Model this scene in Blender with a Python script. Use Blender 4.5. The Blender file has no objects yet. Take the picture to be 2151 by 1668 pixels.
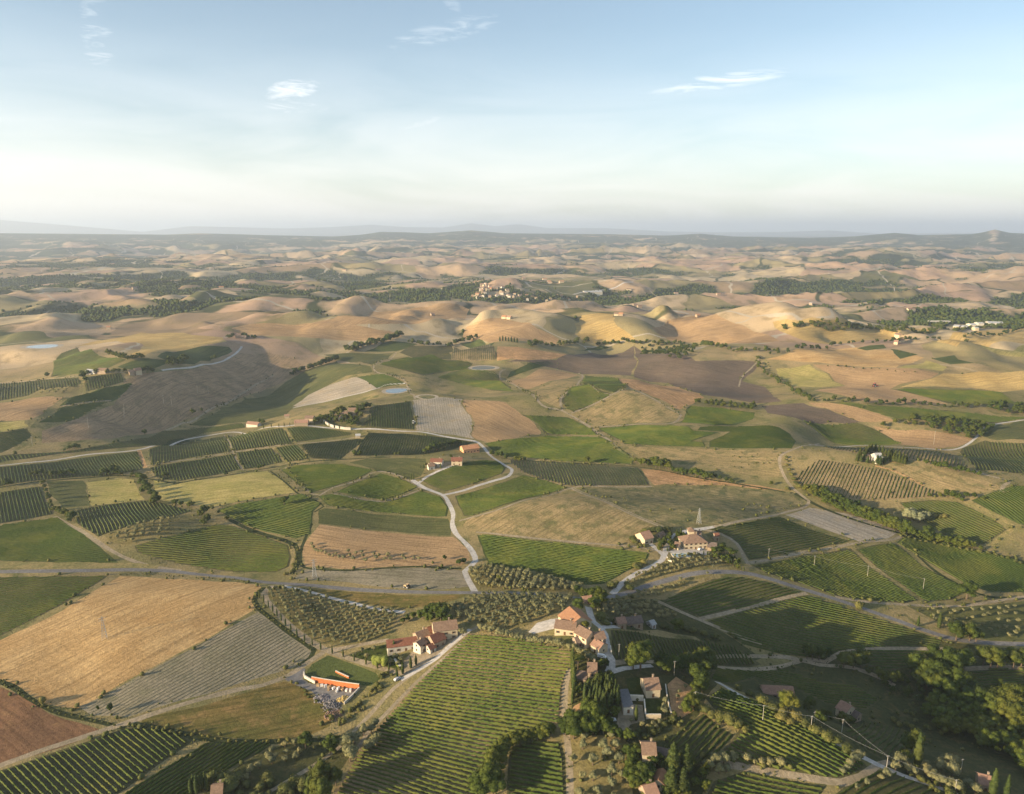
import bpy, math, random, time
import numpy as np
from mathutils import Vector
from mathutils.geometry import delaunay_2d_cdt
T0 = time.time()
scene = bpy.context.scene
col = scene.collection
PI = math.pi
# ------------------------------------------------------------ camera
W0, H0, F0 = 2151.0, 1668.0, 1512.0          # photograph size and focal length in its pixels
CAMZ = 250.0
PITCH = math.atan((834 - 484) / F0)
cam = bpy.data.objects.new('camera', bpy.data.cameras.new('camera'))
col.objects.link(cam)
cam.data.sensor_width = 36.0
cam.data.lens = 36.0 * F0 / W0
cam.data.clip_start = 1.0
cam.data.clip_end = 150000.0
cam.location = (0, 0, CAMZ)
cam.rotation_euler = (PI / 2 - PITCH, 0, 0)
scene.camera = cam
# ------------------------------------------------------------ light
SUN_EL = math.radians(13.5)
SUN_FWD = math.radians(25.0)                 # shadows run to the right and this much away from us
sd = Vector((math.cos(SUN_EL) * math.cos(SUN_FWD), math.cos(SUN_EL) * math.sin(SUN_FWD), -math.sin(SUN_EL)))
sun = bpy.data.lights.new('sun', 'SUN')
sun.energy = 5.0
sun.angle = math.radians(0.5)
sun.color = (1.0, 0.79, 0.52)
sun_o = bpy.data.objects.new('sun', sun)
sun_o.rotation_euler = sd.to_track_quat('-Z', 'Y').to_euler()
sun_o.location = (-400, -200, 400)
col.objects.link(sun_o)
scene.view_settings.view_transform = 'Standard'
scene.view_settings.look = 'None'
scene.view_settings.exposure = 1.22
scene.view_settings.gamma = 1.0
scene.view_settings.use_curve_mapping = False
scene.cycles.max_bounces = 5
scene.cycles.diffuse_bounces = 2
scene.cycles.glossy_bounces = 2
scene.cycles.transparent_max_bounces = 4
scene.cycles.volume_bounces = 1
world = bpy.data.worlds.new('World')
scene.world = world
world.use_nodes = True
wn, wl = world.node_tree.nodes, world.node_tree.links
wn.clear()

class NB:
    """tiny helper for node graphs"""
    def __init__(s, tree): s.n, s.l = tree.nodes, tree.links
    def set(s, sock, v):
        if v is None: return
        if isinstance(v, bpy.types.NodeSocket): s.l.new(v, sock)
        elif isinstance(v, tuple) and len(v) == 3 and sock.type == 'RGBA': sock.default_value = (*v, 1)
        else: sock.default_value = v
    def math(s, op, a, b=None, c=None, clamp=False):
        n = s.n.new('ShaderNodeMath'); n.operation = op; n.use_clamp = clamp
        s.set(n.inputs[0], a); s.set(n.inputs[1], b); s.set(n.inputs[2], c)
        return n.outputs[0]
    def vmath(s, op, a, b=None):
        n = s.n.new('ShaderNodeVectorMath'); n.operation = op
        s.set(n.inputs[0], a)
        if b is not None: s.set(n.inputs[1], b)
        return n.outputs[0]
    def mix(s, f, a, b, mode='MIX'):
        n = s.n.new('ShaderNodeMix'); n.data_type = 'RGBA'; n.blend_type = mode
        s.set(n.inputs[0], f); s.set(n.inputs[6], a); s.set(n.inputs[7], b)
        return n.outputs[2]
    def noise(s, vec, scale, detail=3, rough=0.55, dist=0.0):
        n = s.n.new('ShaderNodeTexNoise'); s.set(n.inputs['Vector'], vec)
        n.inputs['Scale'].default_value = scale; n.inputs['Detail'].default_value = detail
        n.inputs['Roughness'].default_value = rough; n.inputs['Distortion'].default_value = dist
        return n.outputs['Fac']
    def ramp(s, f, stops):
        n = s.n.new('ShaderNodeValToRGB'); e = n.color_ramp.elements
        while len(e) < len(stops): e.new(0.5)
        for k, (p, c) in enumerate(stops):
            e[k].position = p
            e[k].color = (*c, 1) if isinstance(c, tuple) else (c, c, c, 1)
        s.set(n.inputs[0], f)
        return n.outputs[0]
    def step(s, x, a, b):
        n = s.n.new('ShaderNodeMapRange'); n.interpolation_type = 'SMOOTHSTEP'
        s.set(n.inputs[0], x); n.inputs[1].default_value = a; n.inputs[2].default_value = b
        return n.outputs[0]

# sky: physical sky plus thin high cloud, all by direction
wb = NB(world.node_tree)
sky = wn.new('ShaderNodeTexSky'); sky.sky_type = 'NISHITA'; sky.sun_disc = False
sky.sun_elevation = SUN_EL
sky.sun_rotation = math.atan2(-sd.x, -sd.y) % (2 * PI)
sky.altitude = 400; sky.air_density = 1.0; sky.dust_density = 1.2; sky.ozone_density = 1.6
tc = wn.new('ShaderNodeTexCoord').outputs['Generated']
sx = wn.new('ShaderNodeSeparateXYZ'); wl.new(tc, sx.inputs[0])
el = wb.math('ARCSINE', sx.outputs[2])
az = wb.math('ARCTAN2', sx.outputs[0], sx.outputs[1])
def azel(u, v):
    a = (834 - v) / F0
    x, y, z = (u - W0 / 2) / F0, math.cos(PITCH) + a * math.sin(PITCH), -math.sin(PITCH) + a * math.cos(PITCH)
    return math.atan2(x, y), math.atan2(z, math.hypot(x, y))
cmb = wn.new('ShaderNodeCombineXYZ'); wl.new(az, cmb.inputs[0]); wl.new(el, cmb.inputs[1])
wisp = wb.noise(wb.vmath('MULTIPLY', cmb.outputs[0], (11.0, 70.0, 1.0)), 1.0, 8, 0.68, 1.8)
wisp2 = wb.noise(wb.vmath('MULTIPLY', cmb.outputs[0], (3.0, 16.0, 1.0)), 1.0, 4, 0.55, 0.8)
cov = None
for (u, v, ru, rv, tilt, amt) in [(615, 188, 60, 22, -14, .75), (612, 226, 90, 15, -3, .55), (845, 262, 110, 15, -10, .5), (638, 294, 66, 13, -4, .45),
        (1510, 172, 150, 17, -6, .65), (930, 70, 130, 24, -14, .32), (430, 315, 60, 8, 3, .25), (205, 90, 30, 110, 0, .38), (950, 8, 30, 14, 35, .2),
        (1000, 345, 330, 34, -6, .5), (1450, 292, 260, 14, -5, .3), (1300, 380, 620, 30, 2, .35), (1800, 268, 260, 10, -6, .15)]:
    a0, e0 = azel(u, v); ca, sa = math.cos(math.radians(-tilt)), math.sin(math.radians(-tilt))
    dx = wb.math('SUBTRACT', az, a0); dy = wb.math('SUBTRACT', el, e0)
    p = wb.math('ADD', wb.math('MULTIPLY', dx, ca * F0 / ru), wb.math('MULTIPLY', dy, sa * F0 / ru))
    q = wb.math('ADD', wb.math('MULTIPLY', dx, -sa * F0 / rv), wb.math('MULTIPLY', dy, ca * F0 / rv))
    d = wb.math('ADD', wb.math('MULTIPLY', p, p), wb.math('MULTIPLY', q, q))
    m = wb.math('MULTIPLY', wb.step(d, 1.5, 0.0), amt)
    cov = m if cov is None else wb.math('MAXIMUM', cov, m)
cov = wb.math('MULTIPLY', cov, wb.math('MULTIPLY', wb.step(wisp, 0.26, 0.70), 1.1))
veil = wb.math('MULTIPLY', wb.step(el, 0.27, -0.03), wb.math('MULTIPLY', wb.step(wisp2, 0.05, 0.7), 0.72))
cov = wb.math('MAXIMUM', cov, wb.math('ADD', veil, .10), clamp=True)
SKY_GAIN = 0.080
skyc = wb.mix(0.0, sky.outputs[0], (1, 1, 1))
skyc = wb.mix(1.0, skyc, (0.98, 1.04, 1.02), 'MULTIPLY')
skyc = wb.mix(cov, skyc, wb.mix(wb.step(el, 0.02, 0.24), (7.7, 7.3, 6.8), (7.7, 7.9, 8.1)))
bg = wn.new('ShaderNodeBackground'); bg.inputs[1].default_value = SKY_GAIN
wl.new(skyc, bg.inputs[0])
wo = wn.new('ShaderNodeOutputWorld'); wl.new(bg.outputs[0], wo.inputs[0])

# ------------------------------------------------------------ terrain
def sm(x, a, b):
    t = np.clip((x - a) / (b - a), 0, 1)
    return t * t * (3 - 2 * t)
def hsh(ix, iy, s):
    n = (ix * 374761393 + iy * 668265263 + s * 1442695041) & 0x7fffffff
    n = ((n ^ (n >> 13)) * 1274126177) & 0x7fffffff
    n = ((n ^ (n >> 16)) * 668265263) & 0x7fffffff
    return ((n >> 7) & 0xffff) / 65535.0
def vn(x, y, s=0):
    x = np.asarray(x, dtype=np.float64); y = np.asarray(y, dtype=np.float64)
    ix = np.floor(x).astype(np.int64); iy = np.floor(y).astype(np.int64)
    fx = x - ix; fy = y - iy
    fx = fx**3 * (fx * (fx * 6 - 15) + 10); fy = fy**3 * (fy * (fy * 6 - 15) + 10)
    a = hsh(ix, iy, s); b = hsh(ix + 1, iy, s); c = hsh(ix, iy + 1, s); d = hsh(ix + 1, iy + 1, s)
    return (a + (b - a) * fx + (c - a) * fy + (a - b - c + d) * fx * fy) * 2 - 1
def plane(u, v, z=0.0):
    a = (834 - v) / F0
    y = math.cos(PITCH) + a * math.sin(PITCH); zz = -math.sin(PITCH) + a * math.cos(PITCH)
    t = (CAMZ - z) / -zz
    return (u - W0 / 2) / F0 * t, y * t
HILLS = [  # px, py on the level plane, height, half length across, half length in depth, turn (deg)
 (1130, 1400, 17, 85, 75, 8), (1235, 1380, 9, 30, 60, 0), (1640, 1540, 13, 62, 34, -18), (2010, 1500, -16, 95, 75, 0), (1620, 1330, -10, 110, 60, 0),
 (1300, 1600, 6, 60, 40, 0), (700, 1450, -5, 60, 60, 0), (330, 1330, 5, 90, 60, 0), (1440, 1180, 8, 80, 45, 0), (300, 1125, 9, 62, 40, 0), (520, 1170, -8, 70, 50, 0), (1500, 1090, 7, 60, 50, 0),
 (1180, 1080, 9, 75, 50, 0), (960, 970, 7, 70, 60, 0), (1810, 970, 20, 130, 60, -12), (1960, 1070, -10, 160, 50, -20), (1500, 1040, -6, 160, 50, 0),
 (700, 870, 24, 160, 110, 0), (950, 850, 10, 120, 90, 0), (760, 780, 22, 160, 110, 15), (420, 870, -30, 120, 120, 35), (300, 800, 44, 110, 190, 35),
 (150, 850, 10, 120, 90, 0), (185, 765, 20, 85, 95, 0), (400, 728, 26, 260, 120, 12), (550, 790, -36, 95, 190, 30), (470, 745, 14, 70, 80, 0),
 (640, 708, 34, 330, 130, 0), (900, 745, -20, 260, 90, 0), (1180, 735, -18, 300, 80, 0), (1080, 702, 30, 170, 200, 10), (1285, 698, 24, 190, 230, -10), (1500, 703, 32, 230, 230, -15),
 (1400, 706, -22, 60, 210, 10), (1170, 700, -20, 45, 200, 12), (1770, 712, 46, 260, 200, -8), (1560, 800, -16, 190, 130, 0), (1330, 850, 15, 90, 70, -15), (1200, 800, 10, 120, 80, 0),
 (1900, 775, 30, 330, 220, 0), (2100, 730, -30, 260, 130, -20), (1640, 900, 10, 40, 90, -30), (1780, 905, -12, 160, 80, 0), (1550, 900, 6, 130, 50, 0),
 (1040, 745, 22, 120, 90, 0), (1120, 905, -8, 90, 60, 0), (1450, 760, 16, 120, 110, 0), (60, 725, 16, 130, 160, 0), (200, 640, 30, 700, 420, 10),
 (1650, 660, -25, 900, 160, -8), (1130, 625, -30, 500, 300, 0), (1010, 618, 20, 150, 130, 0), (1300, 650, 14, 400, 110, 0), (600, 650, 30, 520, 170, 12), (850, 660, 22, 520, 150, 8)]
HL = []
for (u, v, h, rx, ry, a) in HILLS:
    x, y = plane(u, v); HL.append((x, y, h, rx, ry, math.cos(math.radians(a)), math.sin(math.radians(a))))
U1 = [-1200,-600,0,350,420,560,700,760,800,850,900,990,1060,1140,1280,1400,1470,1540,1700,1790,1880,1930,2040,2065,2090,2120,2151,2500,3300]
V1 = [489,493,490,493,490,494,497,493,487,488,490,484,490,491,492,495,491,497,500,497,489,494,492,488,482,489,491,494,490]
U2 = [-1200,-400,0,150,300,400,600,700,780,850,930,990,1040,1090,1150,1270,1400,1500,1650,1740,1850,2151,2800,3300]
V2 = [470,476,462,474,487,475,480,477,472,477,478,469,475,471,479,479,486,488,487,484,491,489,478,480]
def azt(U, V, D):
    A, Z = [], []
    for u, v in zip(U, V):
        a, e = azel(u, v); A.append(a); Z.append(CAMZ + D * math.tan(e))
    return np.array(A), np.array(Z)
D1, D2 = 13500.0, 38000.0
A1, Z1 = azt(U1, V1, D1)
A2, Z2 = azt(U2, V2, D2)
PADS = []
def terr(x, y, pads=True):
    x = np.asarray(x, dtype=np.float64); y = np.asarray(y, dtype=np.float64)
    r = np.hypot(x, y); th = np.arctan2(x, y)
    h = 3.4 * vn(x / 95, y / 85, 1) + 0.8 * vn(x / 38, y / 38, 2)
    cu, su = 0.93, 0.36
    wx = x + 130 * vn(x / 640, y / 520, 21) + 40 * vn(x / 170, y / 150, 24); wy = y + 130 * vn(x / 640, y / 520, 22) + 40 * vn(x / 170, y / 150, 23)
    u = wx * cu + wy * su; v = -wx * su + wy * cu
    h = h - 32 * sm(x, 185 - 125 * sm(y, 305, 370), 430) * (1 - sm(y, 500, 680))
    m = sm(r, 480, 1300)
    h = h + m * (14 * vn(u / 420, v / 230, 3) + 11 * vn(u / 200, v / 125, 4) + 4.5 * vn(u / 90, v / 62, 11))
    n7 = vn(u / 430 + .8 * v / 430, v / 125, 7); n12 = vn(u / 92 - v / 150, v / 88, 12); ero = .75 * n7 + .35 * (np.sqrt(n7 * n7 + .01) - .3); er2 = .7 * n12 + .45 * (np.abs(n12) - .3)
    h = h + sm(r, 1150, 1700) * (1 - sm(r, 1750, 3000)) * (12 * ero + 7 * er2)
    m2 = sm(r, 1750, 3000)
    rg = 1 - np.abs(vn(u / 2100, v / 620, 5)); n6 = vn(u / 760, v / 270, 6)
    h = h + m2 * (.66 + .5 * sm(r, 3600, 6800)) * (90 * (rg * rg - 0.45) + 30 * n6 + 13 * ero + 11 * er2 + 5 * (1 - 2 * np.abs(vn(u / 130, v / 75, 14))) + 3.5 * vn(u / 48, v / 36, 13))
    m3 = sm(r, 5500, 9500)
    h = h + m3 * (60 * vn(x / 2900, y / 2200, 8) - 10)
    # two ranges at the horizon
    z1 = np.interp(th, A1, Z1); z2 = np.interp(th, A2, Z2)
    k1 = np.exp(-((r - D1) / 2600.0) ** 2)
    h = h * (1 - k1) + k1 * (z1 + 14 * (vn(x / 900, y / 900, 9) - 0.3) * sm(np.abs(r - D1), 300, 1500) - 22 * sm(np.abs(r - D1), 0, 2600))
    far = sm(r, 18000, 30000)
    h = h * (1 - far) + far * 30
    k2 = np.exp(-((r - D2) / 4200.0) ** 2)
    h = h * (1 - k2) + k2 * z2
    kf = sm(r, 1200, 2000); xh = x + (wx - x) * kf; yh = y + (wy - y) * kf
    for (hx, hy, hh, rx, ry, ca, sa) in HL:
        dx = xh - hx; dy = yh - hy
        p = (dx * ca + dy * sa) / rx; q = (-dx * sa + dy * ca) / ry
        gq = np.exp(-(p * p + q * q)); h = h + (hh * gq if hh < 12 or hy < 1200 else hh * gq * (1 + kf * (-.3 * ero + .4 * er2 + .2 * n6)))
    if pads:
        for (px, py, pr, pz, soft) in PADS:
            k = 1 - sm(np.hypot(x - px, y - py), pr, pr * soft)
            h = h * (1 - k) + pz * k
    return h
STEPS = 160.0 * (150000.0 / 160.0) ** (np.arange(900) / 899.0)
def cast(pts):
    """photo pixels -> points on the ground"""
    P = np.array(pts, dtype=np.float64)
    a = (834 - P[:, 1]) / F0
    dx = (P[:, 0] - W0 / 2) / F0; dy = math.cos(PITCH) + a * math.sin(PITCH); dz = -math.sin(PITCH) + a * math.cos(PITCH)
    L = np.hypot(dx, dy); dx = dx / L; dy = dy / L; dz = dz / L
    lo = np.full(len(P), 160.0); hi = np.full(len(P), 60000.0); done = np.zeros(len(P), bool)
    S = STEPS[STEPS < 60000]; blk = max(8, 4000 // len(P))
    for k in range(1, len(S), blk):
        idx = np.where(~done)[0]
        if not len(idx): break
        s = S[k:k + blk][None, :]; X = dx[idx][:, None] * s; Y_ = dy[idx][:, None] * s
        below = CAMZ + dz[idx][:, None] * s < terr(X, Y_)
        anyb = below.any(1); f = below.argmax(1)[anyb] + k; hit = idx[anyb]
        lo[hit] = S[f - 1]; hi[hit] = S[f]; done[hit] = True
    for _ in range(14):
        mid = (lo + hi) / 2
        b = CAMZ + dz * mid < terr(dx * mid, dy * mid)
        hi = np.where(b, mid, hi); lo = np.where(b, lo, mid)
    return np.stack([dx * hi, dy * hi], 1)
def ground(x, y): return float(terr(np.array([x]), np.array([y]))[0])

# ------------------------------------------------------------ object helpers
MATS = {}
def principled(name, rough=0.9, spec=0.15):
    m = bpy.data.materials.new(name); m.use_nodes = True
    b = m.node_tree.nodes['Principled BSDF']
    b.inputs['Roughness'].default_value = rough; b.inputs['Specular IOR Level'].default_value = spec
    return m, b, NB(m.node_tree)
def mat(name, c, var=0.25, scale=0.8, rough=0.85, spec=0.2, c2=None, metal=0.0, rand=0.0):
    if name in MATS: return MATS[name]
    m, b, n = principled(name, rough, spec)
    geo = n.n.new('ShaderNodeNewGeometry').outputs['Position']
    f = n.noise(geo, scale, 4, 0.6)
    lo = tuple(x * (1 - var) for x in c); hi = c2 or tuple(min(1, x * (1 + var)) for x in c)
    cc = n.mix(n.step(f, 0.3, 0.7), lo, hi)
    if rand:
        oi = n.n.new('ShaderNodeObjectInfo').outputs['Random']
        cc = n.mix(1.0, cc, n.mix(oi, (1 - rand,) * 3, (1 + rand, 1 + rand * .8, 1 + rand * .2)), 'MULTIPLY')
    n.l.new(cc, b.inputs['Base Color']); b.inputs['Metallic'].default_value = metal
    MATS[name] = m
    return m
def mesh_obj(name, V, F, m=None, parent=None, smooth=False, loc=None):
    """V (n,3), F list of index tuples or (n,k) array"""
    me = bpy.data.meshes.new(name)
    V = np.asarray(V, dtype=np.float32).reshape(-1, 3)
    if isinstance(F, np.ndarray):
        k = F.shape[1]
        me.vertices.add(len(V)); me.vertices.foreach_set('co', V.ravel())
        me.loops.add(F.size); me.loops.foreach_set('vertex_index', F.astype(np.int32).ravel())
        me.polygons.add(len(F)); me.polygons.foreach_set('loop_start', np.arange(0, F.size, k, dtype=np.int32))
        me.update(calc_edges=True)
    else:
        me.from_pydata(V.tolist(), [], F)
    me.validate() if False else None
    if smooth: me.polygons.foreach_set('use_smooth', np.ones(len(me.polygons), bool))
    if m: me.materials.append(m)
    o = bpy.data.objects.new(name, me)
    if loc is not None: o.location = loc
    if parent: o.parent = parent
    col.objects.link(o)
    return o
def tag(o, label=None, cat=None, group=None, kind=None):
    if label: o['label'] = label
    if cat: o['category'] = cat
    if group: o['group'] = group
    if kind: o['kind'] = kind
    return o
def empty(name, loc, rz=0.0, label=None, cat=None, group=None):
    o = bpy.data.objects.new(name, None); o.empty_display_size = 1
    o.location = loc; o.rotation_euler = (0, 0, rz); col.objects.link(o)
    return tag(o, label, cat, group)
class MB:
    """collects boxes, prisms and tubes into one mesh"""
    def __init__(s): s.v, s.f = [], []
    def add(s, V, F):
        b = len(s.v); s.v += [tuple(p) for p in V]; s.f += [tuple(i + b for i in f) for f in F]; return s
    def box(s, x0, x1, y0, y1, z0, z1):
        V = [(x0, y0, z0), (x1, y0, z0), (x1, y1, z0), (x0, y1, z0), (x0, y0, z1), (x1, y0, z1), (x1, y1, z1), (x0, y1, z1)]
        return s.add(V, [(0, 3, 2, 1), (4, 5, 6, 7), (0, 1, 5, 4), (1, 2, 6, 5), (2, 3, 7, 6), (3, 0, 4, 7)])
    def tube(s, p, q, r0, r1=None, n=6):
        r1 = r0 if r1 is None else r1
        p = Vector(p); q = Vector(q); d = (q - p).normalized()
        a = d.orthogonal().normalized(); b = d.cross(a)
        V = [p + (a * math.cos(2 * PI * k / n) + b * math.sin(2 * PI * k / n)) * r0 for k in range(n)]
        V += [q + (a * math.cos(2 * PI * k / n) + b * math.sin(2 * PI * k / n)) * r1 for k in range(n)]
        F = [(k, (k + 1) % n, n + (k + 1) % n, n + k) for k in range(n)] + [tuple(range(n))[::-1], tuple(range(n, 2 * n))]
        return s.add(V, F)
    def obj(s, name, m, parent=None, loc=None): return mesh_obj(name, s.v, s.f, m, parent, loc=loc)
# ------------------------------------------------------------ fields, drawn in photo pixels and laid on the ground
PAL = {  # main colour, second colour, mottle colour, mottle amount, patch size (m)
 'bare_slope': ((.38, .26, .15), (.29, .205, .12), (.19, .15, .08), .8, 60),
 'wheat': ((.53, .355, .165), (.44, .28, .12), (.33, .19, .07), .35, 34),
 'gold': ((.52, .37, .15), (.42, .29, .11), (.30, .24, .08), .3, 60),
 'pink': ((.44, .29, .15), (.36, .235, .12), (.27, .185, .09), .4, 70),
 'brown': ((.25, .135, .07), (.19, .105, .055), (.30, .18, .08), .3, 30),
 'dark': ((.17, .125, .09), (.135, .105, .075), (.21, .16, .10), .4, 60),
 'dry': ((.40, .29, .14), (.29, .225, .10), (.115, .125, .045), .75, 34),
 'scrub': ((.29, .23, .115), (.19, .17, .075), (.08, .10, .045), .95, 22),
 'meadow': ((.22, .155, .05), (.13, .12, .032), (.36, .22, .09), .6, 22),
 'hay': ((.44, .35, .13), (.33, .29, .09), (.22, .22, .06), .5, 30),
 'grass': ((.125, .125, .045), (.095, .105, .037), (.21, .175, .075), .4, 45),
 'green': ((.085, .105, .032), (.07, .09, .027), (.13, .13, .045), .4, 45),
 'lawn': ((.05, .065, .016), (.04, .055, .013), (.12, .12, .03), .3, 12),
 'vine': ((.115, .105, .045), (.085, .085, .035), (.18, .14, .075), .45, 22),
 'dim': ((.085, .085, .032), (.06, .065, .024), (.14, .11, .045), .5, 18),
 'vsoil': ((.32, .235, .125), (.23, .175, .09), (.13, .12, .05), .5, 26),
 'pale': ((.43, .36, .275), (.36, .31, .235), (.44, .33, .19), .5, 40),
 'grey': ((.30, .255, .175), (.24, .21, .135), (.12, .13, .06), .35, 30),
 'olive': ((.25, .20, .085), (.18, .155, .06), (.12, .12, .04), .5, 18),
 'verge': ((.30, .235, .10), (.20, .18, .07), (.13, .14, .045), .5, 12),
 'asphalt': ((.20, .19, .18), (.17, .16, .155), (.17, .16, .15), .3, 20),
 'gravel': ((.52, .48, .43), (.44, .41, .37), (.33, .29, .23), .25, 14),
 'dirt': ((.36, .29, .20), (.28, .23, .15), (.22, .19, .10), .35, 10),
 'earth': ((.50, .30, .15), (.38, .23, .11), (.24, .17, .07), .5, 16),
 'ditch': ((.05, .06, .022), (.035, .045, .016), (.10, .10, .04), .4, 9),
 'water': ((.10, .16, .20), (.09, .14, .18), (.09, .14, .18), .0, 30),
}
def field_mat(key, ang=0.0, streak=0.0):
    ang = round(ang, 2); k = (key, ang, streak)
    if k in MATS: return MATS[k]
    c1, c2, c3, amt, sc = PAL[key]
    if key == 'water':
        m, b, n = principled('pond_water', 0.06, 0.5); b.inputs['Base Color'].default_value = (.16, .21, .24, 1)
        MATS[k] = m; return m
    m, b, n = principled('%s_ground' % key, 0.95, 0.08)
    geo = n.n.new('ShaderNodeNewGeometry').outputs['Position']
    flat = n.vmath('MULTIPLY', geo, (1, 1, 0.2))
    col_ = n.mix(n.step(n.noise(flat, 1.0 / sc, 4, .6), .35, .65), c1, c2)
    mot = n.step(n.noise(n.vmath('ADD', flat, (731., 55., 0.)), 2.2 / sc, 6, .66), .60 - .18 * amt, .74 - .12 * amt)
    col_ = n.mix(n.math('MULTIPLY', mot, .35 + .55 * amt), col_, c3)
    if streak:
        mp = n.n.new('ShaderNodeMapping'); mp.vector_type = 'TEXTURE'
        n.l.new(flat, mp.inputs[0]); mp.inputs['Rotation'].default_value = (0, 0, ang)
        st = n.noise(n.vmath('MULTIPLY', mp.outputs[0], (.022, .42, .1)), 1.0, 4, .6)
        col_ = n.mix(n.math('MULTIPLY', n.step(st, .42, .66), streak), col_, tuple(x * .62 for x in c2))
        sx_ = n.n.new('ShaderNodeSeparateXYZ'); n.l.new(mp.outputs[0], sx_.inputs[0])
    fine = n.noise(flat, .55, 3, .7)
    col_ = n.mix(1.0, col_, n.ramp(fine, [(.3, .72), (.7, 1.25)]), 'MULTIPLY')
    mic = n.noise(geo, 2.4, 2, .7)
    bp = n.n.new('ShaderNodeBump'); bp.inputs['Distance'].default_value = .9 if key not in ('asphalt', 'gravel') else .12
    bp.inputs['Strength'].default_value = .6
    n.l.new(n.math('ADD', mic, fine), bp.inputs['Height']); n.l.new(bp.outputs[0], b.inputs['Normal'])
    n.l.new(col_, b.inputs['Base Color'])
    MATS[k] = m
    return m

V, Y = 'vine', 'young'
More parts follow.
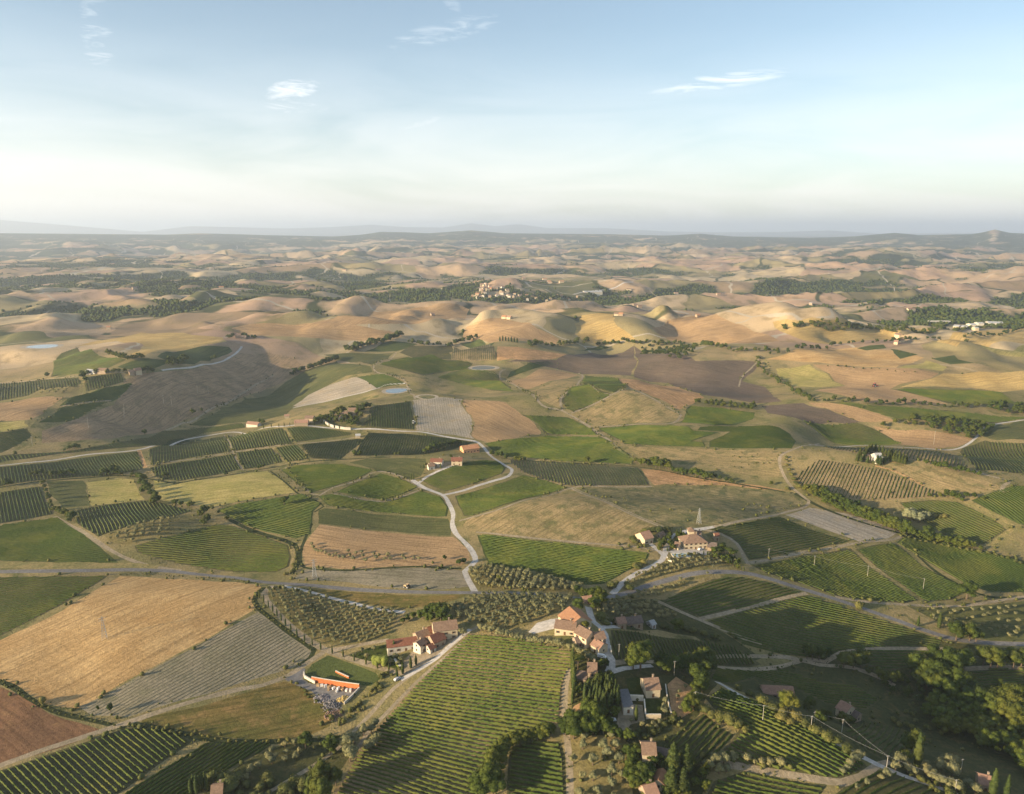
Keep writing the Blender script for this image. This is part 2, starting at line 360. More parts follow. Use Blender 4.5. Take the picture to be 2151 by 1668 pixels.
# name, label, palette, polygon, [row line u1 v1 u2 v2, spacing, kind, split into things]
FIELDS = [
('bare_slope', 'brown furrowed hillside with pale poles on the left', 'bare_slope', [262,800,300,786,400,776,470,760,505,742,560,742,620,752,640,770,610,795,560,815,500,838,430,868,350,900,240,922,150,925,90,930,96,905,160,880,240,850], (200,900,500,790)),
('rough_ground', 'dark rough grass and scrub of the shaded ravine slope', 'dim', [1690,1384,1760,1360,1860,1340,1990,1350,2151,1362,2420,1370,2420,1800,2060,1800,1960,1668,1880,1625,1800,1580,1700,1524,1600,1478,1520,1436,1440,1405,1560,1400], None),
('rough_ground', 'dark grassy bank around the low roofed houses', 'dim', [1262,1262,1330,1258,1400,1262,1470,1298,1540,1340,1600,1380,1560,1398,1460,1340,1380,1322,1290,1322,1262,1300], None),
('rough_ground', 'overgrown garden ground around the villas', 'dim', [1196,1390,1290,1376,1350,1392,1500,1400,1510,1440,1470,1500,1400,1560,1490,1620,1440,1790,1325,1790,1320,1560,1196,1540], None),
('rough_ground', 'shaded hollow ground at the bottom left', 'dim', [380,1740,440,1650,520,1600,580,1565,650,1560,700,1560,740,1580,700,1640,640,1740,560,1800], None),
('stubble_field', 'pinkish rounded hill in the centre distance', 'pink', [972,712,976,690,1000,676,1030,669,1062,669,1095,678,1130,690,1160,703,1182,717,1120,719,1060,716,1010,714], (980,700,1100,690)),
('wheat_field', 'pale golden steep hill right of the dark hollow', 'gold', [1208,690,1216,672,1226,662,1258,658,1288,660,1292,684,1320,700,1340,717,1290,718,1228,717,1212,704], (1215,700,1300,680)),
('stubble_field', 'reddish gold rounded hill right of the golden steep hill', 'pink', [1372,690,1400,672,1440,666,1480,664,1520,670,1560,684,1600,700,1636,716,1560,722,1480,720,1410,714,1385,704], (1390,700,1550,690)),
('wheat_field', 'olive gold rolling hill in front of the wooded stream', 'gold', [1622,676,1680,672,1760,676,1840,684,1920,690,1970,692,1960,700,1880,708,1800,718,1720,722,1690,718,1650,700], (1640,700,1900,690)),
('stubble_field', 'smooth pink ridge in the left centre distance', 'pink', [486,690,530,680,580,676,650,679,720,682,770,688,820,697,850,706,820,712,740,714,650,709,570,706,500,704], (500,695,800,695)),
('wheat_field', 'pale gold rise at the right edge', 'gold', [1966,718,2000,702,2060,694,2151,690,2260,690,2260,720,2151,722,2080,724,2010,728], (1980,715,2151,705)),
('dry_field', 'olive brown slope at the right edge below the gold rise', 'hay', [2060,728,2151,724,2260,724,2260,752,2151,750,2090,742], (2070,735,2151,735)),
('stubble_field', 'pink brown ridge left of the village', 'pink', [620,690,700,668,780,656,880,645,960,640,985,650,980,668,900,675,800,682,700,688], (650,680,950,650)),
('wheat_field', 'large golden stubble field holding the steel pylon, bottom left', 'wheat', [-260,1460,-260,1465,-160,1415,0,1345,130,1283,252,1210,300,1212,380,1217,470,1222,545,1229,552,1238,535,1252,532,1266,541,1281,430,1344,300,1412,165,1484,130,1484,102,1476,60,1458,0,1425,-120,1400], (165,1484,541,1281)),
('young_vineyard', 'pale strip beside the golden stubble field', 'grey', [543,1285,575,1308,602,1330,640,1356,656,1370,645,1385,628,1398,560,1418,500,1437,440,1457,380,1470,270,1506,190,1502,168,1486,300,1416,430,1348], (170,1490,541,1288,2.6,Y,1)),
('ploughed_field', 'reddish brown ploughed field in the bottom left corner', 'brown', [-200,1500,-100,1440,0,1442,60,1472,100,1495,170,1517,215,1534,160,1558,120,1572,0,1612,-200,1680], (0,1450,150,1560)),
('vineyard', 'ground of the near vineyard in the bottom left corner', 'vine', [-240,1720,-100,1650,0,1618,120,1578,265,1530,325,1531,370,1541,410,1553,330,1610,252,1664,150,1740,-100,1900], (200,1552,290,1628,2.6,V,1)),
('vineyard', 'ground of the dark strip vineyard below the scrubby meadow', 'vine', [438,1558,500,1560,560,1558,572,1562,540,1585,500,1603,440,1642,385,1695,330,1760,200,1800,180,1750,262,1668], (430,1566,262,1672,2.5,V,1)),
('meadow', 'scrubby brown and green meadow below the builder yard', 'meadow', [305,1509,420,1482,500,1458,560,1440,600,1432,640,1444,670,1468,695,1490,703,1508,690,1530,640,1552,540,1553,430,1547,350,1530,300,1521], (300,1515,640,1450)),
('vineyard', 'ground of the green vineyard left of the golden stubble field', 'vine', [-240,1218,0,1213,120,1211,226,1210,180,1240,130,1270,60,1306,0,1336,-100,1380,-240,1440], (0,1270,160,1244,3,V,0)),
('vineyard', 'ground of the big sloping vineyard in the bottom centre', 'vsoil', [983,1332,1060,1338,1130,1350,1195,1368,1232,1380,1212,1394,1195,1412,1184,1440,1180,1490,1178,1515,1165,1532,1120,1545,1066,1562,1040,1590,1018,1640,1000,1700,960,1800,640,1800,690,1690,722,1630,750,1580,790,1530,830,1486,870,1440,930,1382], (850,1490,1150,1540,2.5,V,1)),
('vineyard', 'ground of the small square vineyard at the bottom centre', 'vine', [1070,1572,1110,1560,1176,1556,1186,1590,1192,1700,1192,1780,1050,1780,1062,1680,1066,1620], (1070,1600,1180,1618,2.4,V,1)),
('olive_grove', 'dry ground of the bottom centre olive plot', 'olive', [1198,1548,1250,1544,1310,1548,1330,1600,1330,1760,1200,1780], None),
('vineyard', 'ground of the shaded vineyard behind the two farmhouses', 'vine', [1283,1324,1340,1328,1450,1342,1540,1357,1600,1396,1560,1402,1480,1397,1400,1392,1345,1384,1300,1394,1286,1360], (1310,1338,1322,1372,2.6,V,1)),
('vineyard', 'ground of the vineyard in the bend of the paved road', 'vine', [1392,1262,1440,1238,1497,1216,1560,1212,1618,1224,1682,1243,1640,1255,1560,1276,1474,1297,1432,1282], (1420,1270,1580,1225,2.6,V,0)),
('vineyard', 'ground of the patchily lit vineyard below the paved road', 'vine', [1486,1304,1590,1272,1690,1252,1745,1266,1800,1285,1900,1317,1982,1346,1975,1358,1854,1359,1766,1368,1731,1384,1640,1374,1560,1353], (1500,1310,1640,1350,2.6,V,0)),
('vineyard', 'ground of the vineyard crossed by the pole line', 'vine', [1580,1187,1690,1166,1786,1152,1830,1192,1880,1227,1930,1262,1900,1266,1830,1262,1760,1252,1690,1228,1610,1203], (1600,1185,1740,1245,2.7,V,0)),
('vineyard', 'ground of the narrow vineyard left of the bright green one', 'vine', [1798,1154,1865,1141,1885,1144,1940,1190,1990,1217,2040,1240,2000,1260,1945,1264,1895,1228,1840,1190], (1812,1150,2030,1235,2.7,V,0)),
('vineyard', 'ground of the bright green vineyard at the right edge', 'green', [1900,1128,1884,1139,1940,1174,2035,1229,2080,1243,2200,1246,2400,1246,2400,1210,2200,1194,2110,1168,2000,1143,1930,1126], (1900,1138,2080,1240,2.8,V,0)),
('vineyard', 'ground of the dark vineyard right of the walled farm', 'vine', [1486,1112,1560,1100,1637,1085,1700,1111,1786,1137,1740,1147,1680,1157,1574,1177,1560,1155,1535,1128], (1500,1150,1700,1112,2.8,V,0)),
('stubble_field', 'pale grey stubble field right of the dark vineyard', 'pale', [1650,1082,1700,1066,1773,1078,1840,1097,1891,1117,1868,1130,1806,1137,1740,1114], (1700,1070,1860,1128)),
('young_vineyard', 'striped young vineyard on the slope under the white farmhouse', 'vsoil', [1719,965,1773,972,1851,986,1900,1004,1937,1020,1972,1033,1965,1044,1900,1048,1812,1050,1740,1045,1680,1022,1667,1002], (1790,985,1765,1040,3.2,V,0)),
('dry_field', 'dry grassy slope right of the white farmhouse', 'dry', [1853,981,1900,976,1960,984,2030,1002,2090,1014,2100,1028,2040,1038,1990,1036,1940,1018], (1860,980,2000,1035)),
('vineyard', 'ground of the shaded vineyard behind the long tree row', 'vine', [1888,1056,1960,1050,2010,1054,2040,1068,2090,1093,2116,1113,2066,1143,2030,1140,1985,1122,1930,1090], (1900,1060,2060,1140,3,V,0)),
('vineyard', 'ground of the rough vineyard at the right edge beyond the tree row', 'green', [2090,1032,2130,1020,2200,1022,2400,1030,2400,1150,2240,1130,2140,1100,2080,1073,2040,1052,2062,1042], (2100,1030,2151,1060,3,V,0)),
('vineyard', 'ground of the dark vineyard above the long straight farm track', 'vine', [1685,884,1799,888,1851,909,1899,931,1840,936,1755,933,1718,908], (1690,890,1870,930,3.2,V,0)),
('young_vineyard', 'bluish striped vineyard behind the white farmhouse', 'vsoil', [1722,938,1799,940,1900,943,1976,948,2010,960,2036,984,1985,978,1929,968,1850,955,1799,952,1750,945], (1990,950,1975,972,3.4,V,0)),
('vineyard', 'ground of the far right dark vineyard', 'vine', [2020,942,2067,927,2100,928,2200,935,2400,950,2400,1010,2200,998,2100,990,2048,988,2034,968], (2030,935,2075,985,3.4,V,0)),
('stubble_field', 'pale stubble strip below the dark wood on the right', 'pink', [1832,897,1903,901,1990,913,2040,923,2010,940,1960,943,1903,935,1862,915], (1850,900,2030,930)),
('grass_field', 'smooth green field at the right edge below the wood', 'grass', [2062,915,2066,903,2090,893,2151,884,2400,880,2400,925,2200,924,2100,922], (2070,905,2151,890)),
('ploughed_field', 'grey brown ploughed hollow in the right middle distance', 'dark', [1598,851,1690,846,1760,868,1812,888,1750,887,1690,885,1640,872,1617,868], (1620,855,1790,885)),
('stubble_field', 'narrow pink stubble wedge between two vineyards on the right', 'pink', [1698,845,1737,844,1812,860,1875,884,1850,888,1812,888,1758,866], (1700,846,1850,886)),
('vineyard', 'ground of the long green vineyard in front of the right wood', 'vine', [1740,844,1825,851,1981,862,2060,870,2151,876,2300,880,2300,884,2151,880,2086,888,2000,878,1929,881,1883,882,1812,859], (1750,846,1930,878,3.6,V,0)),
('vineyard', 'ground of the long green vineyard right of the centre track', 'green', [1258,899,1338,893,1391,894,1448,897,1456,905,1512,908,1480,918,1453,927,1478,929,1482,939,1400,937,1312,933,1283,915], (1270,905,1470,925,3.2,V,0)),
('vineyard', 'ground of the green vineyard beside the curved farm road', 'green', [1490,927,1534,907,1465,903,1470,897,1560,896,1635,897,1660,912,1672,927,1664,942,1591,942,1490,939], (1500,932,1650,915,3.2,V,0)),
('vineyard', 'ground of the green vineyard below the dark hedge', 'green', [1450,852,1520,858,1585,868,1588,878,1550,889,1500,893,1430,887,1440,868], (1450,860,1560,885,3.2,V,0)),
('dry_field', 'pale field with tree shadows right of centre', 'dry', [1316,937,1400,940,1482,942,1560,944,1640,948,1632,962,1638,980,1645,1000,1580,999,1521,990,1450,970,1390,963,1345,962], (1320,940,1640,990)),
('vineyard', 'ground of the bright vineyard right of the orange farm buildings', 'green', [1018,932,1080,922,1151,916,1210,917,1262,919,1300,940,1334,963,1328,975,1240,971,1182,969,1110,962,1052,957], (1040,935,1300,970,2.9,V,0)),
('vineyard', 'ground of the dark green vineyard left of the centre track', 'vine', [1100,872,1146,873,1198,877,1245,902,1256,914,1200,913,1150,911,1127,889], (1110,878,1245,910,3.2,V,0)),
('young_vineyard', 'clearly striped vineyard in the middle of the valley', 'vsoil', [1064,965,1140,969,1208,974,1280,978,1336,982,1352,1002,1366,1020,1290,1021,1205,1022,1150,1010,1099,993], (1260,979,1284,1021,3.0,V,0)),
('vineyard', 'ground of the dark vineyard inside the white road bend', 'vine', [1100,998,1150,1010,1192,1024,1130,1042,1078,1055,1040,1068,1000,1081,974,1085,962,1060,956,1042,995,1032,1060,1012], (980,1044,1180,1052,2.8,V,0)),
('vineyard', 'ground of the oval vineyard under the farm with white walls', 'vine', [887,1010,930,987,982,970,1023,966,1052,972,1062,984,1056,995,1010,1012,937,1032,908,1021], (900,988,1050,1000,2.8,V,0)),
('vineyard', 'ground of the big green vineyard below the bare field', 'green', [1003,1124,1090,1132,1182,1142,1280,1152,1364,1163,1360,1176,1312,1203,1268,1227,1229,1229,1180,1215,1130,1201,1070,1194,1029,1189,1016,1163], (1010,1140,1340,1180,2.6,V,0)),
('bare_field', 'bare sandy field above the big green vineyard', 'dry', [1203,1028,1250,1046,1320,1080,1385,1105,1350,1118,1338,1124,1320,1143,1350,1152,1360,1159,1280,1149,1182,1138,1080,1127,1000,1119,972,1104,984,1088,1050,1070,1104,1052,1160,1040], (1000,1110,1190,1035)),
('scrub_field', 'mottled scrubby field right of the bare sandy field', 'scrub', [1210,1028,1290,1026,1370,1023,1400,1020,1480,1020,1560,1028,1630,1030,1672,1037,1688,1048,1680,1062,1640,1072,1591,1085,1520,1100,1460,1110,1440,1110,1392,1103,1330,1080,1260,1046], (1300,1040,1600,1080)),
('dry_field', 'golden grassy bank below the line of hedge oaks', 'earth', [1345,985,1390,988,1450,1000,1540,1014,1600,1020,1650,1030,1600,1028,1540,1022,1480,1018,1400,1017,1372,1018,1355,998], (1360,990,1600,1025)),
('vineyard', 'ground of the first of three vineyards in the valley centre', 'green', [590,987,615,979,660,976,721,975,784,988,747,1007,700,1022,656,1034,628,1020], (600,990,770,985,2.8,V,0)),
('vineyard', 'ground of the lozenge vineyard in the valley centre', 'green', [800,994,840,1005,881,1022,840,1040,806,1050,760,1043,706,1033,750,1013], (720,1012,850,1026,2.8,V,0)),
('vineyard', 'ground of the long bowed vineyard in the valley centre', 'green', [668,1043,697,1037,750,1049,805,1056,850,1044,885,1031,926,1044,942,1066,938,1085,838,1078,740,1069,690,1062], (680,1050,930,1078,2.8,V,0)),
('grass_field', 'dull green fallow field above the brown stubble field', 'grass', [668,1072,682,1068,740,1073,838,1082,940,1090,947,1105,944,1126,880,1122,812,1116,740,1108,667,1100], (670,1080,940,1110)),
('stubble_field', 'brown stubble field with the row of small olive trees', 'pink', [669,1103,740,1111,812,1119,880,1125,948,1129,979,1151,989,1176,969,1189,920,1190,864,1189,790,1194,721,1195,641,1190,636,1173,634,1152,648,1132], (660,1110,940,1150)),
('dry_field', 'grey green fallow field with the small tractor', 'grey', [643,1195,724,1199,790,1196,864,1192,969,1198,978,1215,984,1232,930,1237,864,1237,790,1231,734,1224,617,1215], (640,1210,970,1225)),
('grass_strip', 'narrow tan strip field below the paved road', 'meadow', [617,1236,700,1240,800,1247,900,1250,982,1249,968,1257,924,1270,866,1278,800,1274,749,1266,680,1250], (620,1240,960,1255)),
('grass_field', 'pale green meadow left of the farm with white walls', 'grass', [732,971,773,963,850,962,898,963,893,985,885,1000,866,1007,800,991], (740,970,880,1000)),
('vineyard', 'ground of the striped vineyard left of the orange farm buildings', 'vine', [774,908,830,911,890,915,950,921,995,929,965,940,920,950,890,955,820,956,742,958,757,932], (800,912,775,955,3.0,V,0)),
('vineyard', 'ground of the dark striped vineyard above the farm road', 'vine', [788,852,820,848,864,843,867,870,872,903,820,900,762,897], (830,850,833,898,3.2,V,0)),
('young_vineyard', 'very pale striped plot of newly planted vines', 'pale', [867,841,922,835,966,839,982,868,998,922,940,913,876,904], (910,840,922,910,3.2,Y,0)),
('dry_field', 'reddish bare slope right of the newly planted plot', 'pink', [970,840,1060,846,1098,872,1123,891,1145,912,1080,921,1018,929,1000,922,986,872], (1000,850,1130,910)),
('vineyard', 'ground of the long vineyard along the left farm road', 'vine', [-200,1030,-200,985,0,981,140,966,289,948,298,968,300,986,234,998,160,1003,78,1010,0,1021,-100,1030], (100,975,112,1005,3.0,V,0)),
('vineyard', 'ground of the bluish vineyard right of the first track gap', 'vine', [312,944,390,930,469,915,484,948,400,962,317,977], (390,932,398,960,3.0,V,0)),
('vineyard', 'ground of the third plot along the left farm road', 'vine', [475,914,560,903,592,899,616,929,550,940,488,947], (540,906,556,938,3.0,V,0)),
('vineyard', 'ground of the fourth plot along the left farm road', 'vine', [602,899,682,900,740,909,734,914,680,921,622,929], (650,901,668,922,3.0,V,0)),
('vineyard', 'ground of the lower vineyard plot beside the tree belt', 'vine', [315,982,400,968,489,953,508,985,440,1000,377,1011,330,1004], (390,972,402,1004,3.0,V,0)),
('vineyard', 'ground of the second lower vineyard plot', 'vine', [496,951,570,941,594,970,540,982,513,986], (540,946,556,978,3.0,V,0)),
('vineyard', 'ground of the third lower vineyard plot', 'vine', [577,940,624,934,649,964,604,971], (600,938,625,967,3.0,V,0)),
('vineyard', 'ground of the lower vineyard plot nearest the centre', 'vine', [630,934,690,928,750,922,768,923,713,966,656,964], (690,930,672,962,3.0,V,0)),
('vineyard', 'ground of the curved vineyard ribbon above the left farm road', 'vine', [-200,975,0,958,130,949,220,934,312,919,338,906,420,898,508,890,519,897,443,909,370,922,299,938,156,951,0,972,-200,985], (200,938,210,948,3.2,V,0)),
('grass_field', 'shaded green field left of the small yellow hay field', 'grass', [101,1013,140,1010,177,1009,184,1036,192,1062,130,1068,113,1048], (110,1030,180,1030)),
('hay_field', 'small yellow hay field left of the tree belt', 'hay', [181,1014,247,1004,279,1008,292,1030,308,1048,250,1056,194,1062,186,1036], (190,1030,290,1020)),
('hay_field', 'long yellow hay field with stripes of tree shadow', 'hay', [322,1009,364,1016,440,1006,500,996,560,990,580,1002,602,1018,623,1034,560,1044,500,1054,443,1066,380,1057,335,1049], (340,1040,600,1010)),
('vineyard', 'ground of the striped vineyard at the left edge', 'vine', [-200,1075,-200,1050,0,1034,82,1022,96,1050,111,1080,50,1092,0,1100,-100,1110], (40,1030,55,1090,2.8,V,0)),
('vineyard', 'ground of the striped vineyard below the small hay field', 'vine', [163,1070,240,1058,311,1051,360,1062,404,1074,320,1095,226,1120,206,1128,180,1112,158,1095], (250,1062,275,1100,2.8,V,0)),
('vineyard', 'ground of the big green vineyard at the left edge', 'green', [-240,1130,0,1104,124,1086,182,1127,220,1158,252,1184,120,1182,0,1178,-240,1180], (0,1150,140,1128,2.8,V,0)),
('olive_grove', 'ground of the small olive grove on the left', 'olive', [222,1122,286,1103,330,1093,400,1078,420,1088,362,1122,273,1144,234,1140], None),
('vineyard', 'ground of the broad dark vineyard left of the ditch', 'vine', [366,1124,456,1101,490,1104,560,1129,606,1146,612,1170,606,1190,578,1203,500,1201,430,1192,378,1184,320,1170,288,1160,282,1147], (320,1150,580,1160,2.8,V,0)),
('vineyard', 'ground of the green vineyard with the single oak tree', 'green', [455,1072,500,1058,560,1049,634,1037,676,1058,658,1074,656,1098,653,1122,622,1131,560,1117,515,1103,484,1087], (480,1085,640,1120,2.8,V,0)),
('vineyard', 'ground of the dark green dome shaped vineyard, far left', 'vine', [110,791,111,770,116,754,130,741,160,731,200,741,262,758,230,772,200,781,169,785], (120,760,230,765,4,V,0)),
('grass_field', 'green strip behind the ridge farm on the left', 'green', [244,771,275,760,307,753,350,755,350,768,320,776,280,778], (250,770,340,758)),
('grass_field', 'bright green crest below the golden hill on the left', 'green', [330,750,380,735,440,725,482,730,487,738,448,756,404,762,360,762], (350,750,470,735)),
('vineyard', 'ground of the striped vineyard below the ridge farm', 'vine', [-120,830,-120,815,0,805,90,798,168,793,166,812,120,815,80,820,60,831,0,842], (60,800,62,828,3.6,V,0)),
('vineyard', 'ground of the second striped vineyard below the ridge farm', 'vine', [181,793,258,785,260,803,222,814,182,823], (220,790,226,812,3.6,V,0)),
('vineyard', 'ground of the bright green tongue vineyard, upper plot', 'green', [157,833,210,818,281,806,266,822,234,840,180,845,131,851], (170,840,260,815,3.4,V,0)),
('vineyard', 'ground of the bright green tongue vineyard, lower plot', 'green', [128,855,180,848,228,844,190,864,148,885,80,889], (110,875,200,855,3.4,V,0)),
('grass_field', 'small yellow green field at the left edge', 'hay', [-80,895,0,888,50,883,56,896,0,909,-80,915], (0,900,50,890)),
('vineyard', 'ground of the small dark vineyard at the left edge', 'vine', [-120,925,0,911,52,899,70,916,40,935,0,951,-120,960], (0,920,60,905,3.2,V,0)),
('dry_field', 'pinkish bare field at the left edge below the striped vines', 'pink', [-100,862,0,847,72,834,120,834,148,832,110,855,62,882,0,886,-100,892], (0,870,120,840)),
('wheat_field', 'bright golden hill crest on the upper left', 'gold', [160,727,230,712,300,698,400,704,468,708,478,719,440,723,370,738,300,751,262,756,290,738,300,722,240,716], (200,720,440,715)),
('grass_field', 'long green slope left of the round pond', 'grass', [400,893,440,870,520,838,600,803,640,780,700,760,740,764,776,770,784,783,730,789,680,812,648,832,616,857,600,872,545,884,480,890], (420,885,760,775)),
('bare_field', 'pale bare wedge left of the round pond', 'pale', [648,829,690,808,750,791,770,798,800,816,740,830,690,842,625,855,618,852], (640,845,780,810)),
('vineyard', 'ground of the little green plot above the round pond', 'green', [753,791,805,785,830,795,850,806,800,815,794,816], (760,795,840,805,3.8,V,0)),
('grass_field', 'bright green hilltop field in the upper centre', 'green', [764,739,800,722,826,716,876,723,850,732,832,737], (770,738,860,722)),
('grass_field', 'dull green field right of the bright green hilltop', 'vine', [838,740,868,727,950,727,946,755,900,751,862,747], (850,738,940,740)),
('young_vineyard', 'square dark striped vineyard above the oval pond', 'vsoil', [953,728,1038,727,1039,757,990,757,948,755], (1000,728,1002,756,4,V,0)),
('vineyard', 'ground of the wavy dark vineyard left of the oval pond', 'vine', [797,766,830,755,858,749,930,756,993,762,982,775,940,781,917,783,890,788,840,775], (810,765,960,775,4,V,0)),
('vineyard', 'ground of the dark vineyard below the oval pond', 'vine', [915,792,945,782,975,776,1045,784,1050,800,1083,823,1010,815,950,801], (930,790,1060,812,4,V,0)),
('grass_field', 'thin green field under the shaded hollow in the upper centre', 'grass', [682,746,760,742,824,742,802,756,780,767,730,760], (700,748,810,745)),
('vineyard', 'ground of the light green vineyard right of the oval pond', 'green', [1077,780,1109,763,1155,759,1168,765,1130,772,1066,794], (1085,780,1155,763,4,V,0)),
('wheat_field', 'orange pink stubble wedge in the centre distance', 'pink', [1063,803,1130,776,1170,779,1212,788,1156,801,1109,818], (1070,803,1200,785)),
('dry_field', 'pale dry triangle left of the twin green plots', 'dry', [1109,822,1160,804,1220,791,1212,805,1182,832,1172,858,1130,840], (1115,822,1210,800)),
('vineyard', 'ground of the lower of the twin green plots', 'vine', [1215,810,1250,818,1283,830,1245,850,1203,865,1184,857,1184,836], (1200,830,1270,838,3.6,V,0)),
('vineyard', 'ground of the upper of the twin green plots', 'vine', [1228,789,1299,794,1317,813,1289,826,1250,816,1222,804], (1235,800,1300,812,3.8,V,0)),
('dry_field', 'dome shaped pale dry hill with a yellow green patch', 'dry', [1320,818,1364,836,1400,855,1426,876,1403,888,1330,889,1255,895,1228,882,1207,868,1260,845], (1230,880,1330,825)),
('dry_field', 'rough reddish gold bank above the dome shaped hill', 'earth', [1298,796,1338,797,1410,812,1482,835,1455,848,1428,860,1395,845,1364,831,1325,814], (1310,800,1450,845)),
('ploughed_field', 'wide grey ploughed slope in the right centre distance', 'dark', [1332,728,1338,760,1330,792,1400,806,1480,830,1590,846,1640,842,1610,815,1560,800,1598,762,1560,756,1460,760,1345,735], (1340,795,1600,830)),
('ploughed_field', 'small dark ploughed strip left of the wide ploughed slope', 'dark', [1065,760,1165,757,1240,740,1330,728,1334,760,1328,790,1225,786,1172,775], (1180,770,1320,780)),
('grass_field', 'bright green sliver below the gold hill', 'green', [1211,737,1260,727,1285,729,1258,737], (1215,736,1280,728)),
('bare_field', 'orange bare patch beside the cypress knoll', 'earth', [1046,727,1090,729,1150,740,1190,745,1160,756,1100,758,1042,758], (1050,735,1170,748)),
('grass_field', 'small bright green field left of the cypress knoll', 'green', [968,722,1000,714,1041,719,1037,726], (975,722,1035,720)),
('wheat_field', 'long pale gold field left of the crossroads farm', 'wheat', [1610,755,1660,741,1720,733,1800,729,1862,735,1945,750,1915,762,1885,772,1820,771,1760,766,1680,760], (1620,755,1930,752)),
('grass_field', 'dark green patch left of the crossroads farm', 'green', [1800,731,1858,724,1864,731,1818,737], (1805,733,1860,728)),
('grass_field', 'green patch below the crossroads farm', 'green', [1872,732,1934,745,1885,754,1878,742], (1875,740,1930,745)),
('ploughed_field', 'brown triangular plot below the crossroads farm', 'hay', [1892,772,1948,755,1994,772,1980,779], (1900,772,1990,772)),
('grass_field', 'green plot on the right hand crest', 'green', [1962,753,2007,747,2046,763,2002,765], (1970,754,2040,762)),
('vineyard', 'olive green triangular plot in the right distance', 'hay', [1626,773,1695,767,1735,787,1770,809,1720,812,1669,811,1640,795], (1640,780,1750,805)),
('stubble_field', 'reddish stubble field crossed by a harvester', 'pink', [1703,767,1800,772,1968,783,1950,796,1890,808,1876,818,1930,832,1992,848,1910,849,1825,845,1740,825,1708,820,1774,810,1740,787], (1720,790,1950,820)),
('wheat_field', 'pale rolling field at the right edge', 'gold', [1977,783,2060,781,2151,780,2300,782,2300,825,2151,820,2104,822,2040,816,1892,814,1955,796], (1900,808,2151,790)),
('vineyard', 'ground of the dark green plot in the right distance', 'vine', [1882,818,1955,818,2040,819,2103,824,2136,849,2073,850,1993,846,1935,832], (1900,822,2080,845,4,V,0)),
('lawn', 'clipped lawn right of the villa with two roof slopes', 'lawn', [1320,1426,1348,1424,1349,1462,1322,1466], None),
('lawn', 'clipped lawn below the villa terrace', 'lawn', [1356,1470,1392,1468,1390,1500,1358,1504], None),
('lawn', 'green roofed mound behind the long orange wall', 'green', [642,1420,655,1396,690,1378,740,1392,790,1414,800,1424,780,1440,755,1437,700,1430,655,1428], None),
('yard', 'asphalt and gravel yard below the long orange wall', 'asphalt', [598,1425,628,1402,641,1405,640,1425,655,1436,755,1446,738,1464,722,1480,700,1488,680,1474,655,1450,625,1440], None),
('yard', 'gravel yard of the red roofed farm', 'dirt', [832,1408,862,1368,880,1356,925,1352,950,1330,985,1322,984,1330,940,1366,915,1385,868,1414,842,1422], None),
('yard', 'pale concrete yard left of the hilltop barns', 'gravel', [1108,1326,1130,1308,1160,1300,1195,1296,1190,1316,1160,1324,1120,1332], None),
('yard', 'gravel turning yard behind the walled villa garden', 'dirt', [1288,1478,1326,1478,1352,1480,1354,1512,1320,1520,1310,1534,1288,1532,1292,1500], None),
('yard', 'pale forecourt of the farm with parked cars', 'gravel', [1404,1160,1440,1140,1480,1150,1500,1156,1486,1166,1446,1158,1418,1164], None),
('yard', 'gravel yard between the white walled farmhouses', 'dirt', [910,985,935,972,950,970,965,980,930,990,918,992], None),
('dry_ground', 'dry orange olive slope right of the villa', 'earth', [1404,1440,1424,1424,1452,1440,1472,1462,1460,1490,1430,1505,1412,1500], None),
('bare_mound', 'bare orange mound beside the dark trees', 'earth', [1190,1505,1200,1482,1222,1470,1236,1480,1232,1500,1212,1512], None),
('vineyard', 'ground of the bright vineyard on the right hand spur', 'vine', [1482,1466,1515,1446,1560,1464,1620,1490,1680,1520,1740,1554,1800,1590,1822,1610,1800,1628,1760,1638,1700,1628,1600,1612,1540,1604,1500,1596,1540,1550,1556,1532,1510,1500], (1500,1466,1640,1518,2.5,V,1)),
('vineyard', 'ground of the dark vineyard left of the spur', 'vine', [1400,1560,1440,1520,1480,1500,1520,1530,1544,1545,1500,1590,1460,1610,1400,1590], (1420,1590,1500,1510,2.5,V,1)),
('vineyard', 'ground of the vineyard plot at the bottom right corner', 'vine', [1720,1690,1780,1650,1840,1618,1880,1622,1960,1660,2040,1700,2000,1800,1700,1800], (1740,1690,1850,1625,3.2,V,1)),
('vineyard', 'ground of the dark vineyard at the bottom edge', 'vine', [1500,1640,1560,1622,1640,1636,1740,1650,1720,1680,1690,1790,1440,1790], (1520,1640,1700,1680,2.5,V,1)),
('vineyard', 'ground of the shaded vineyard beside the pink roofed house', 'vine', [1790,1522,1830,1516,1900,1532,1915,1560,1890,1590,1860,1600,1810,1570,1775,1540], (1860,1526,1820,1570,2.8,V,1)),
('vineyard', 'ground of the shaded vineyard above the long pink roof', 'vine', [1500,1402,1560,1408,1640,1405,1720,1430,1800,1440,1850,1470,1820,1490,1740,1480,1660,1440,1590,1424,1530,1436,1490,1424], (1520,1412,1800,1470,2.6,V,0)),
('vineyard', 'ground of the dark vineyard behind the ravine trees', 'vine', [1760,1372,1850,1364,1960,1364,2010,1372,1980,1388,1930,1400,1880,1412,1830,1400], (1780,1378,1960,1380,2.6,V,0)),
('vineyard', 'ground of the shaded terrace at the right edge', 'vine', [1980,1428,2020,1410,2100,1404,2200,1408,2400,1420,2400,1520,2200,1490,2110,1456,2040,1440], (2000,1424,2151,1420,2.6,V,0)),
('dry_field', 'dim grassy field at the right edge above the paved road', 'grass', [1900,1272,2000,1276,2080,1270,2160,1258,2400,1262,2400,1345,2160,1346,2080,1344,2030,1334,1960,1300], (1960,1280,2151,1300)),
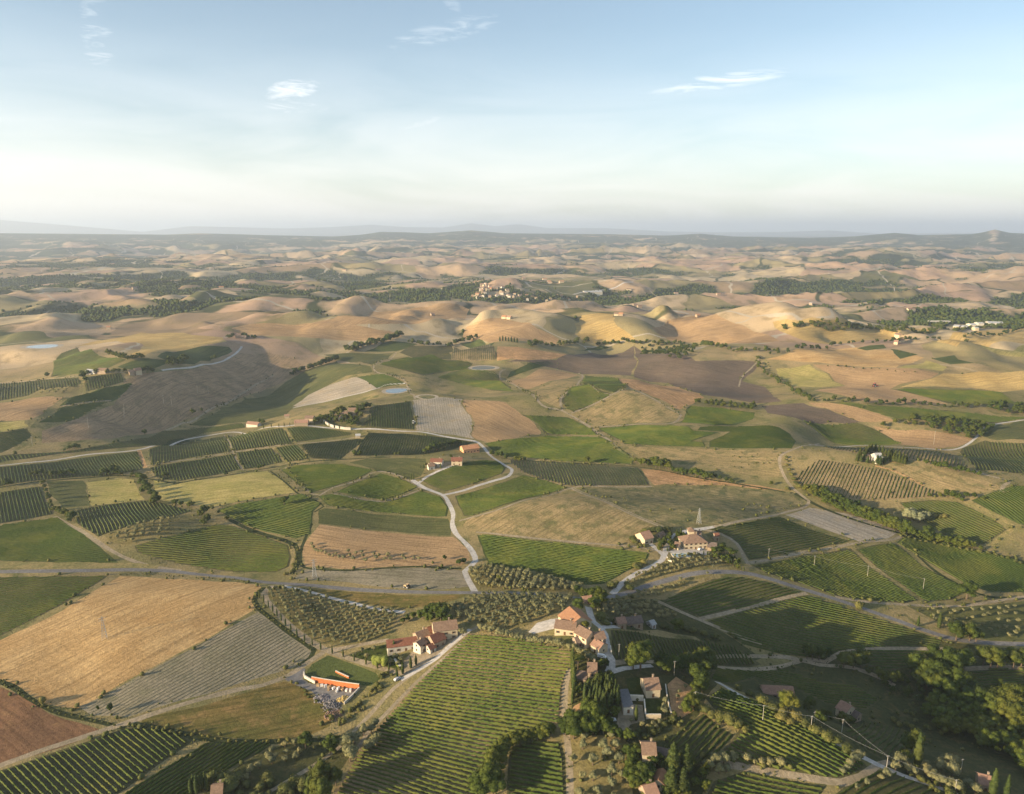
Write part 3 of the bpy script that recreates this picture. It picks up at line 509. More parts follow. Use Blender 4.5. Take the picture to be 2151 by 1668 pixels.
('olive_grove', 'ground of the big planted olive grove beside the cypress avenue', 'olive', [561,1240,597,1236,680,1256,728,1272,780,1280,833,1284,832,1304,807,1338,760,1352,722,1356,687,1356,650,1336,617,1312,580,1268], None),
('olive_grove', 'ground of the olive grove left of the pale concrete yard', 'olive', [950,1278,1010,1249,1100,1251,1205,1259,1190,1284,1130,1300,1110,1312,1060,1322,990,1312,955,1300], None),
('olive_grove', 'ground of the olive grove beside the white road', 'olive', [985,1200,1005,1191,1064,1197,1146,1215,1228,1235,1224,1248,1100,1240,1005,1233,990,1220], None),
('olive_grove', 'ground of the olive slope below the farm with parked cars', 'olive', [1312,1222,1400,1180,1440,1168,1520,1164,1552,1184,1500,1194,1440,1200,1380,1212,1320,1232], None),
('olive_grove', 'ground of the thin olive strip below the paved road', 'olive', [1306,1256,1380,1234,1450,1213,1500,1206,1440,1226,1385,1254,1330,1262], None),
('olive_grove', 'shaded olive ground behind the low roofed houses', 'vine', [1250,1266,1300,1262,1380,1264,1420,1290,1440,1308,1360,1300,1290,1300,1256,1296], None),
('garden', 'green garden of the red roofed farm', 'lawn', [735,1378,780,1358,818,1352,832,1376,848,1396,826,1404,780,1392], None),
]
# name, label, palette, width, centre line
ROADS = [
('ditch', 'dark ditch with bushes between the wheat and the pond verge', 'ditch', 3.5, [556,1234,540,1246,534,1262,545,1280,575,1303,602,1325,640,1350,660,1366,652,1382,630,1399]),
('ditch', 'dark ditch below the golden stubble field', 'ditch', 3.2, [-150,1405,0,1432,60,1466,110,1492,200,1515,262,1530]),
('ditch', 'dark hedge ditch below the scrubby meadow', 'ditch', 4.0, [275,1521,340,1532,430,1551,540,1559,640,1554,700,1556]),
('ditch', 'dark ditch along the left of the pole vineyard', 'ditch', 3.0, [2151,1256,2080,1254,2030,1236,1960,1196,1900,1140]),
('ditch', 'bushy ditch left of the green vineyard with the oak', 'ditch', 4.0, [480,1090,515,1108,560,1124,600,1136,620,1145,626,1165,622,1190,612,1206]),
('ditch', 'bushy ditch above the grey fallow field', 'ditch', 2.5, [655,1100,640,1135,632,1160,640,1192,720,1198,800,1194,870,1190,970,1195]),
('ditch', 'ditch between the first valley vineyards', 'ditch', 2.0, [568,990,625,1036,660,1050,680,1064,660,1076]),
('ditch', 'dark strip painted as shade under the long tree row', 'ditch', 4.5, [1670,1036,1740,1072,1820,1100,1896,1122,1990,1145,2110,1170,2200,1195]),  # no real ditch: tree shade put into the ground colour as a dark strip
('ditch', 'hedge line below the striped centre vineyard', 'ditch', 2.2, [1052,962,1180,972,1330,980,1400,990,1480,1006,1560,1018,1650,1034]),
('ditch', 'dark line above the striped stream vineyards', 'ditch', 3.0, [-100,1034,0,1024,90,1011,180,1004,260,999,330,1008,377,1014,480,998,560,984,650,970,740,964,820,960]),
('farm_track', 'grassy double track along the big sloping vineyard', 'dirt', 2.4, [1005,1316,976,1330,950,1352,916,1380,870,1414,826,1447,782,1496,740,1540,710,1572,646,1616,558,1668]),
('farm_track', 'upper rut track beside the big sloping vineyard', 'dirt', 2.2, [995,1334,962,1358,926,1388,884,1424,846,1462,808,1502,775,1535,740,1590]),
('farm_track', 'red earth track beside the small square vineyard', 'dirt', 3.0, [1196,1404,1188,1440,1186,1500,1190,1545,1196,1600,1198,1700]),
('farm_track', 'pale track through the bottom right vineyards', 'dirt', 3.5, [1500,1600,1600,1618,1700,1634,1770,1644,1810,1632,1845,1606,1870,1600]),
('farm_track', 'dirt track between the lit and the shaded vineyards', 'dirt', 3.0, [1380,1262,1430,1285,1480,1306,1560,1340,1600,1352]),
('farm_track', 'dirt track dividing the road bend vineyards', 'dirt', 3.0, [1470,1300,1560,1279,1640,1258,1695,1246]),
('farm_track', 'shaded farm track behind the long pink roof', 'dirt', 3.5, [1286,1394,1345,1388,1400,1394,1480,1400,1560,1405,1640,1400,1700,1384,1735,1390,1766,1372,1860,1362,1985,1364]),
('farm_track', 'shaded track curving into the ravine trees', 'dirt', 3.5, [1480,1380,1560,1378,1650,1380,1720,1396,1790,1402,1850,1424,1880,1440]),
('farm_track', 'dirt track above the ravine terrace', 'dirt', 4.0, [1960,1430,2010,1408,2090,1402,2151,1404,2200,1430]),
('farm_track', 'narrow road below the right hand spur', 'gravel', 3.2, [1506,1432,1545,1455,1600,1482,1660,1508,1720,1538,1780,1574,1840,1604,1900,1630,1960,1650,2010,1668,2080,1700]),
('farm_track', 'track between the dark vineyard and the pale stubble', 'dirt', 3.0, [1575,1182,1690,1160,1790,1142,1870,1134,1900,1124]),
('farm_track', 'curved track right of the walled farm', 'dirt', 3.0, [1476,1112,1515,1122,1548,1142,1562,1168,1572,1186]),
('farm_track', 'pale path along the foot of the pole vineyard', 'dirt', 3.0, [1755,1254,1830,1265,1900,1270,2000,1273,2040,1271,2090,1263,2151,1254,2300,1250]),
('farm_track', 'sandy track above the big green vineyard', 'dirt', 2.6, [1380,1156,1320,1147,1180,1136,1080,1126,1000,1118]),
('farm_track', 'dirt track below the dark bend vineyard', 'dirt', 2.6, [965,1094,1000,1084,1060,1066,1130,1045,1200,1025,1290,1023,1370,1022]),
('farm_track', 'straight white edged track down the bare field', 'dirt', 2.2, [1200,1026,1250,1046,1320,1078,1390,1108]),
('farm_track', 'second rut of the straight track down the bare field', 'dirt', 1.2, [1207,1026,1258,1046,1328,1078,1398,1108]),
('farm_track', 'long dirt track between vineyards right of centre', 'dirt', 4.0, [1100,820,1130,842,1180,862,1215,882,1250,905,1290,935,1335,966]),
('farm_track', 'farm track around the dome shaped hill', 'dirt', 3.5, [1255,897,1338,891,1405,890,1428,876,1425,868,1390,848,1345,824,1318,814]),
('farm_track', 'track between the twin green plots', 'dirt', 3.2, [1180,862,1178,838,1195,820,1215,804,1224,790,1215,784]),
('farm_track', 'short track across the twin green plots', 'dirt', 2.6, [1216,806,1250,817,1284,829]),
('farm_track', 'track edging the lower twin plot', 'dirt', 2.6, [1200,868,1245,850,1284,830,1318,816]),
('farm_track', 'farm track climbing past the oval pond', 'dirt', 3.0, [1100,820,1065,800,1050,792,1052,780,1062,776]),
('farm_track', 'farm track past the round pond', 'dirt', 3.0, [872,838,860,822,850,800,830,790,795,783,785,770,800,758,832,740]),
('farm_track', 'pale track left of the round pond', 'gravel', 3.0, [615,857,660,848,730,832,785,818,812,808,852,805]),
('farm_track', 'hill track above the striped left vineyards', 'dirt', 3.0, [348,904,380,890,420,874,500,832,540,806,575,788]),
('farm_track', 'track below the left ribbon vineyard', 'verge', 3.2, [120,862,75,885,60,900,80,925,60,940,0,955]),
('farm_track', 'pale ridge road climbing to the golden hill', 'gravel', 4.0, [340,778,400,772,440,765,480,752,500,738,508,728]),
('farm_track', 'sandy edge of the ridge farm vineyards', 'dirt', 2.5, [-50,806,90,797,168,790,260,783]),
('farm_track', 'dirt track dividing the tongue vineyard', 'dirt', 2.2, [130,853,180,845,234,841]),
('farm_track', 'dirt lane beside the lower left vineyards', 'dirt', 3.5, [115,1085,160,1110,200,1135,240,1160,285,1180,330,1192,380,1198]),
('farm_track', 'tan verge lane along the paved road', 'verge', 9.0, [-150,1186,0,1186,130,1188,260,1188,330,1194]),
('farm_track', 'field path between valley centre vineyards', 'dirt', 2.5, [600,982,656,1038,700,1024,750,1010,790,991,838,999,884,1026]),
('farm_track', 'lower field path between valley centre vineyards', 'dirt', 2.2, [695,1036,750,1047,806,1053,850,1041,888,1026]),
('farm_track', 'track along the ends of the striped left plots', 'dirt', 2.6, [300,980,400,965,490,950,570,938,650,930,752,918]),
('farm_track', 'orange gap track between the first two road plots', 'earth', 4.0, [292,946,305,982]),
('farm_track', 'gap track between the second and third plots', 'dirt', 2.0, [471,914,490,950,510,988]),
('farm_track', 'gap track between the fourth and fifth plots', 'verge', 2.6, [596,898,622,932,656,968]),
('farm_track', 'yellow earth track on the farmhouse hill', 'earth', 2.2, [1838,978,1880,990,1910,1004,1940,1020]),
('farm_track', 'straight farm track across the right middle', 'gravel', 2.6, [1700,934,1799,936,1903,940,1981,945,2013,942,2034,932,2054,915,2062,902,2086,892,2151,882,2240,876]),
('farm_track', 'dirt track curving beside the right rough vineyard', 'dirt', 3.5, [2036,986,2080,1000,2120,1010,2108,1020,2104,1034]),
('farm_track', 'dirt strip below the right rough vineyard', 'verge', 3.6, [2020,1052,2060,1066,2100,1088,2130,1106,2100,1130,2084,1146]),
('farm_track', 'creekside track in the right distance', 'dirt', 3.0, [1598,748,1590,760,1560,790,1552,812]),
('farm_track', 'curving field track beside the gold field', 'verge', 4.0, [1608,756,1614,775,1640,796,1680,828,1700,838]),
('stone_wall', 'x', 'pale', 0.1, [0,0,1,1]),
('farm_road', 'white gravel road winding up from the paved road', 'gravel', 4.2, [998,1244,992,1233,982,1215,976,1200,989,1189,999,1178,993,1160,979,1142,958,1121,950,1100,952,1080,943,1058,930,1040,890,1024,866,1008]),
('farm_road', 'white gravel road bending up to the orange farm buildings', 'gravel', 3.8, [930,1040,975,1030,1000,1021,1040,1009,1068,1000,1075,986,1057,975,1034,960,1018,942,1005,930]),
('farm_road', 'pale farm road running left along the vineyards', 'gravel', 3.6, [1005,930,995,926,930,916,864,906,800,902,747,901,682,898,620,893,586,896,547,901,500,908,443,914,370,930,299,943,182,955,100,968,0,978,-150,985]),
('farm_road', 'gravel driveway to the white walled farmhouses', 'gravel', 3.0, [880,1014,895,1002,915,992,940,982,960,976]),
('farm_road', 'pale farm road to the walled farm with parked cars', 'gravel', 4.0, [1286,1248,1307,1225,1338,1204,1375,1187,1391,1176,1397,1162,1402,1142,1414,1124,1437,1116,1474,1111,1510,1105]),
('farm_road', 'dirt road curving up past the scrubby field to the track junction', 'dirt', 3.2, [1500,1107,1521,1103,1591,1088,1650,1076,1690,1065,1699,1052,1686,1042,1668,1028,1650,1005,1638,975,1642,955,1666,944,1690,936,1721,932]),
('farm_road', 'short pale spur to the small barn', 'gravel', 3.5, [1394,1166,1378,1152,1364,1140]),
('farm_road', 'cypress avenue road to the red roofed farm', 'dirt', 4.0, [572,1230,555,1246,560,1262,576,1280,600,1306,617,1321,652,1348,684,1365,734,1383,793,1400,831,1412,860,1410]),
('farm_road', 'dirt road from the olive grove to the red roofed farm', 'dirt', 3.4, [684,1367,720,1362,763,1353,816,1344]),
('farm_road', 'dirt farm road along the bottom left fields', 'dirt', 3.6, [-150,1660,0,1608,88,1576,150,1556,205,1538,293,1509,395,1476,497,1449,553,1439,600,1422,620,1410,652,1388,680,1370]),
('farm_road', 'pale path behind the big olive grove', 'gravel', 3.0, [590,1230,605,1233,675,1250,749,1269,790,1279,850,1286]),
('farm_road', 'concrete track from the red roofed farm', 'gravel', 3.0, [988,1322,950,1352,915,1384,870,1412,842,1428]),
('farm_road', 'white village lane between the hilltop barns', 'gravel', 4.0, [1236,1275,1240,1290,1246,1305,1262,1318,1270,1330,1274,1350,1276,1370,1284,1384,1284,1400,1278,1412]),
('farm_road', 'side lane to the low roofed houses', 'gravel', 3.0, [1264,1318,1285,1316,1300,1317]),
('farm_road', 'gravel drive behind the villa', 'gravel', 3.0, [1282,1412,1310,1404,1345,1400,1370,1398]),
('paved_road', 'grey paved country road crossing the whole valley', 'asphalt', 4.8, [-200,1204,0,1201,130,1199,250,1197,320,1198,380,1202,480,1212,556,1223,660,1230,720,1236,800,1241,900,1244,985,1245,1060,1245,1120,1247,1200,1254,1240,1259,1286,1253,1350,1234,1400,1219,1450,1206,1500,1201,1560,1203,1600,1211,1650,1226,1708,1244,1760,1260,1810,1277,1884,1303,1930,1320,1971,1333,2020,1345,2088,1351,2151,1353,2400,1358]),
('village_road', 'distant road below the hill village', 'gravel', 6.0, [1205,618,1250,610,1300,600,1330,592]),
]
ROADS = [r for r in ROADS if r[0] != 'stone_wall']
# ------------------------------------------------------------ ponds: level pads in the terrain
PONDS = [(832, 820, 17, 'oval reservoir pond with a bare rim, left of centre'), (1015, 772, 20, 'reservoir pond with a pale earth rim in the centre distance'),
         (90, 727, 27, 'bright blue pond on the far left hill'), (897, 833, 12, '')]
for (u, v, r, lb) in PONDS:
    p = cast([(u, v)])[0]; PADS.append((p[0], p[1], r * 1.5, ground(p[0], p[1]) - 0.5, 2.2))
for (u, v, r, up, soft) in [(1018, 612, 75, 5, 2.2), (2050, 688, 170, 0, 1.5)]:
    p = cast([(u, v)])[0]; PADS.append((p[0], p[1], r, ground(p[0], p[1]) + up, soft))
def inside(poly, P, winding=False):
    x, y = P[:, 0], P[:, 1]; x0, y0 = poly[:, 0], poly[:, 1]
    x1, y1 = np.roll(x0, -1), np.roll(y0, -1)
    res = np.zeros(len(P), np.int32)
    for i in range(len(poly)):
        up = (y0[i] <= y) & (y1[i] > y); dn = (y1[i] <= y) & (y0[i] > y)
        if not (up.any() or dn.any()): continue
        side = (x1[i] - x0[i]) * (y - y0[i]) - (x - x0[i]) * (y1[i] - y0[i])
        res += (up & (side > 0)).astype(np.int32) - (dn & (side < 0)).astype(np.int32)
    return res != 0
def densify(P, step, closed=True):
    out = []
    n = len(P)
    for i in range(n if closed else n - 1):
        a, b = P[i], P[(i + 1) % n]
        k = max(1, int(np.hypot(*(b - a)) / step))
        for j in range(k): out.append(a + (b - a) * j / k)
    if not closed: out.append(P[-1])
    return np.array(out)
def catmull(P, step=7.0):
    Q = np.vstack([2 * P[0] - P[1], P, 2 * P[-1] - P[-2]]); out = []
    for i in range(1, len(Q) - 2):
        p0, p1, p2, p3 = Q[i - 1:i + 3]; k = max(1, int(np.hypot(*(p2 - p1)) / step))
        for j in range(k):
            t = j / k
            out.append(0.5 * (2 * p1 + (p2 - p0) * t + (2 * p0 - 5 * p1 + 4 * p2 - p3) * t * t + (3 * p1 - p0 - 3 * p2 + p3) * t**3))
    out.append(P[-1]); return np.array(out)
REG = []   # (world polygon, name, label, palette, angle, streak)
VINES = []
_all = [p for f in FIELDS for p in zip(f[3][0::2], f[3][1::2])]
_ray = cast(_all); _k = 0
_pr = cast([(q[0], q[1]) for f in FIELDS for q in ([f[4][:2], f[4][2:4]] if f[4] else [])]); _j = 0
rs = np.random.RandomState(5)
for (nm, lb, pal, px, rows) in FIELDS:
    n = len(px) // 2; poly = _ray[_k:_k + n]; _k += n
    ang = 0.0; streak = 0.0
    if rows:
        d = _pr[_j + 1] - _pr[_j]; _j += 2
        ang = math.atan2(d[1], d[0]); streak = .7 if len(rows) == 4 else .3
        if len(rows) > 4: VINES.append((poly, d / np.hypot(*d), rows[4], rows[5], rows[6], lb))
    dist = np.hypot(*poly.mean(0))
    P = densify(poly, 9 if dist < 1200 else 25)
    P = P + rs.uniform(-.5, .5, P.shape) * (1 if dist < 900 else 2)
    if not (rows and len(rows) > 4 and dist < 900): P = P + np.stack([vn(P[:, 0] / 24, P[:, 1] / 24, 71), vn(P[:, 0] / 24, P[:, 1] / 24, 72)], 1) * (1.6 if dist < 900 else 5)
    REG.append((P, nm, lb, pal, ang, streak))
CENTRE = {}
for (nm, lb, pal, wd, px) in ROADS:
    c = catmull(cast(list(zip(px[0::2], px[1::2]))))
    CENTRE[lb] = c
    t = np.gradient(c, axis=0); t /= np.maximum(1e-6, np.hypot(t[:, 0], t[:, 1]))[:, None]
    nn = np.stack([-t[:, 1], t[:, 0]], 1)
    wv = wd / 2 * (1 + (0.16 * vn(np.arange(len(c)) * .35, np.zeros(len(c)), 31) if pal != 'asphalt' else 0))[:, None] if pal != 'asphalt' else wd / 2
    L = c + nn * wv; R = c - nn * wv
    REG.append((np.vstack([L, R[::-1]]), nm, lb, pal, 0.0, 0.0))
for k, (u, v, r, lb) in enumerate(PONDS):
    a = np.linspace(0, 2 * PI, 41)[:-1]; px_, py_ = PADS[k][:2]
    wob = 1 + .09 * np.sin(2 * a + k) + .05 * np.sin(3 * a + 2 * k)
    ci = np.stack([np.cos(a) * wob, np.sin(a) * wob], 1)
    REG.append((np.array([px_, py_]) + ci * r * 1.38, 'pond_bank', 'bare earth bank of the ' + (lb or 'dried out basin beside the oval pond'), 'pale', 0.0, 0.0))
    REG.append((np.array([px_, py_]) + ci * r, 'pond' if lb else 'dry_basin', lb or 'dried out muddy basin beside the oval pond', 'water' if lb else 'scrub', 0.0, 0.0))
# ------------------------------------------------------------ points and triangulation
dense = np.arange(-0.80, 0.801, 0.0078); coarse = np.arange(0.86, PI, 0.07)
ths = np.concatenate([-coarse[::-1], dense, coarse])
rr = [60.0, 100.0, 130.0, 155.0]
while rr[-1] < 1000: rr.append(rr[-1] + 5.2)
while rr[-1] < 6000: rr.append(rr[-1] * 1.0095)
rr = np.array(rr)
TH, RR = np.meshgrid(ths, rr)
jit = rs.uniform(-.25, .25, TH.shape) * .0078
GX = (RR * np.sin(TH + jit)).ravel(); GY = (RR * np.cos(TH + jit)).ravel()
GP = [(0.0, 0.0)] + list(zip(GX, GY))
E = []
for (P, *_r) in REG:
    b = len(GP); GP += [tuple(q) for q in P]; n = len(P)
    E += [(b + i, b + (i + 1) % n) for i in range(n)]
res = cdt([Vector(p) for p in GP], E, [], 0, 1e-3) if False else delaunay_2d_cdt([Vector(p) for p in GP], E, [], 0, 1e-3)
TV = np.array([(p.x, p.y) for p in res[0]]); TF = np.array(res[2], dtype=np.int64)
TC = TV[TF].mean(1)
owner = np.full(len(TF), -1)
for k, (P, *_r) in enumerate(REG):
    lo, hi = P.min(0), P.max(0)
    c = np.where((TC[:, 0] > lo[0]) & (TC[:, 0] < hi[0]) & (TC[:, 1] > lo[1]) & (TC[:, 1] < hi[1]))[0]
    if len(c): owner[c[inside(P, TC[c])]] = k
TZ = terr(TV[:, 0], TV[:, 1])
def normals(x, y, e=2.5):
    dx = (terr(x + e, y) - terr(x - e, y)) / (2 * e); dy = (terr(x, y + e) - terr(x, y - e)) / (2 * e)
    n = np.stack([-dx, -dy, np.ones_like(dx)], 1); return n / np.linalg.norm(n, axis=1)[:, None]
TN = normals(TV[:, 0], TV[:, 1])
def valley(x, y):
    h = terr(x, y); d = 170.0
    return (terr(x + d, y) + terr(x - d, y) + terr(x, y + d) + terr(x, y - d)) / 4 - h
def wood_mask(x, y):
    r = np.hypot(x, y)
    vl = valley(x, y)
    wx = x + 130 * vn(x / 640, y / 520, 21) + 40 * vn(x / 170, y / 150, 24); wy = y + 130 * vn(x / 640, y / 520, 22) + 40 * vn(x / 170, y / 150, 23)
    u = wx * .93 + wy * .36; v = -wx * .36 + wy * .93
    gl = 1 - sm(vn(u / 760, v / 270, 6), -.5, -.05); g2 = 1 - sm(np.abs(vn(u / 430 + .8 * v / 430, v / 125, 7)), .02, .14)
    w = .34 + .55 * gl * sm(vn(x / 800, y / 600, 43), -.5, .2) + .32 * g2 * sm(vn(x / 500, y / 420, 44), -.2, .5) + vl / 40 + .5 * vn(x / 420, y / 300, 41) + .3 * vn(x / 95, y / 75, 42)
    w = w + .16 * sm(r, 4500, 8000) + .3 * sm(r, 8500, 12500) - .25 * sm(x, -300, 1500) * (1 - sm(r, 5000, 9000)) - .9 * sm(2500 - r, 0, 900)
    w = w + .025
    return w
# ------------------------------------------------------------ open country material
m, b, n = principled('open_country', 0.95, 0.05)
geo = n.n.new('ShaderNodeNewGeometry').outputs['Position']
flat = n.vmath('MULTIPLY', geo, (1, 1, 0))
wn1 = n.n.new('ShaderNodeTexNoise'); n.l.new(flat, wn1.inputs['Vector']); wn1.inputs['Scale'].default_value = .0035; wn1.inputs['Detail'].default_value = 3
warp = n.vmath('ADD', flat, n.vmath('MULTIPLY', n.vmath('SUBTRACT', wn1.outputs['Color'], (.5, .5, .5)), (260, 260, 0)))
vo = n.n.new('ShaderNodeTexVoronoi'); vo.inputs['Scale'].default_value = 1 / 310.0; n.l.new(n.vmath('MULTIPLY', warp, (.8, 1.15, 0)), vo.inputs['Vector'])
cid = n.n.new('ShaderNodeSeparateColor'); n.l.new(vo.outputs['Color'], cid.inputs[0])
patch = n.n.new('ShaderNodeValToRGB'); patch.color_ramp.interpolation = 'CONSTANT'
stops = [(0, (.41, .29, .18)), (.16, (.43, .29, .19)), (.3, (.46, .345, .21)), (.44, (.37, .25, .17)), (.56, (.42, .33, .20)), (.66, (.30, .245, .12)), (.79, (.26, .21, .10)), (.86, (.28, .20, .12)), (.965, (.13, .13, .055))]
ee = patch.color_ramp.elements
while len(ee) < len(stops): ee.new(.5)
for k, (p, c) in enumerate(stops): ee[k].position = p; ee[k].color = (*c, 1)
n.l.new(cid.outputs[0], patch.inputs[0])
near = n.mix(n.step(n.noise(flat, 1 / 65.0, 5, .6), .4, .62), (.29, .225, .105), (.19, .17, .068))
near = n.mix(n.step(n.noise(n.vmath('ADD', flat, (90., 40., 0.)), 1 / 22.0, 5, .65), .5, .66), near, (.12, .125, .045))
rad = n.vmath('LENGTH', flat) if False else None
ln = n.n.new('ShaderNodeVectorMath'); ln.operation = 'LENGTH'; n.l.new(flat, ln.inputs[0]); rad = ln.outputs['Value']
cc = n.mix(n.step(rad, 1250, 1700), near, patch.outputs[0])
cc = n.mix(n.math('MULTIPLY', n.step(n.noise(flat, 1 / 52.0, 7, .68), .48, .66), .6), cc, (.19, .15, .075))
at = n.n.new('ShaderNodeAttribute'); at.attribute_name = 'wood'
wv = n.math('ADD', at.outputs['Fac'], n.math('MULTIPLY', n.math('SUBTRACT', n.noise(flat, 1 / 45.0, 6, .7), .5), .42))
cc = n.mix(n.math('MULTIPLY', n.step(wv, .26, .42), .7), cc, (.15, .14, .075))
cc = n.mix(n.step(wv, .47, .52), cc, (.04, .055, .022))
vo3 = n.n.new('ShaderNodeTexVoronoi'); vo3.feature = 'DISTANCE_TO_EDGE'; vo3.inputs['Scale'].default_value = 1 / 620.0; n.l.new(n.vmath('ADD', warp, (300., 90., 0.)), vo3.inputs['Vector'])
cc = n.mix(n.math('MULTIPLY', n.step(vo3.outputs['Distance'], .006, .003), n.step(rad, 1300, 1600)), cc, (.42, .36, .27))
vo2 = n.n.new('ShaderNodeTexVoronoi'); vo2.feature = 'DISTANCE_TO_EDGE'; vo2.inputs['Scale'].default_value = 1 / 310.0
n.l.new(n.vmath('MULTIPLY', warp, (.8, 1.15, 0)), vo2.inputs['Vector'])
hed = n.math('MULTIPLY', n.step(vo2.outputs['Distance'], .035, .012), n.step(n.noise(flat, 1 / 160.0, 2, .5), .42, .56))
cc = n.mix(n.math('MULTIPLY', hed, n.step(rad, 1400, 2000)), cc, (.06, .07, .028))
fine = n.noise(flat, .45, 3, .7)
cc = n.mix(1.0, cc, n.ramp(fine, [(.3, .74), (.7, 1.22)]), 'MULTIPLY')
bp = n.n.new('ShaderNodeBump'); bp.inputs['Distance'].default_value = 1.0; bp.inputs['Strength'].default_value = .6
n.l.new(n.math('ADD', n.noise(geo, .9, 3, .7), fine), bp.inputs['Height']); n.l.new(bp.outputs[0], b.inputs['Normal'])
n.l.new(cc, b.inputs['Base Color'])
OPEN = m
def patch_obj(name, faces, m_, label, kind='structure', wood=False):
    vid = np.unique(faces); remap = np.zeros(len(TV), np.int64); remap[vid] = np.arange(len(vid))
    Vv = np.column_stack([TV[vid], TZ[vid]])
    o = mesh_obj(name, Vv, remap[faces], m_, smooth=True)
    o.data.normals_split_custom_set_from_vertices(TN[vid].tolist())
    if wood:
        a = o.data.attributes.new('wood', 'FLOAT', 'POINT')
        a.data.foreach_set('value', wood_mask(TV[vid, 0], TV[vid, 1]).astype(np.float32))
    return tag(o, label, name.replace('_', ' '), None, kind)
fo = TF[owner < 0]
patch_obj('ground', fo, OPEN, 'open dry countryside around and between all the fields', wood=True)
usedlab = {}
for k, (P, nm, lb, pal, ang, streak) in enumerate(REG):
    f = TF[owner == k]
    if not len(f): print('EMPTY', nm, lb); continue
    if lb in usedlab: lb = lb
    patch_obj(nm, f, field_mat(pal, ang, streak), lb)
# distant hills
ths2 = np.concatenate([-coarse[::-1], np.arange(-0.80, 0.801, 0.0036), coarse])
r2 = [5900.0]
while r2[-1] < 60000: r2.append(r2[-1] * 1.011)
r2 = np.array(r2); TH2, R2 = np.meshgrid(ths2, r2)
X2, Y2 = R2 * np.sin(TH2), R2 * np.cos(TH2)
Z2_ = terr(X2.ravel(), Y2.ravel()).reshape(X2.shape); Z2_[:7] -= np.linspace(14, 1, 7)[:, None]
nc = len(ths2); I, J = np.meshgrid(np.arange(len(r2) - 1), np.arange(nc - 1), indexing='ij')
q = (I * nc + J).ravel()
far = mesh_obj('distant_hills', np.column_stack([X2.ravel(), Y2.ravel(), Z2_.ravel()]), np.stack([q, q + 1, q + nc + 1, q + nc], 1), OPEN, smooth=True)
a = far.data.attributes.new('wood', 'FLOAT', 'POINT'); a.data.foreach_set('value', wood_mask(X2.ravel(), Y2.ravel()).astype(np.float32))
tag(far, 'far hazy hills and low mountain ranges on the horizon', 'hills', None, 'structure')
print('ground', round(time.time() - T0, 1), len(TF))
# ------------------------------------------------------------ vines
def leaf_mat(name, a, b_, c_, scale=1.2, rand=.25):
    m, b, n = principled(name, .75, .12)
    geo = n.n.new('ShaderNodeNewGeometry').outputs['Position']
    cc = n.mix(n.step(n.noise(geo, scale, 3, .65), .35, .65), a, b_)
    cc = n.mix(n.math('MULTIPLY', n.step(n.noise(n.vmath('ADD', geo, (37., 11., 5.)), .035, 3, .6), .42, .68), .65), cc, c_)
    oi = n.n.new('ShaderNodeObjectInfo').outputs['Random']
    cc = n.mix(1.0, cc, n.mix(oi, (1 - rand, 1 - rand * .8, 1 - rand), (1 + rand, 1 + rand * .7, 1)), 'MULTIPLY')
    n.l.new(cc, b.inputs['Base Color'])
    return m
VM = leaf_mat('vine_leaves', (.042, .066, .013), (.078, .104, .020), (.13, .13, .03), 1.1, .08)
VMB = leaf_mat('bright_vine_leaves', (.040, .068, .013), (.075, .102, .019), (.13, .135, .028), 1.1, .05)
VMY = leaf_mat('young_vine_leaves', (.11, .115, .055), (.15, .145, .075), (.20, .18, .10), 1.1, .05)
def row_lines(poly, d, sp):
    nrm = np.array([-d[1], d[0]]); u = poly @ nrm; a = poly @ d; out = []
    n = len(poly)
    for s in np.arange(u.min() + sp * .5, u.max(), sp):
        xs = []
        for i in range(n):
            j = (i + 1) % n
            if (u[i] <= s) != (u[j] <= s): xs.append(a[i] + (a[j] - a[i]) * (s - u[i]) / (u[j] - u[i]))
        xs.sort()
        for k in range(0, len(xs) - 1, 2):
            if xs[k + 1] - xs[k] > 9: out.append((s, xs[k] + 1.5, xs[k + 1] - 1.5))
    return out, nrm
VLAB = {}
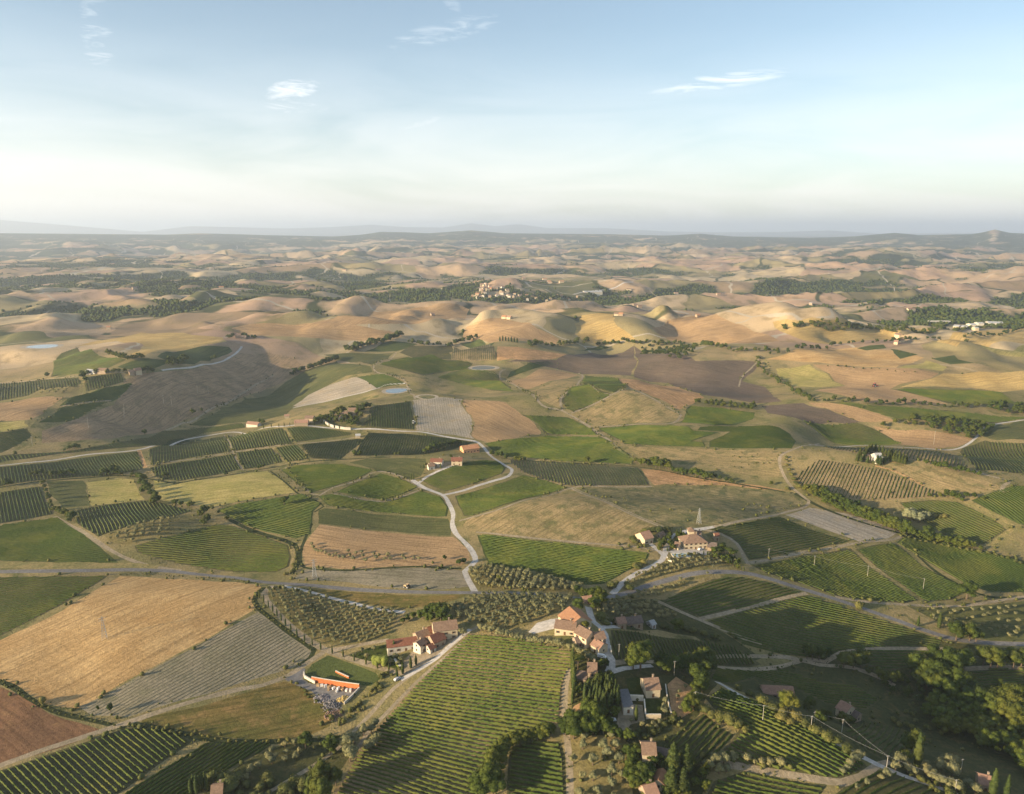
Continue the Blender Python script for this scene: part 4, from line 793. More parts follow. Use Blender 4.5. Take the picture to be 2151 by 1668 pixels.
def vine_field(poly, d, sp, kind, split, lb, seed):
    R = np.random.RandomState(seed)
    dist = np.hypot(*poly.mean(0))
    near = dist < 620
    if dist > 1000: sp = max(sp, 3.6)
    step = .8 if dist < 450 else (1.6 if dist < 700 else (3.2 if dist < 1100 else 6.0))
    lines, nrm = row_lines(poly, d, sp)
    if not lines: return
    hw, ht = (.40, 1.45) if kind == V else (.17, .2)
    if kind == V and not split and ('striped' not in lb or dist > 760): ht *= .62; hw *= 1.25
    elif dist > 560 and kind == V: ht *= .6
    prof = [(-1, .12), (-.85, .62), (-.15, 1.0), (.8, .66), (1, .12)] if near else [(-1, .05), (0, 1.0), (1, .05)]
    m_ = (VMB if 'green' in lb.split('vineyard')[0] or 'bright' in lb else VM) if kind == V else VMY
    np_ = len(prof); AV, AF, cnt, ROWS = [], [], 0, []
    for (s, a, b) in lines:
        k = max(2, int((b - a) / step)); t = np.linspace(a, b, k + 1)
        x = d[0] * t + nrm[0] * s; y = d[1] * t + nrm[1] * s
        vig = np.clip(.5 + .42 * vn(x / 22, y / 22, 60 + seed) + .36 * vn(x / 58, y / 46, 90 + seed), 0, 1)               # patches of strong and weak vines
        wob = R.uniform(-.12, .12, k + 1)
        hh = ht * (.72 + .38 * vig) * R.uniform(.68, 1.22, k + 1); ww = hw * (.7 + .5 * vig) * R.uniform(.6, 1.3, k + 1)
        Z = np.zeros((k + 1, np_)); XX = Z.copy(); YY = Z.copy()
        for j, (pw, ph) in enumerate(prof):
            off = pw * ww + wob + (R.uniform(-.1, .1, k + 1) if near else 0)
            XX[:, j] = x + nrm[0] * off; YY[:, j] = y + nrm[1] * off; Z[:, j] = ph * hh * (R.uniform(.85, 1.12, k + 1) if near else 1)
        ii = np.arange(k)
        gone = (R.rand(k) < (.02 + .25 * (vig[:-1] < .36))) | ((vig[:-1] < .24) & (R.rand(k) < .65))
        gi = ii[gone]; hh[gi] *= .22; ww[gi] *= .35
        q = (ii[:, None] * np_ + np.arange(np_ - 1)[None, :]).ravel()
        F = np.stack([q, q + 1, q + 1 + np_, q + np_], 1)
        ends = []
        AV.append((XX.ravel(), YY.ravel(), Z.ravel())); ROWS.append((len(Z.ravel()), F)); cnt += 1
    X = np.concatenate([a[0] for a in AV]); Yy = np.concatenate([a[1] for a in AV]); Zz = np.concatenate([a[2] for a in AV])
    Zz = Zz + terr(X, Yy)
    P = np.column_stack([X, Yy, Zz])
    what = lb.replace('ground of the ', '').replace('vineyard plot', 'vineyard')
    if split:
        o0 = 0
        for (nv, F) in ROWS:
            o = mesh_obj('vine_row', P[o0:o0 + nv], F, m_)
            tag(o, ('row of leafy vines in the ' if kind == V else 'row of small young vines in the ') + what, 'vine row', 'vine rows of the ' + what)
            o0 += nv
    else:
        o0 = 0; FF = []
        for (nv, F) in ROWS: FF.append(F + o0); o0 += nv
        o = mesh_obj('vines', P, np.concatenate(FF), m_)
        tag(o, 'rows of vines filling the ' + what, 'vines', None, 'stuff')
    return len(ROWS)
nsplit = 0
for i, (poly, d, sp, kind, split, lb) in enumerate(VINES):
    k = vine_field(poly, d, sp, kind, split, lb, i)
    if split and k: nsplit += k; print('rows', k, lb)
print('vines', round(time.time() - T0, 1), 'separate rows', nsplit)
# ------------------------------------------------------------ trees
BARK = mat('bark', (.13, .095, .065), .3, 3)
LM = {'broad': leaf_mat('oak_leaves', (.038, .058, .012), (.062, .085, .016), (.10, .10, .02), .9, .34),
      'olive': leaf_mat('olive_leaves', (.12, .125, .065), (.19, .185, .10), (.21, .185, .085), 1.2, .22),
      'cypress': leaf_mat('cypress_leaves', (.03, .048, .015), (.055, .075, .02), (.08, .085, .022), 1.0, .2),
      'bush': leaf_mat('bush_leaves', (.06, .075, .022), (.12, .12, .04), (.17, .15, .055), 1.0, .35),
      'pale': leaf_mat('pale_blossom_leaves', (.13, .15, .08), (.30, .30, .20), (.20, .20, .11), 1.4, .2),
      'willow': leaf_mat('willow_leaves', (.12, .16, .03), (.19, .23, .045), (.20, .21, .05), 1.2, .1)}
def ico(sub):
    t = (1 + 5**.5) / 2
    v = [(-1, t, 0), (1, t, 0), (-1, -t, 0), (1, -t, 0), (0, -1, t), (0, 1, t), (0, -1, -t), (0, 1, -t), (t, 0, -1), (t, 0, 1), (-t, 0, -1), (-t, 0, 1)]
    f = [(0, 11, 5), (0, 5, 1), (0, 1, 7), (0, 7, 10), (0, 10, 11), (1, 5, 9), (5, 11, 4), (11, 10, 2), (10, 7, 6), (7, 1, 8), (3, 9, 4), (3, 4, 2), (3, 2, 6), (3, 6, 8), (3, 8, 9), (4, 9, 5), (2, 4, 11), (6, 2, 10), (8, 6, 7), (9, 8, 1)]
    v = [np.array(p) / np.linalg.norm(p) for p in v]
    for _ in range(sub):
        c = {}; g = []
        def mid(a, b):
            k = (min(a, b), max(a, b))
            if k not in c: p = v[a] + v[b]; v.append(p / np.linalg.norm(p)); c[k] = len(v) - 1
            return c[k]
        for a, b, d in f:
            x, y, z = mid(a, b), mid(b, d), mid(d, a); g += [(a, x, z), (b, y, x), (d, z, y), (x, y, z)]
        f = g
    return np.array(v), np.array(f)
ICO0, ICO1, ICO2 = ico(0), ico(1), ico(2)
def clump(R, lobes, nleaf, ls, core=.8, base=ICO1):
    """crown of unit-ish size: rough lobes and many small leaf faces; lobes = (x,y,z,rx,ry,rz)"""
    VV, FF, n0 = [], [], 0
    for (x, y, z, rx, ry, rz) in lobes:
        v = base[0] * (1 + R.uniform(-.16, .16, (len(base[0]), 1))) * core * np.array([rx, ry, rz]) + (x, y, z)
        VV.append(v); FF.append(base[1] + n0); n0 += len(v)
    ar = np.array([l[3] * l[5] for l in lobes]); pick = R.choice(len(lobes), nleaf, p=ar / ar.sum())
    L = np.array(lobes)[pick]
    dr = R.normal(size=(nleaf, 3)); dr /= np.linalg.norm(dr, axis=1)[:, None]
    dr[:, 2] = np.where(R.rand(nleaf) < .7, np.abs(dr[:, 2]), dr[:, 2])
    c = L[:, :3] + dr * L[:, 3:6] * R.uniform(.78, 1.12, (nleaf, 1))
    nn = dr + R.normal(scale=.45, size=(nleaf, 3)); nn /= np.linalg.norm(nn, axis=1)[:, None]
    a = np.cross(nn, R.normal(size=(nleaf, 3))); a /= np.linalg.norm(a, axis=1)[:, None]; b = np.cross(nn, a)
    s = ls * R.uniform(.6, 1.3, (nleaf, 1))
    P = np.stack([c + a * s, c + b * s * .8 + nn * s * .2, c - a * s], 1).reshape(-1, 3)
    VV.append(P); FF.append(np.arange(nleaf * 3).reshape(-1, 3) + n0)
    return np.concatenate(VV), np.concatenate(FF)
def crown_data(kind, seed):
    R = np.random.RandomState(seed)
    if kind in ('broad', 'pale'):           # 1 m high tree: crown .22..1, width about .9
        lobes = [(0, 0, .6, .3, .3, .3)]
        for k in range(9):
            a = k * 2.4 + R.uniform(-.3, .3); r = R.uniform(.16, .32); z = R.uniform(.38, .82); s = R.uniform(.13, .22)
            lobes.append((r * math.cos(a), r * math.sin(a), z, s, s, s * .85))
        lobes.append((R.uniform(-.1, .1), R.uniform(-.1, .1), .84, .17, .17, .15))
        return clump(R, lobes, 1100, .034)
    if kind == 'willow':
        return clump(R, [(0, 0, .6, .36, .36, .38), (.2, .1, .4, .22, .22, .34), (-.22, 0, .4, .2, .2, .34), (0, -.2, .42, .22, .2, .36)], 600, .035)
    if kind == 'olive':
        lobes = [(0, 0, .6, .34, .34, .32)] + [(.24 * math.cos(a), .24 * math.sin(a), R.uniform(.5, .75), .22, .22, .2) for a in (R.uniform(0, 1), R.uniform(2, 3), R.uniform(4, 5))]
        return clump(R, lobes, 260, .055)
    if kind == 'cypress':
        lobes = [(0, 0, z, w, w, .16) for z, w in ((.16, .085), (.32, .105), (.48, .105), (.64, .09), (.79, .065), (.9, .038))]
        return clump(R, lobes, 420, .024, .9)
    if kind == 'conifer':
        lobes = [(0, 0, z, w, w, .12) for z, w in ((.22, .24), (.38, .23), (.54, .19), (.7, .14), (.84, .09), (.94, .04))]
        return clump(R, lobes, 700, .034, .85)
    if kind == 'pine':
        return clump(R, [(0, 0, .84, .42, .42, .13), (.2, .1, .8, .25, .25, .1), (-.2, -.08, .81, .25, .25, .1)], 600, .035)
    if kind == 'bush':
        return clump(R, [(0, 0, .42, .5, .5, .45), (.3, .12, .32, .32, .3, .3), (-.28, -.1, .34, .3, .3, .32)], 260, .075)
def trunk_data(kind):
    b = MB(); h = {'broad': .5, 'pale': .5, 'olive': .45, 'cypress': .3, 'conifer': .4, 'pine': .8, 'bush': .3, 'willow': .5}[kind]
    w = .032 if kind != 'olive' else .05
    b.tube((0, 0, -.08), (0, 0, h * .5), w, w * .8); b.tube((0, 0, h * .5), (.02, .01, h * 1.1), w * .8, w * .4)
    if kind in ('broad', 'olive', 'pale', 'pine'):
        for k in range(4):
            a = k * 1.57 + .4; b.tube((0, 0, h * .7), (.2 * math.cos(a), .2 * math.sin(a), h * 1.15), w * .5, w * .2, 5)
    return b
NAME = {'broad': 'tree', 'olive': 'olive_tree', 'cypress': 'cypress_tree', 'conifer': 'conifer_tree', 'pine': 'umbrella_pine', 'bush': 'bush', 'pale': 'tree', 'willow': 'willow_tree'}
NV = {'broad': 6, 'olive': 4, 'cypress': 2, 'conifer': 3, 'pine': 1, 'bush': 3, 'pale': 2, 'willow': 1}
CR, TR = {}, {}
def tmpl(kind, i):
    k = (kind, i)
    if k not in CR:
        Vc, Fc = crown_data(kind, 17 * i + len(kind))
        me = mesh_obj('crown', Vc, Fc, LM.get(kind, LM['cypress'] if kind in ('conifer',) else LM['broad'])); CR[k] = me.data
        bpy.data.objects.remove(me)
    if kind not in TR:
        t = trunk_data(kind).obj('trunk', BARK); TR[kind] = t.data; bpy.data.objects.remove(t)
    return CR[k], TR[kind]
RT = random.Random(9)
NT = {}
def tree(x, y, h, kind='broad', label=None, group=None, wide=1.0, z=None):
    c, t = tmpl(kind, RT.randrange(NV[kind]))
    e = empty(NAME[kind], (x, y, (ground(x, y) if z is None else z) - .1), RT.uniform(0, 6.28), label, {'bush': 'bush'}.get(kind, 'tree'), group)
    w = h * wide * RT.uniform(.88, 1.12); e.scale = (w, w, h)
    for nm, d in (('crown', c), ('trunk', t)):
        if kind == 'bush' and nm == 'trunk': continue
        o = bpy.data.objects.new(nm, d); o.parent = e; col.objects.link(o)
    NT[kind] = NT.get(kind, 0) + 1
    return e
def trees_at(data, kind, label, group=None, wide=1.0, jit=.12):
    """data: u, v, height triples in photo pixels"""
    pts = cast(list(zip(data[0::3], data[1::3])))
    zs = terr(pts[:, 0], pts[:, 1])
    for k, p in enumerate(pts): tree(p[0], p[1], data[3 * k + 2] * RT.uniform(1 - jit, 1 + jit), kind, label, group, wide, zs[k])
def copse(R_, h, label):
    pts = cast(list(zip(R_[0::2], R_[1::2]))); forest('copse', pts, h * np.random.RandomState(3).uniform(.8, 1.2, len(pts)), 'broad', label, 'copse')
def scatter_poly(px, spacing, seed, grid=False, ang=0.0, jit=.3):
    P = cast(list(zip(px[0::2], px[1::2]))); R = np.random.RandomState(seed)
    lo, hi = P.min(0), P.max(0); c = P.mean(0); rad_ = np.hypot(*(hi - lo)) / 2 + spacing
    g = np.arange(-rad_, rad_, spacing); A, B = np.meshgrid(g, g); A = A.ravel() + R.uniform(-jit, jit, A.size) * spacing; B = B.ravel() + R.uniform(-jit, jit, B.size) * spacing
    q = np.stack([c[0] + A * math.cos(ang) - B * math.sin(ang), c[1] + A * math.sin(ang) + B * math.cos(ang)], 1)
    return q[inside(P, q)]
def forest(name, pts, hs, kind, label, cat='wood', low=False, base=None):
    """many trees that read as one mass: one object"""
    R = np.random.RandomState(len(pts))
    if low:
        tv, tf = ICO0 if low == 2 else ICO1
        tv = tv * (.5, .5, .5) + (0, 0, .45)
    else: tv, tf = crown_data(kind, 3)
    n = len(pts); a = R.uniform(0, 6.28, n); ca, sa = np.cos(a)[:, None], np.sin(a)[:, None]
    h = np.asarray(hs)[:, None]; w = h * R.uniform(.85, 1.25, (n, 1))
    z = terr(pts[:, 0], pts[:, 1])[:, None]
    tvj = tv[None] * (1 + (R.uniform(-.2, .2, (n, len(tv), 1)) if low else 0))
    X = pts[:, :1] + (tvj[..., 0] * ca - tvj[..., 1] * sa) * w; Yq = pts[:, 1:] + (tvj[..., 0] * sa + tvj[..., 1] * ca) * w; Z = z + tvj[..., 2] * h
    Vv = np.stack([X, Yq, Z], -1).reshape(-1, 3); F = (tf[None] + (np.arange(n) * len(tv))[:, None, None]).reshape(-1, 3)
    o = mesh_obj(name, Vv, F, LM.get(kind, LM['broad']))
    return tag(o, label, cat, None, 'stuff')
def along(px, spacing, jit=1.0, seed=1, closed=False):
    c = catmull(cast(list(zip(px[0::2], px[1::2]))), 3.0); L = np.concatenate([[0], np.cumsum(np.hypot(*np.diff(c, axis=0).T))])
    s = np.arange(0, L[-1], spacing); R = np.random.RandomState(seed)
    p = np.stack([np.interp(s, L, c[:, 0]), np.interp(s, L, c[:, 1])], 1)
    return p + R.uniform(-jit, jit, p.shape)

# --- single trees and rows, by photo pixel of the foot
T = trees_at
T([90,1477,5], 'bush', 'lone round shrub at the corner of the golden stubble field', None, .9)
T([233,1500,6.5], 'broad', 'thin lone tree beside the young vine strip, bottom left', None, .5)
T([206,1493,4], 'broad', 'smaller thin tree left of the lone thin tree, bottom left', None, .5)
T([1712,1036,10,1722,1040,8,1733,1046,12,1745,1053,9,1757,1058,12,1770,1066,10,1781,1073,14,1795,1077,11,1806,1083,10,1818,1087,12,1829,1092,10,1841,1097,13,1853,1102,10,1866,1107,11,1878,1111,12,1890,1116,10,1902,1120,12,1914,1125,9,
   1700,1030,7,1728,1038,9,1763,1056,10,1800,1070,10,1835,1085,11,1862,1097,11,1895,1110,10], 'broad', 'broad green tree in the long tree row on the right', 'trees of the long row on the right', 1.05)
T([1948,1131,12], 'broad', 'orange tinted single tree at the lower end of the long tree row')
T([1930,1128,6,1966,1134,6,1980,1138,7,2000,1141,6,2015,1145,9,2027,1148,7,2045,1152,5,2060,1156,5], 'broad', 'small tree past the end of the long tree row', 'small trees past the end of the long row', 1.1)
T([1905,1092,11,1918,1095,12,1930,1098,11,1942,1094,10,1915,1086,10], 'pale', 'pale blossoming tree behind the long tree row', 'pale blossoming trees', 1.1)
T([1965,1086,4,1974,1087,4,1984,1087,4], 'bush', 'small golden shrub on the shaded vineyard edge', 'golden shrubs on the vineyard edge', 1.2)
T([1952,1045,6,1975,1045,5,1988,1045,8,2000,1049,9,2012,1049,7,2020,1055,6,2028,1047,7,2045,1046,6,2066,1050,4,1870,1037,4], 'broad', 'tree at the foot of the striped farmhouse slope', 'trees at the foot of the striped slope', 1.0)
T([1945,978,8,1962,981,7,1972,983,7,1984,986,10,1994,988,6,2004,990,6,2013,991,8,2023,993,7,2033,995,6,2044,997,6,2056,1000,6], 'broad', 'golden lit round tree in the row right of the white farmhouse', 'golden trees right of the white farmhouse', 1.0)
T([2030,1258,14], 'broad', 'big round dark tree standing alone at the foot of the pole vineyard', None, 1.25)
T([1803,1278,7], 'bush', 'pale golden shrub on the edge of the paved road', None, 1.1)
T([1928,1316,9,1972,1320,11], 'cypress', 'lone cypress with a lit tip beside the paved road on the right', 'two cypresses beside the paved road', 1.2)
T([2008,1345,13,2022,1340,12,2036,1346,13,2050,1348,11], 'broad', 'dark tree beside the paved road on the right', 'dark roadside trees on the right', 1.1)
T([1695,1383,11,1706,1386,13,1720,1386,10,1733,1384,8,1740,1378,6], 'broad', 'dark tree on the shaded farm track', 'dark trees on the shaded track', 1.0)
T([1772,1402,10,1792,1402,13,1808,1402,12,1785,1396,9], 'broad', 'tree where the shaded track bends', 'trees at the shaded track bend', 1.15)
T([1845,1424,7,1858,1430,8,1872,1434,8,1886,1432,7], 'broad', 'low lit tree between the dark terraces', 'low lit trees between the dark terraces', 1.2)
RP = [1912,1412, 1925,1420, 1938,1425, 1950,1432, 1930,1438, 1962,1440, 1975,1448, 1990,1452, 1945,1448, 1968,1462, 1985,1470, 2000,1478, 2012,1466, 2005,1452, 2022,1450, 2036,1458, 2030,1472, 2048,1470, 2062,1478, 2045,1488, 2020,1490,
      2075,1490, 2090,1482, 2104,1490, 2118,1486, 2132,1492, 2145,1488, 2110,1502, 2095,1510, 2125,1508, 2140,1514, 2160,1500, 2115,1524, 2135,1530, 1995,1400, 2010,1396, 2022,1410, 1985,1412, 2000,1420, 2065,1398, 2080,1404, 2095,1402, 2128,1404, 2145,1400, 1960,1400, 1972,1408]
T([z for k in range(0, len(RP), 2) for z in (RP[k], RP[k + 1], 14)], 'broad', 'tall sunlit tree above the dark ravine on the right', 'sunlit ravine trees', 1.05, .25)
T([1925,1612,19], 'cypress', 'tall golden green cypress above the vineyard corner, lower right', None, 1.25)
T([2083,1676,15], 'cypress', 'tall cypress right beside the small pink house', None, 1.3)
T([2112,1682,14], 'cypress', 'tall cypress at the far right bottom, right of the one by the house', None, 1.1)
T([2150,1545,14], 'cypress', 'cypress cut by the right frame edge', None, 1.1)
T([1915,1578,14], 'broad', 'round crowned tree touching the tall golden cypress')
T([1903,1602,8], 'broad', 'small bright tree left of the tall golden cypress')
T([1978,1532,11], 'broad', 'single lit tree in the dark hollow below the ravine trees', None, 1.3)
T([1888,1606,7,1906,1622,5,1918,1628,5,1945,1630,6,1958,1640,6,1975,1650,6,1990,1655,6,2010,1665,7,1880,1618,6,1862,1634,5,1975,1620,8,1990,1615,9,2000,1632,8,2005,1610,7,1945,1612,5,1850,1640,4,1820,1650,4,1800,1660,4,2035,1655,5,2048,1668,6], 'olive', 'shrubby tree in the gardens of the bottom right corner', 'garden shrubs of the bottom right corner', 1.1)
T([1552,1450,4,1575,1462,4,1600,1478,5,1625,1492,5,1645,1502,5,1668,1512,5,1690,1524,5,1712,1540,5,1735,1552,5,1756,1562,5,1778,1578,5,1800,1592,4,1640,1512,4,1660,1520,4,1480,1496,5,1495,1506,5,1512,1512,5,1530,1518,6,1550,1528,5,1565,1536,4,1470,1490,5], 'bush', 'golden shrub on the edge of the bright spur vineyard', 'shrubs around the bright spur vineyard', 1.2)
T([1785,1612,5,1795,1602,5,1805,1596,5,1778,1620,4,1770,1628,4,1640,1612,5,1616,1610,5,1600,1608,4,1585,1606,4,1568,1602,5,1520,1606,7,1502,1608,8,1490,1618,6,1510,1625,5,1526,1622,5,1540,1600,5], 'olive', 'olive like shrub below the bright spur vineyard', 'olive shrubs below the spur vineyard', 1.1)
T([1655,1498,12], 'broad', 'large round tree at the top edge of the spur vineyard', None, 1.15)
T([1702,1490,8,1695,1496,7,1730,1508,6,1740,1512,6,1722,1522,7], 'broad', 'medium tree between the long pink roof and the pink house', 'trees between the pink roofs', 1.0)
T([1772,1522,8,1783,1524,7], 'broad', 'leafy tree in front of the pink house', 'leafy trees before the pink house', 1.15)
T([1345,1408,17], 'broad', 'very large spreading tree above the villa', None, 1.15)
T([1330,1405,9,1388,1408,10,1400,1412,9,1412,1410,11,1428,1414,8], 'broad', 'tree between the big spreading tree and the lamp pole', 'trees behind the villa', 1.1)
T([1436,1412,10,1450,1410,12,1458,1425,11,1468,1410,13,1480,1404,15,1490,1414,12,1478,1428,12,1466,1440,12,1474,1455,11,1460,1458,8,1450,1490,8,1440,1500,8,1462,1480,8], 'broad', 'tall green tree in the belt right of the villa', 'tree belt right of the villa', 1.0)
T([1188,1545,10,1198,1538,11,1212,1540,12,1226,1534,12,1238,1528,12,1250,1522,12,1258,1534,11,1246,1542,10,1226,1548,11,1205,1552,11,1268,1540,9,1236,1505,9,1230,1494,8,1266,1508,7,1284,1546,6,1300,1552,6,1320,1556,6], 'broad', 'dark leafy tree in the clump below the bare mound', 'dark clump below the bare mound', 1.05)
T([1203,1396,10,1202,1408,10,1203,1420,11,1204,1432,11,1205,1444,12,1206,1456,11,1204,1468,9,1202,1478,8], 'cypress', 'cypress of the tall hedge along the red earth track', 'cypress hedge along the red track', 1.3)
T([1214,1408,10], 'pine', 'umbrella pine beside the narrow stone house')
T([1250,1404,4,1262,1402,5,1272,1400,5,1255,1440,7,1265,1448,7,1275,1440,7,1240,1446,6,1283,1432,5,1262,1430,5,1232,1466,5,1215,1460,6], 'broad', 'garden tree around the narrow stone house', 'garden trees around the narrow stone house', 1.0)
CY = [1228,1476,1236,1470,1244,1462,1238,1486,1248,1478,1254,1468,1262,1462,1270,1470,1260,1480,1252,1490,1266,1490,1274,1482,1280,1474,1284,1464,1276,1458,1292,1470,1290,1482,1284,1490,1278,1496,1268,1500,1262,1504,1296,1488,1272,1450,1252,1456]
T([z for k in range(0, len(CY), 2) for z in (CY[k], CY[k + 1], 11)], 'cypress', 'dark cypress in the dense cypress clump beside the villa', 'cypress clump beside the villa', 1.1)
T([1298,1486,12], 'cypress', 'cypress standing right against the dark garage wall')
T([1336,1514,8], 'cypress', 'single cypress in the round bed of the villa yard', None, 1.2)
T([1326,1518,3,1348,1528,3.5,1372,1526,4,1385,1522,4,1395,1500,4,1394,1490,4,1398,1478,4,1360,1530,3,1378,1532,3], 'olive', 'small shrub around the villa yard bed', 'shrubs around the villa yard')
T([1412,1626,17], 'conifer', 'tallest conifer at the bottom beside the small cream house')
T([1409,1662,13,1440,1622,14,1433,1664,12,1450,1606,8], 'conifer', 'smaller conifer at the bottom beside the small cream house', 'smaller conifers by the cream house', 1.1)
T([1320,1592,7,1335,1588,7,1348,1586,6,1328,1610,7,1322,1626,7,1340,1640,10,1352,1648,10,1335,1656,9,1360,1632,8,1372,1610,7,1384,1604,6,1325,1645,9,1362,1656,7,1395,1602,5], 'broad', 'garden tree around the cream house at the bottom', 'garden trees around the cream house', 1.1)
T([1118,1556,8,1132,1552,8,1146,1550,8,1156,1544,7,1104,1560,8,1092,1564,8,1078,1570,9,1066,1578,9,1056,1588,10,1048,1600,11,1040,1614,12,1034,1630,12,1026,1646,12,1042,1648,11,1020,1664,13,1036,1672,12,1008,1672,10], 'broad', 'green tree of the belt left of the small square vineyard', 'tree belt beside the small square vineyard', 1.1)
T([672,1655,16], 'broad', 'tall bright green tree at the bottom left of the big vineyard', None, 1.05)
T([680,1684,12,662,1676,10], 'broad', 'tan coloured tree below the tall bright tree', 'tan trees below the tall bright tree')
T([706,1650,9], 'broad', 'leaning bright tree right of the tall bright tree', None, .8)
T([642,1572,9], 'broad', 'dark round tree at the ditch corner below the meadow')
T([694,1582,9,702,1576,8], 'broad', 'bushy tree on the double track bank', 'bushy trees on the double track bank', 1.1)
T([728,1574,8,745,1562,7,736,1600,9,764,1545,6,780,1540,6,788,1528,5,740,1592,7,776,1576,7,790,1566,7], 'olive', 'rounded tree along the left edge of the big vineyard', 'trees along the left edge of the big vineyard', 1.1)
T([402,1668,9,408,1664,9,414,1668,9,420,1662,9,426,1658,8,432,1652,8,436,1660,7], 'cypress', 'dark cypress at the bottom left edge', 'dark cypresses at the bottom left edge', 1.3)
T([448,1640,6,470,1646,7,482,1660,8,500,1640,6,560,1640,5,600,1664,5,640,1655,6,618,1648,5], 'bush', 'low dark bush in the shaded bottom left hollow', 'low bushes in the shaded hollow', 1.2)
AV_ = [545,1256,554,1265,564,1276,573,1285,582,1295,591,1304,600,1315,611,1326,624,1337,640,1347,656,1356,674,1365,698,1373,721,1380,744,1389,769,1396,793,1404,817,1411]
T([z for k in range(0, len(AV_), 2) for z in (AV_[k], AV_[k + 1], 5.6)], 'cypress', 'slim dark cypress of the avenue to the red roofed farm', 'avenue of slim cypresses', 1.0, .08)
T([834,1424,7,846,1416,8,863,1404,7,874,1397,6], 'cypress', 'cypress where the avenue meets the red roofed farm', 'cypresses at the farm entrance', 1.2)
T([798,1399,7,808,1400,7,789,1396,6], 'willow', 'yellow green weeping tree in the farm garden', 'yellow green weeping trees', 1.1)
T([828,1371,8], 'cypress', 'wide cypress beside the white walled barn', None, 1.7)
T([830,1385,5,842,1390,4,836,1400,4,745,1380,3,770,1384,4,820,1396,4,760,1370,4,785,1366,4], 'olive', 'small garden tree of the red roofed farm', 'garden trees of the red roofed farm')
T([888,1300,8,900,1298,9,912,1295,10,924,1296,10,935,1298,9,905,1306,7,926,1304,7,868,1300,5,856,1304,5,846,1310,5,945,1306,5,938,1312,5], 'broad', 'dark tree in the grove behind the red roofed farm', 'grove behind the red roofed farm', 1.1)
T([972,1336,5.5], 'olive', 'round clipped tree at the corner of the red roofed farm', None, 1.1)
RO = [1010,1326,1021,1328,1032,1332,1047,1338,1056,1339,1067,1341,1076,1344,1087,1347,1096,1347,1114,1352,1124,1354,1137,1356,1152,1356,1164,1359,1173,1360,1182,1363,1196,1367,1207,1370,1216,1376,1226,1381,1236,1388,1246,1394]
T([z for k in range(0, len(RO), 2) for z in (RO[k], RO[k + 1], 5.5)], 'olive', 'rounded tree in the row along the top of the big vineyard', 'rounded trees along the top of the big vineyard', 1.0)
T([1255,1268,12,1243,1264,10,1262,1274,10,1250,1280,9,1268,1262,7], 'broad', 'large tree where the village lane meets the paved road', 'large trees at the lane end', 1.1)
T([1213,1284,8], 'broad', 'round yellow green tree above the hilltop barn', None, 1.05)
T([1228,1322,6.5], 'broad', 'dark round tree between the hilltop barn and the stone farmhouse', None, 1.15)
T([1285,1236,6,1296,1226,3], 'bush', 'dark bush at the foot of the pale farm road', 'bushes at the foot of the farm road', 1.2)
T([1322,1238,5,1316,1230,4], 'bush', 'dark bush right of the farm road junction', 'bushes right of the junction', 1.2)
T([1424,1327,9], 'broad', 'round dark tree at the end of the low roofed houses', None, 1.1)
T([1262,1300,5,1270,1310,3,1275,1313,3,1390,1318,4,1402,1322,4,1440,1324,4,1455,1328,4,1478,1334,4,1500,1340,4], 'bush', 'dark shrub on the bank behind the shaded vineyard', 'shrubs on the bank behind the shaded vineyard', 1.3)
T([430,1084,11,420,1086,7,436,1098,9,428,1104,7], 'broad', 'tall tree in the cluster on the hay field corner', 'tall tree cluster on the hay field corner', 1.0)
T([368,1062,6,380,1064,6,402,1066,7,395,1064,4,446,1070,4,460,1080,4,478,1092,4], 'broad', 'low tree along the foot of the long yellow hay field', 'low trees at the foot of the long hay field', 1.1)
T([292,1006,8,300,1012,10,296,1022,9,306,1026,10,300,1036,9,312,1036,10,318,1044,9,326,1050,10,330,1056,9,322,1062,8], 'broad', 'tree of the dark belt between the two hay fields', 'tree belt between the two hay fields', 1.1)
T([91,1018,5,94,1026,5,97,1034,5,100,1042,5,103,1050,6,106,1058,5,109,1066,5,113,1075,6,124,1080,8,135,1086,8,146,1092,9,154,1094,10,148,1098,7], 'broad', 'bushy tree in the row between the left edge vineyards', 'tree row between the left edge vineyards', 1.1)
T([14,1022,9,22,1020,6], 'broad', 'round tree at the far left edge above the striped vines', 'round trees at the far left edge')
T([66,1001,5,76,1000,6,87,998,7,96,999,5,110,1001,7,118,999,6,128,1000,6,138,999,7,148,998,8,156,999,6,218,999,9,226,997,7,236,996,11,244,996,10,252,999,6,196,1002,4,278,1000,5,345,1003,7,353,1001,5,474,999,6,546,986,6,553,983,5], 'broad', 'tree along the foot of the left farm road vineyards', 'trees at the foot of the left road vineyards', 1.05)
T([597,1060,9], 'broad', 'single oak standing inside the green vineyard', None, 1.1)
T([240,932,5,248,930,5], 'broad', 'dark tree pair above the vineyard ribbon', 'dark tree pair above the ribbon')
T([146,945,6,156,944,8,165,944,7,136,948,4,188,940,3], 'broad', 'dark thicket tree left of the tree pair above the ribbon', 'thicket above the ribbon', 1.2)
T([33,957,6], 'broad', 'small dark tree at the left end of the vineyard ribbon')
T([304,913,9], 'broad', 'lone tree at the right end of the vineyard ribbon')
T([405,870,9], 'broad', 'lone round tree on the hill track')
T([424,866,7], 'broad', 'thin tree right of the lone round tree on the hill track', None, .6)
T([1034,958,8,1044,960,7,1052,960,7,1062,964,6,1084,968,6,1092,970,6,1102,969,6], 'broad', 'tree beside the lane right of the orange farm buildings', 'trees right of the orange farm buildings', 1.1)
T([1233,973,8], 'broad', 'lone tree on the lower edge of the bright vineyard')
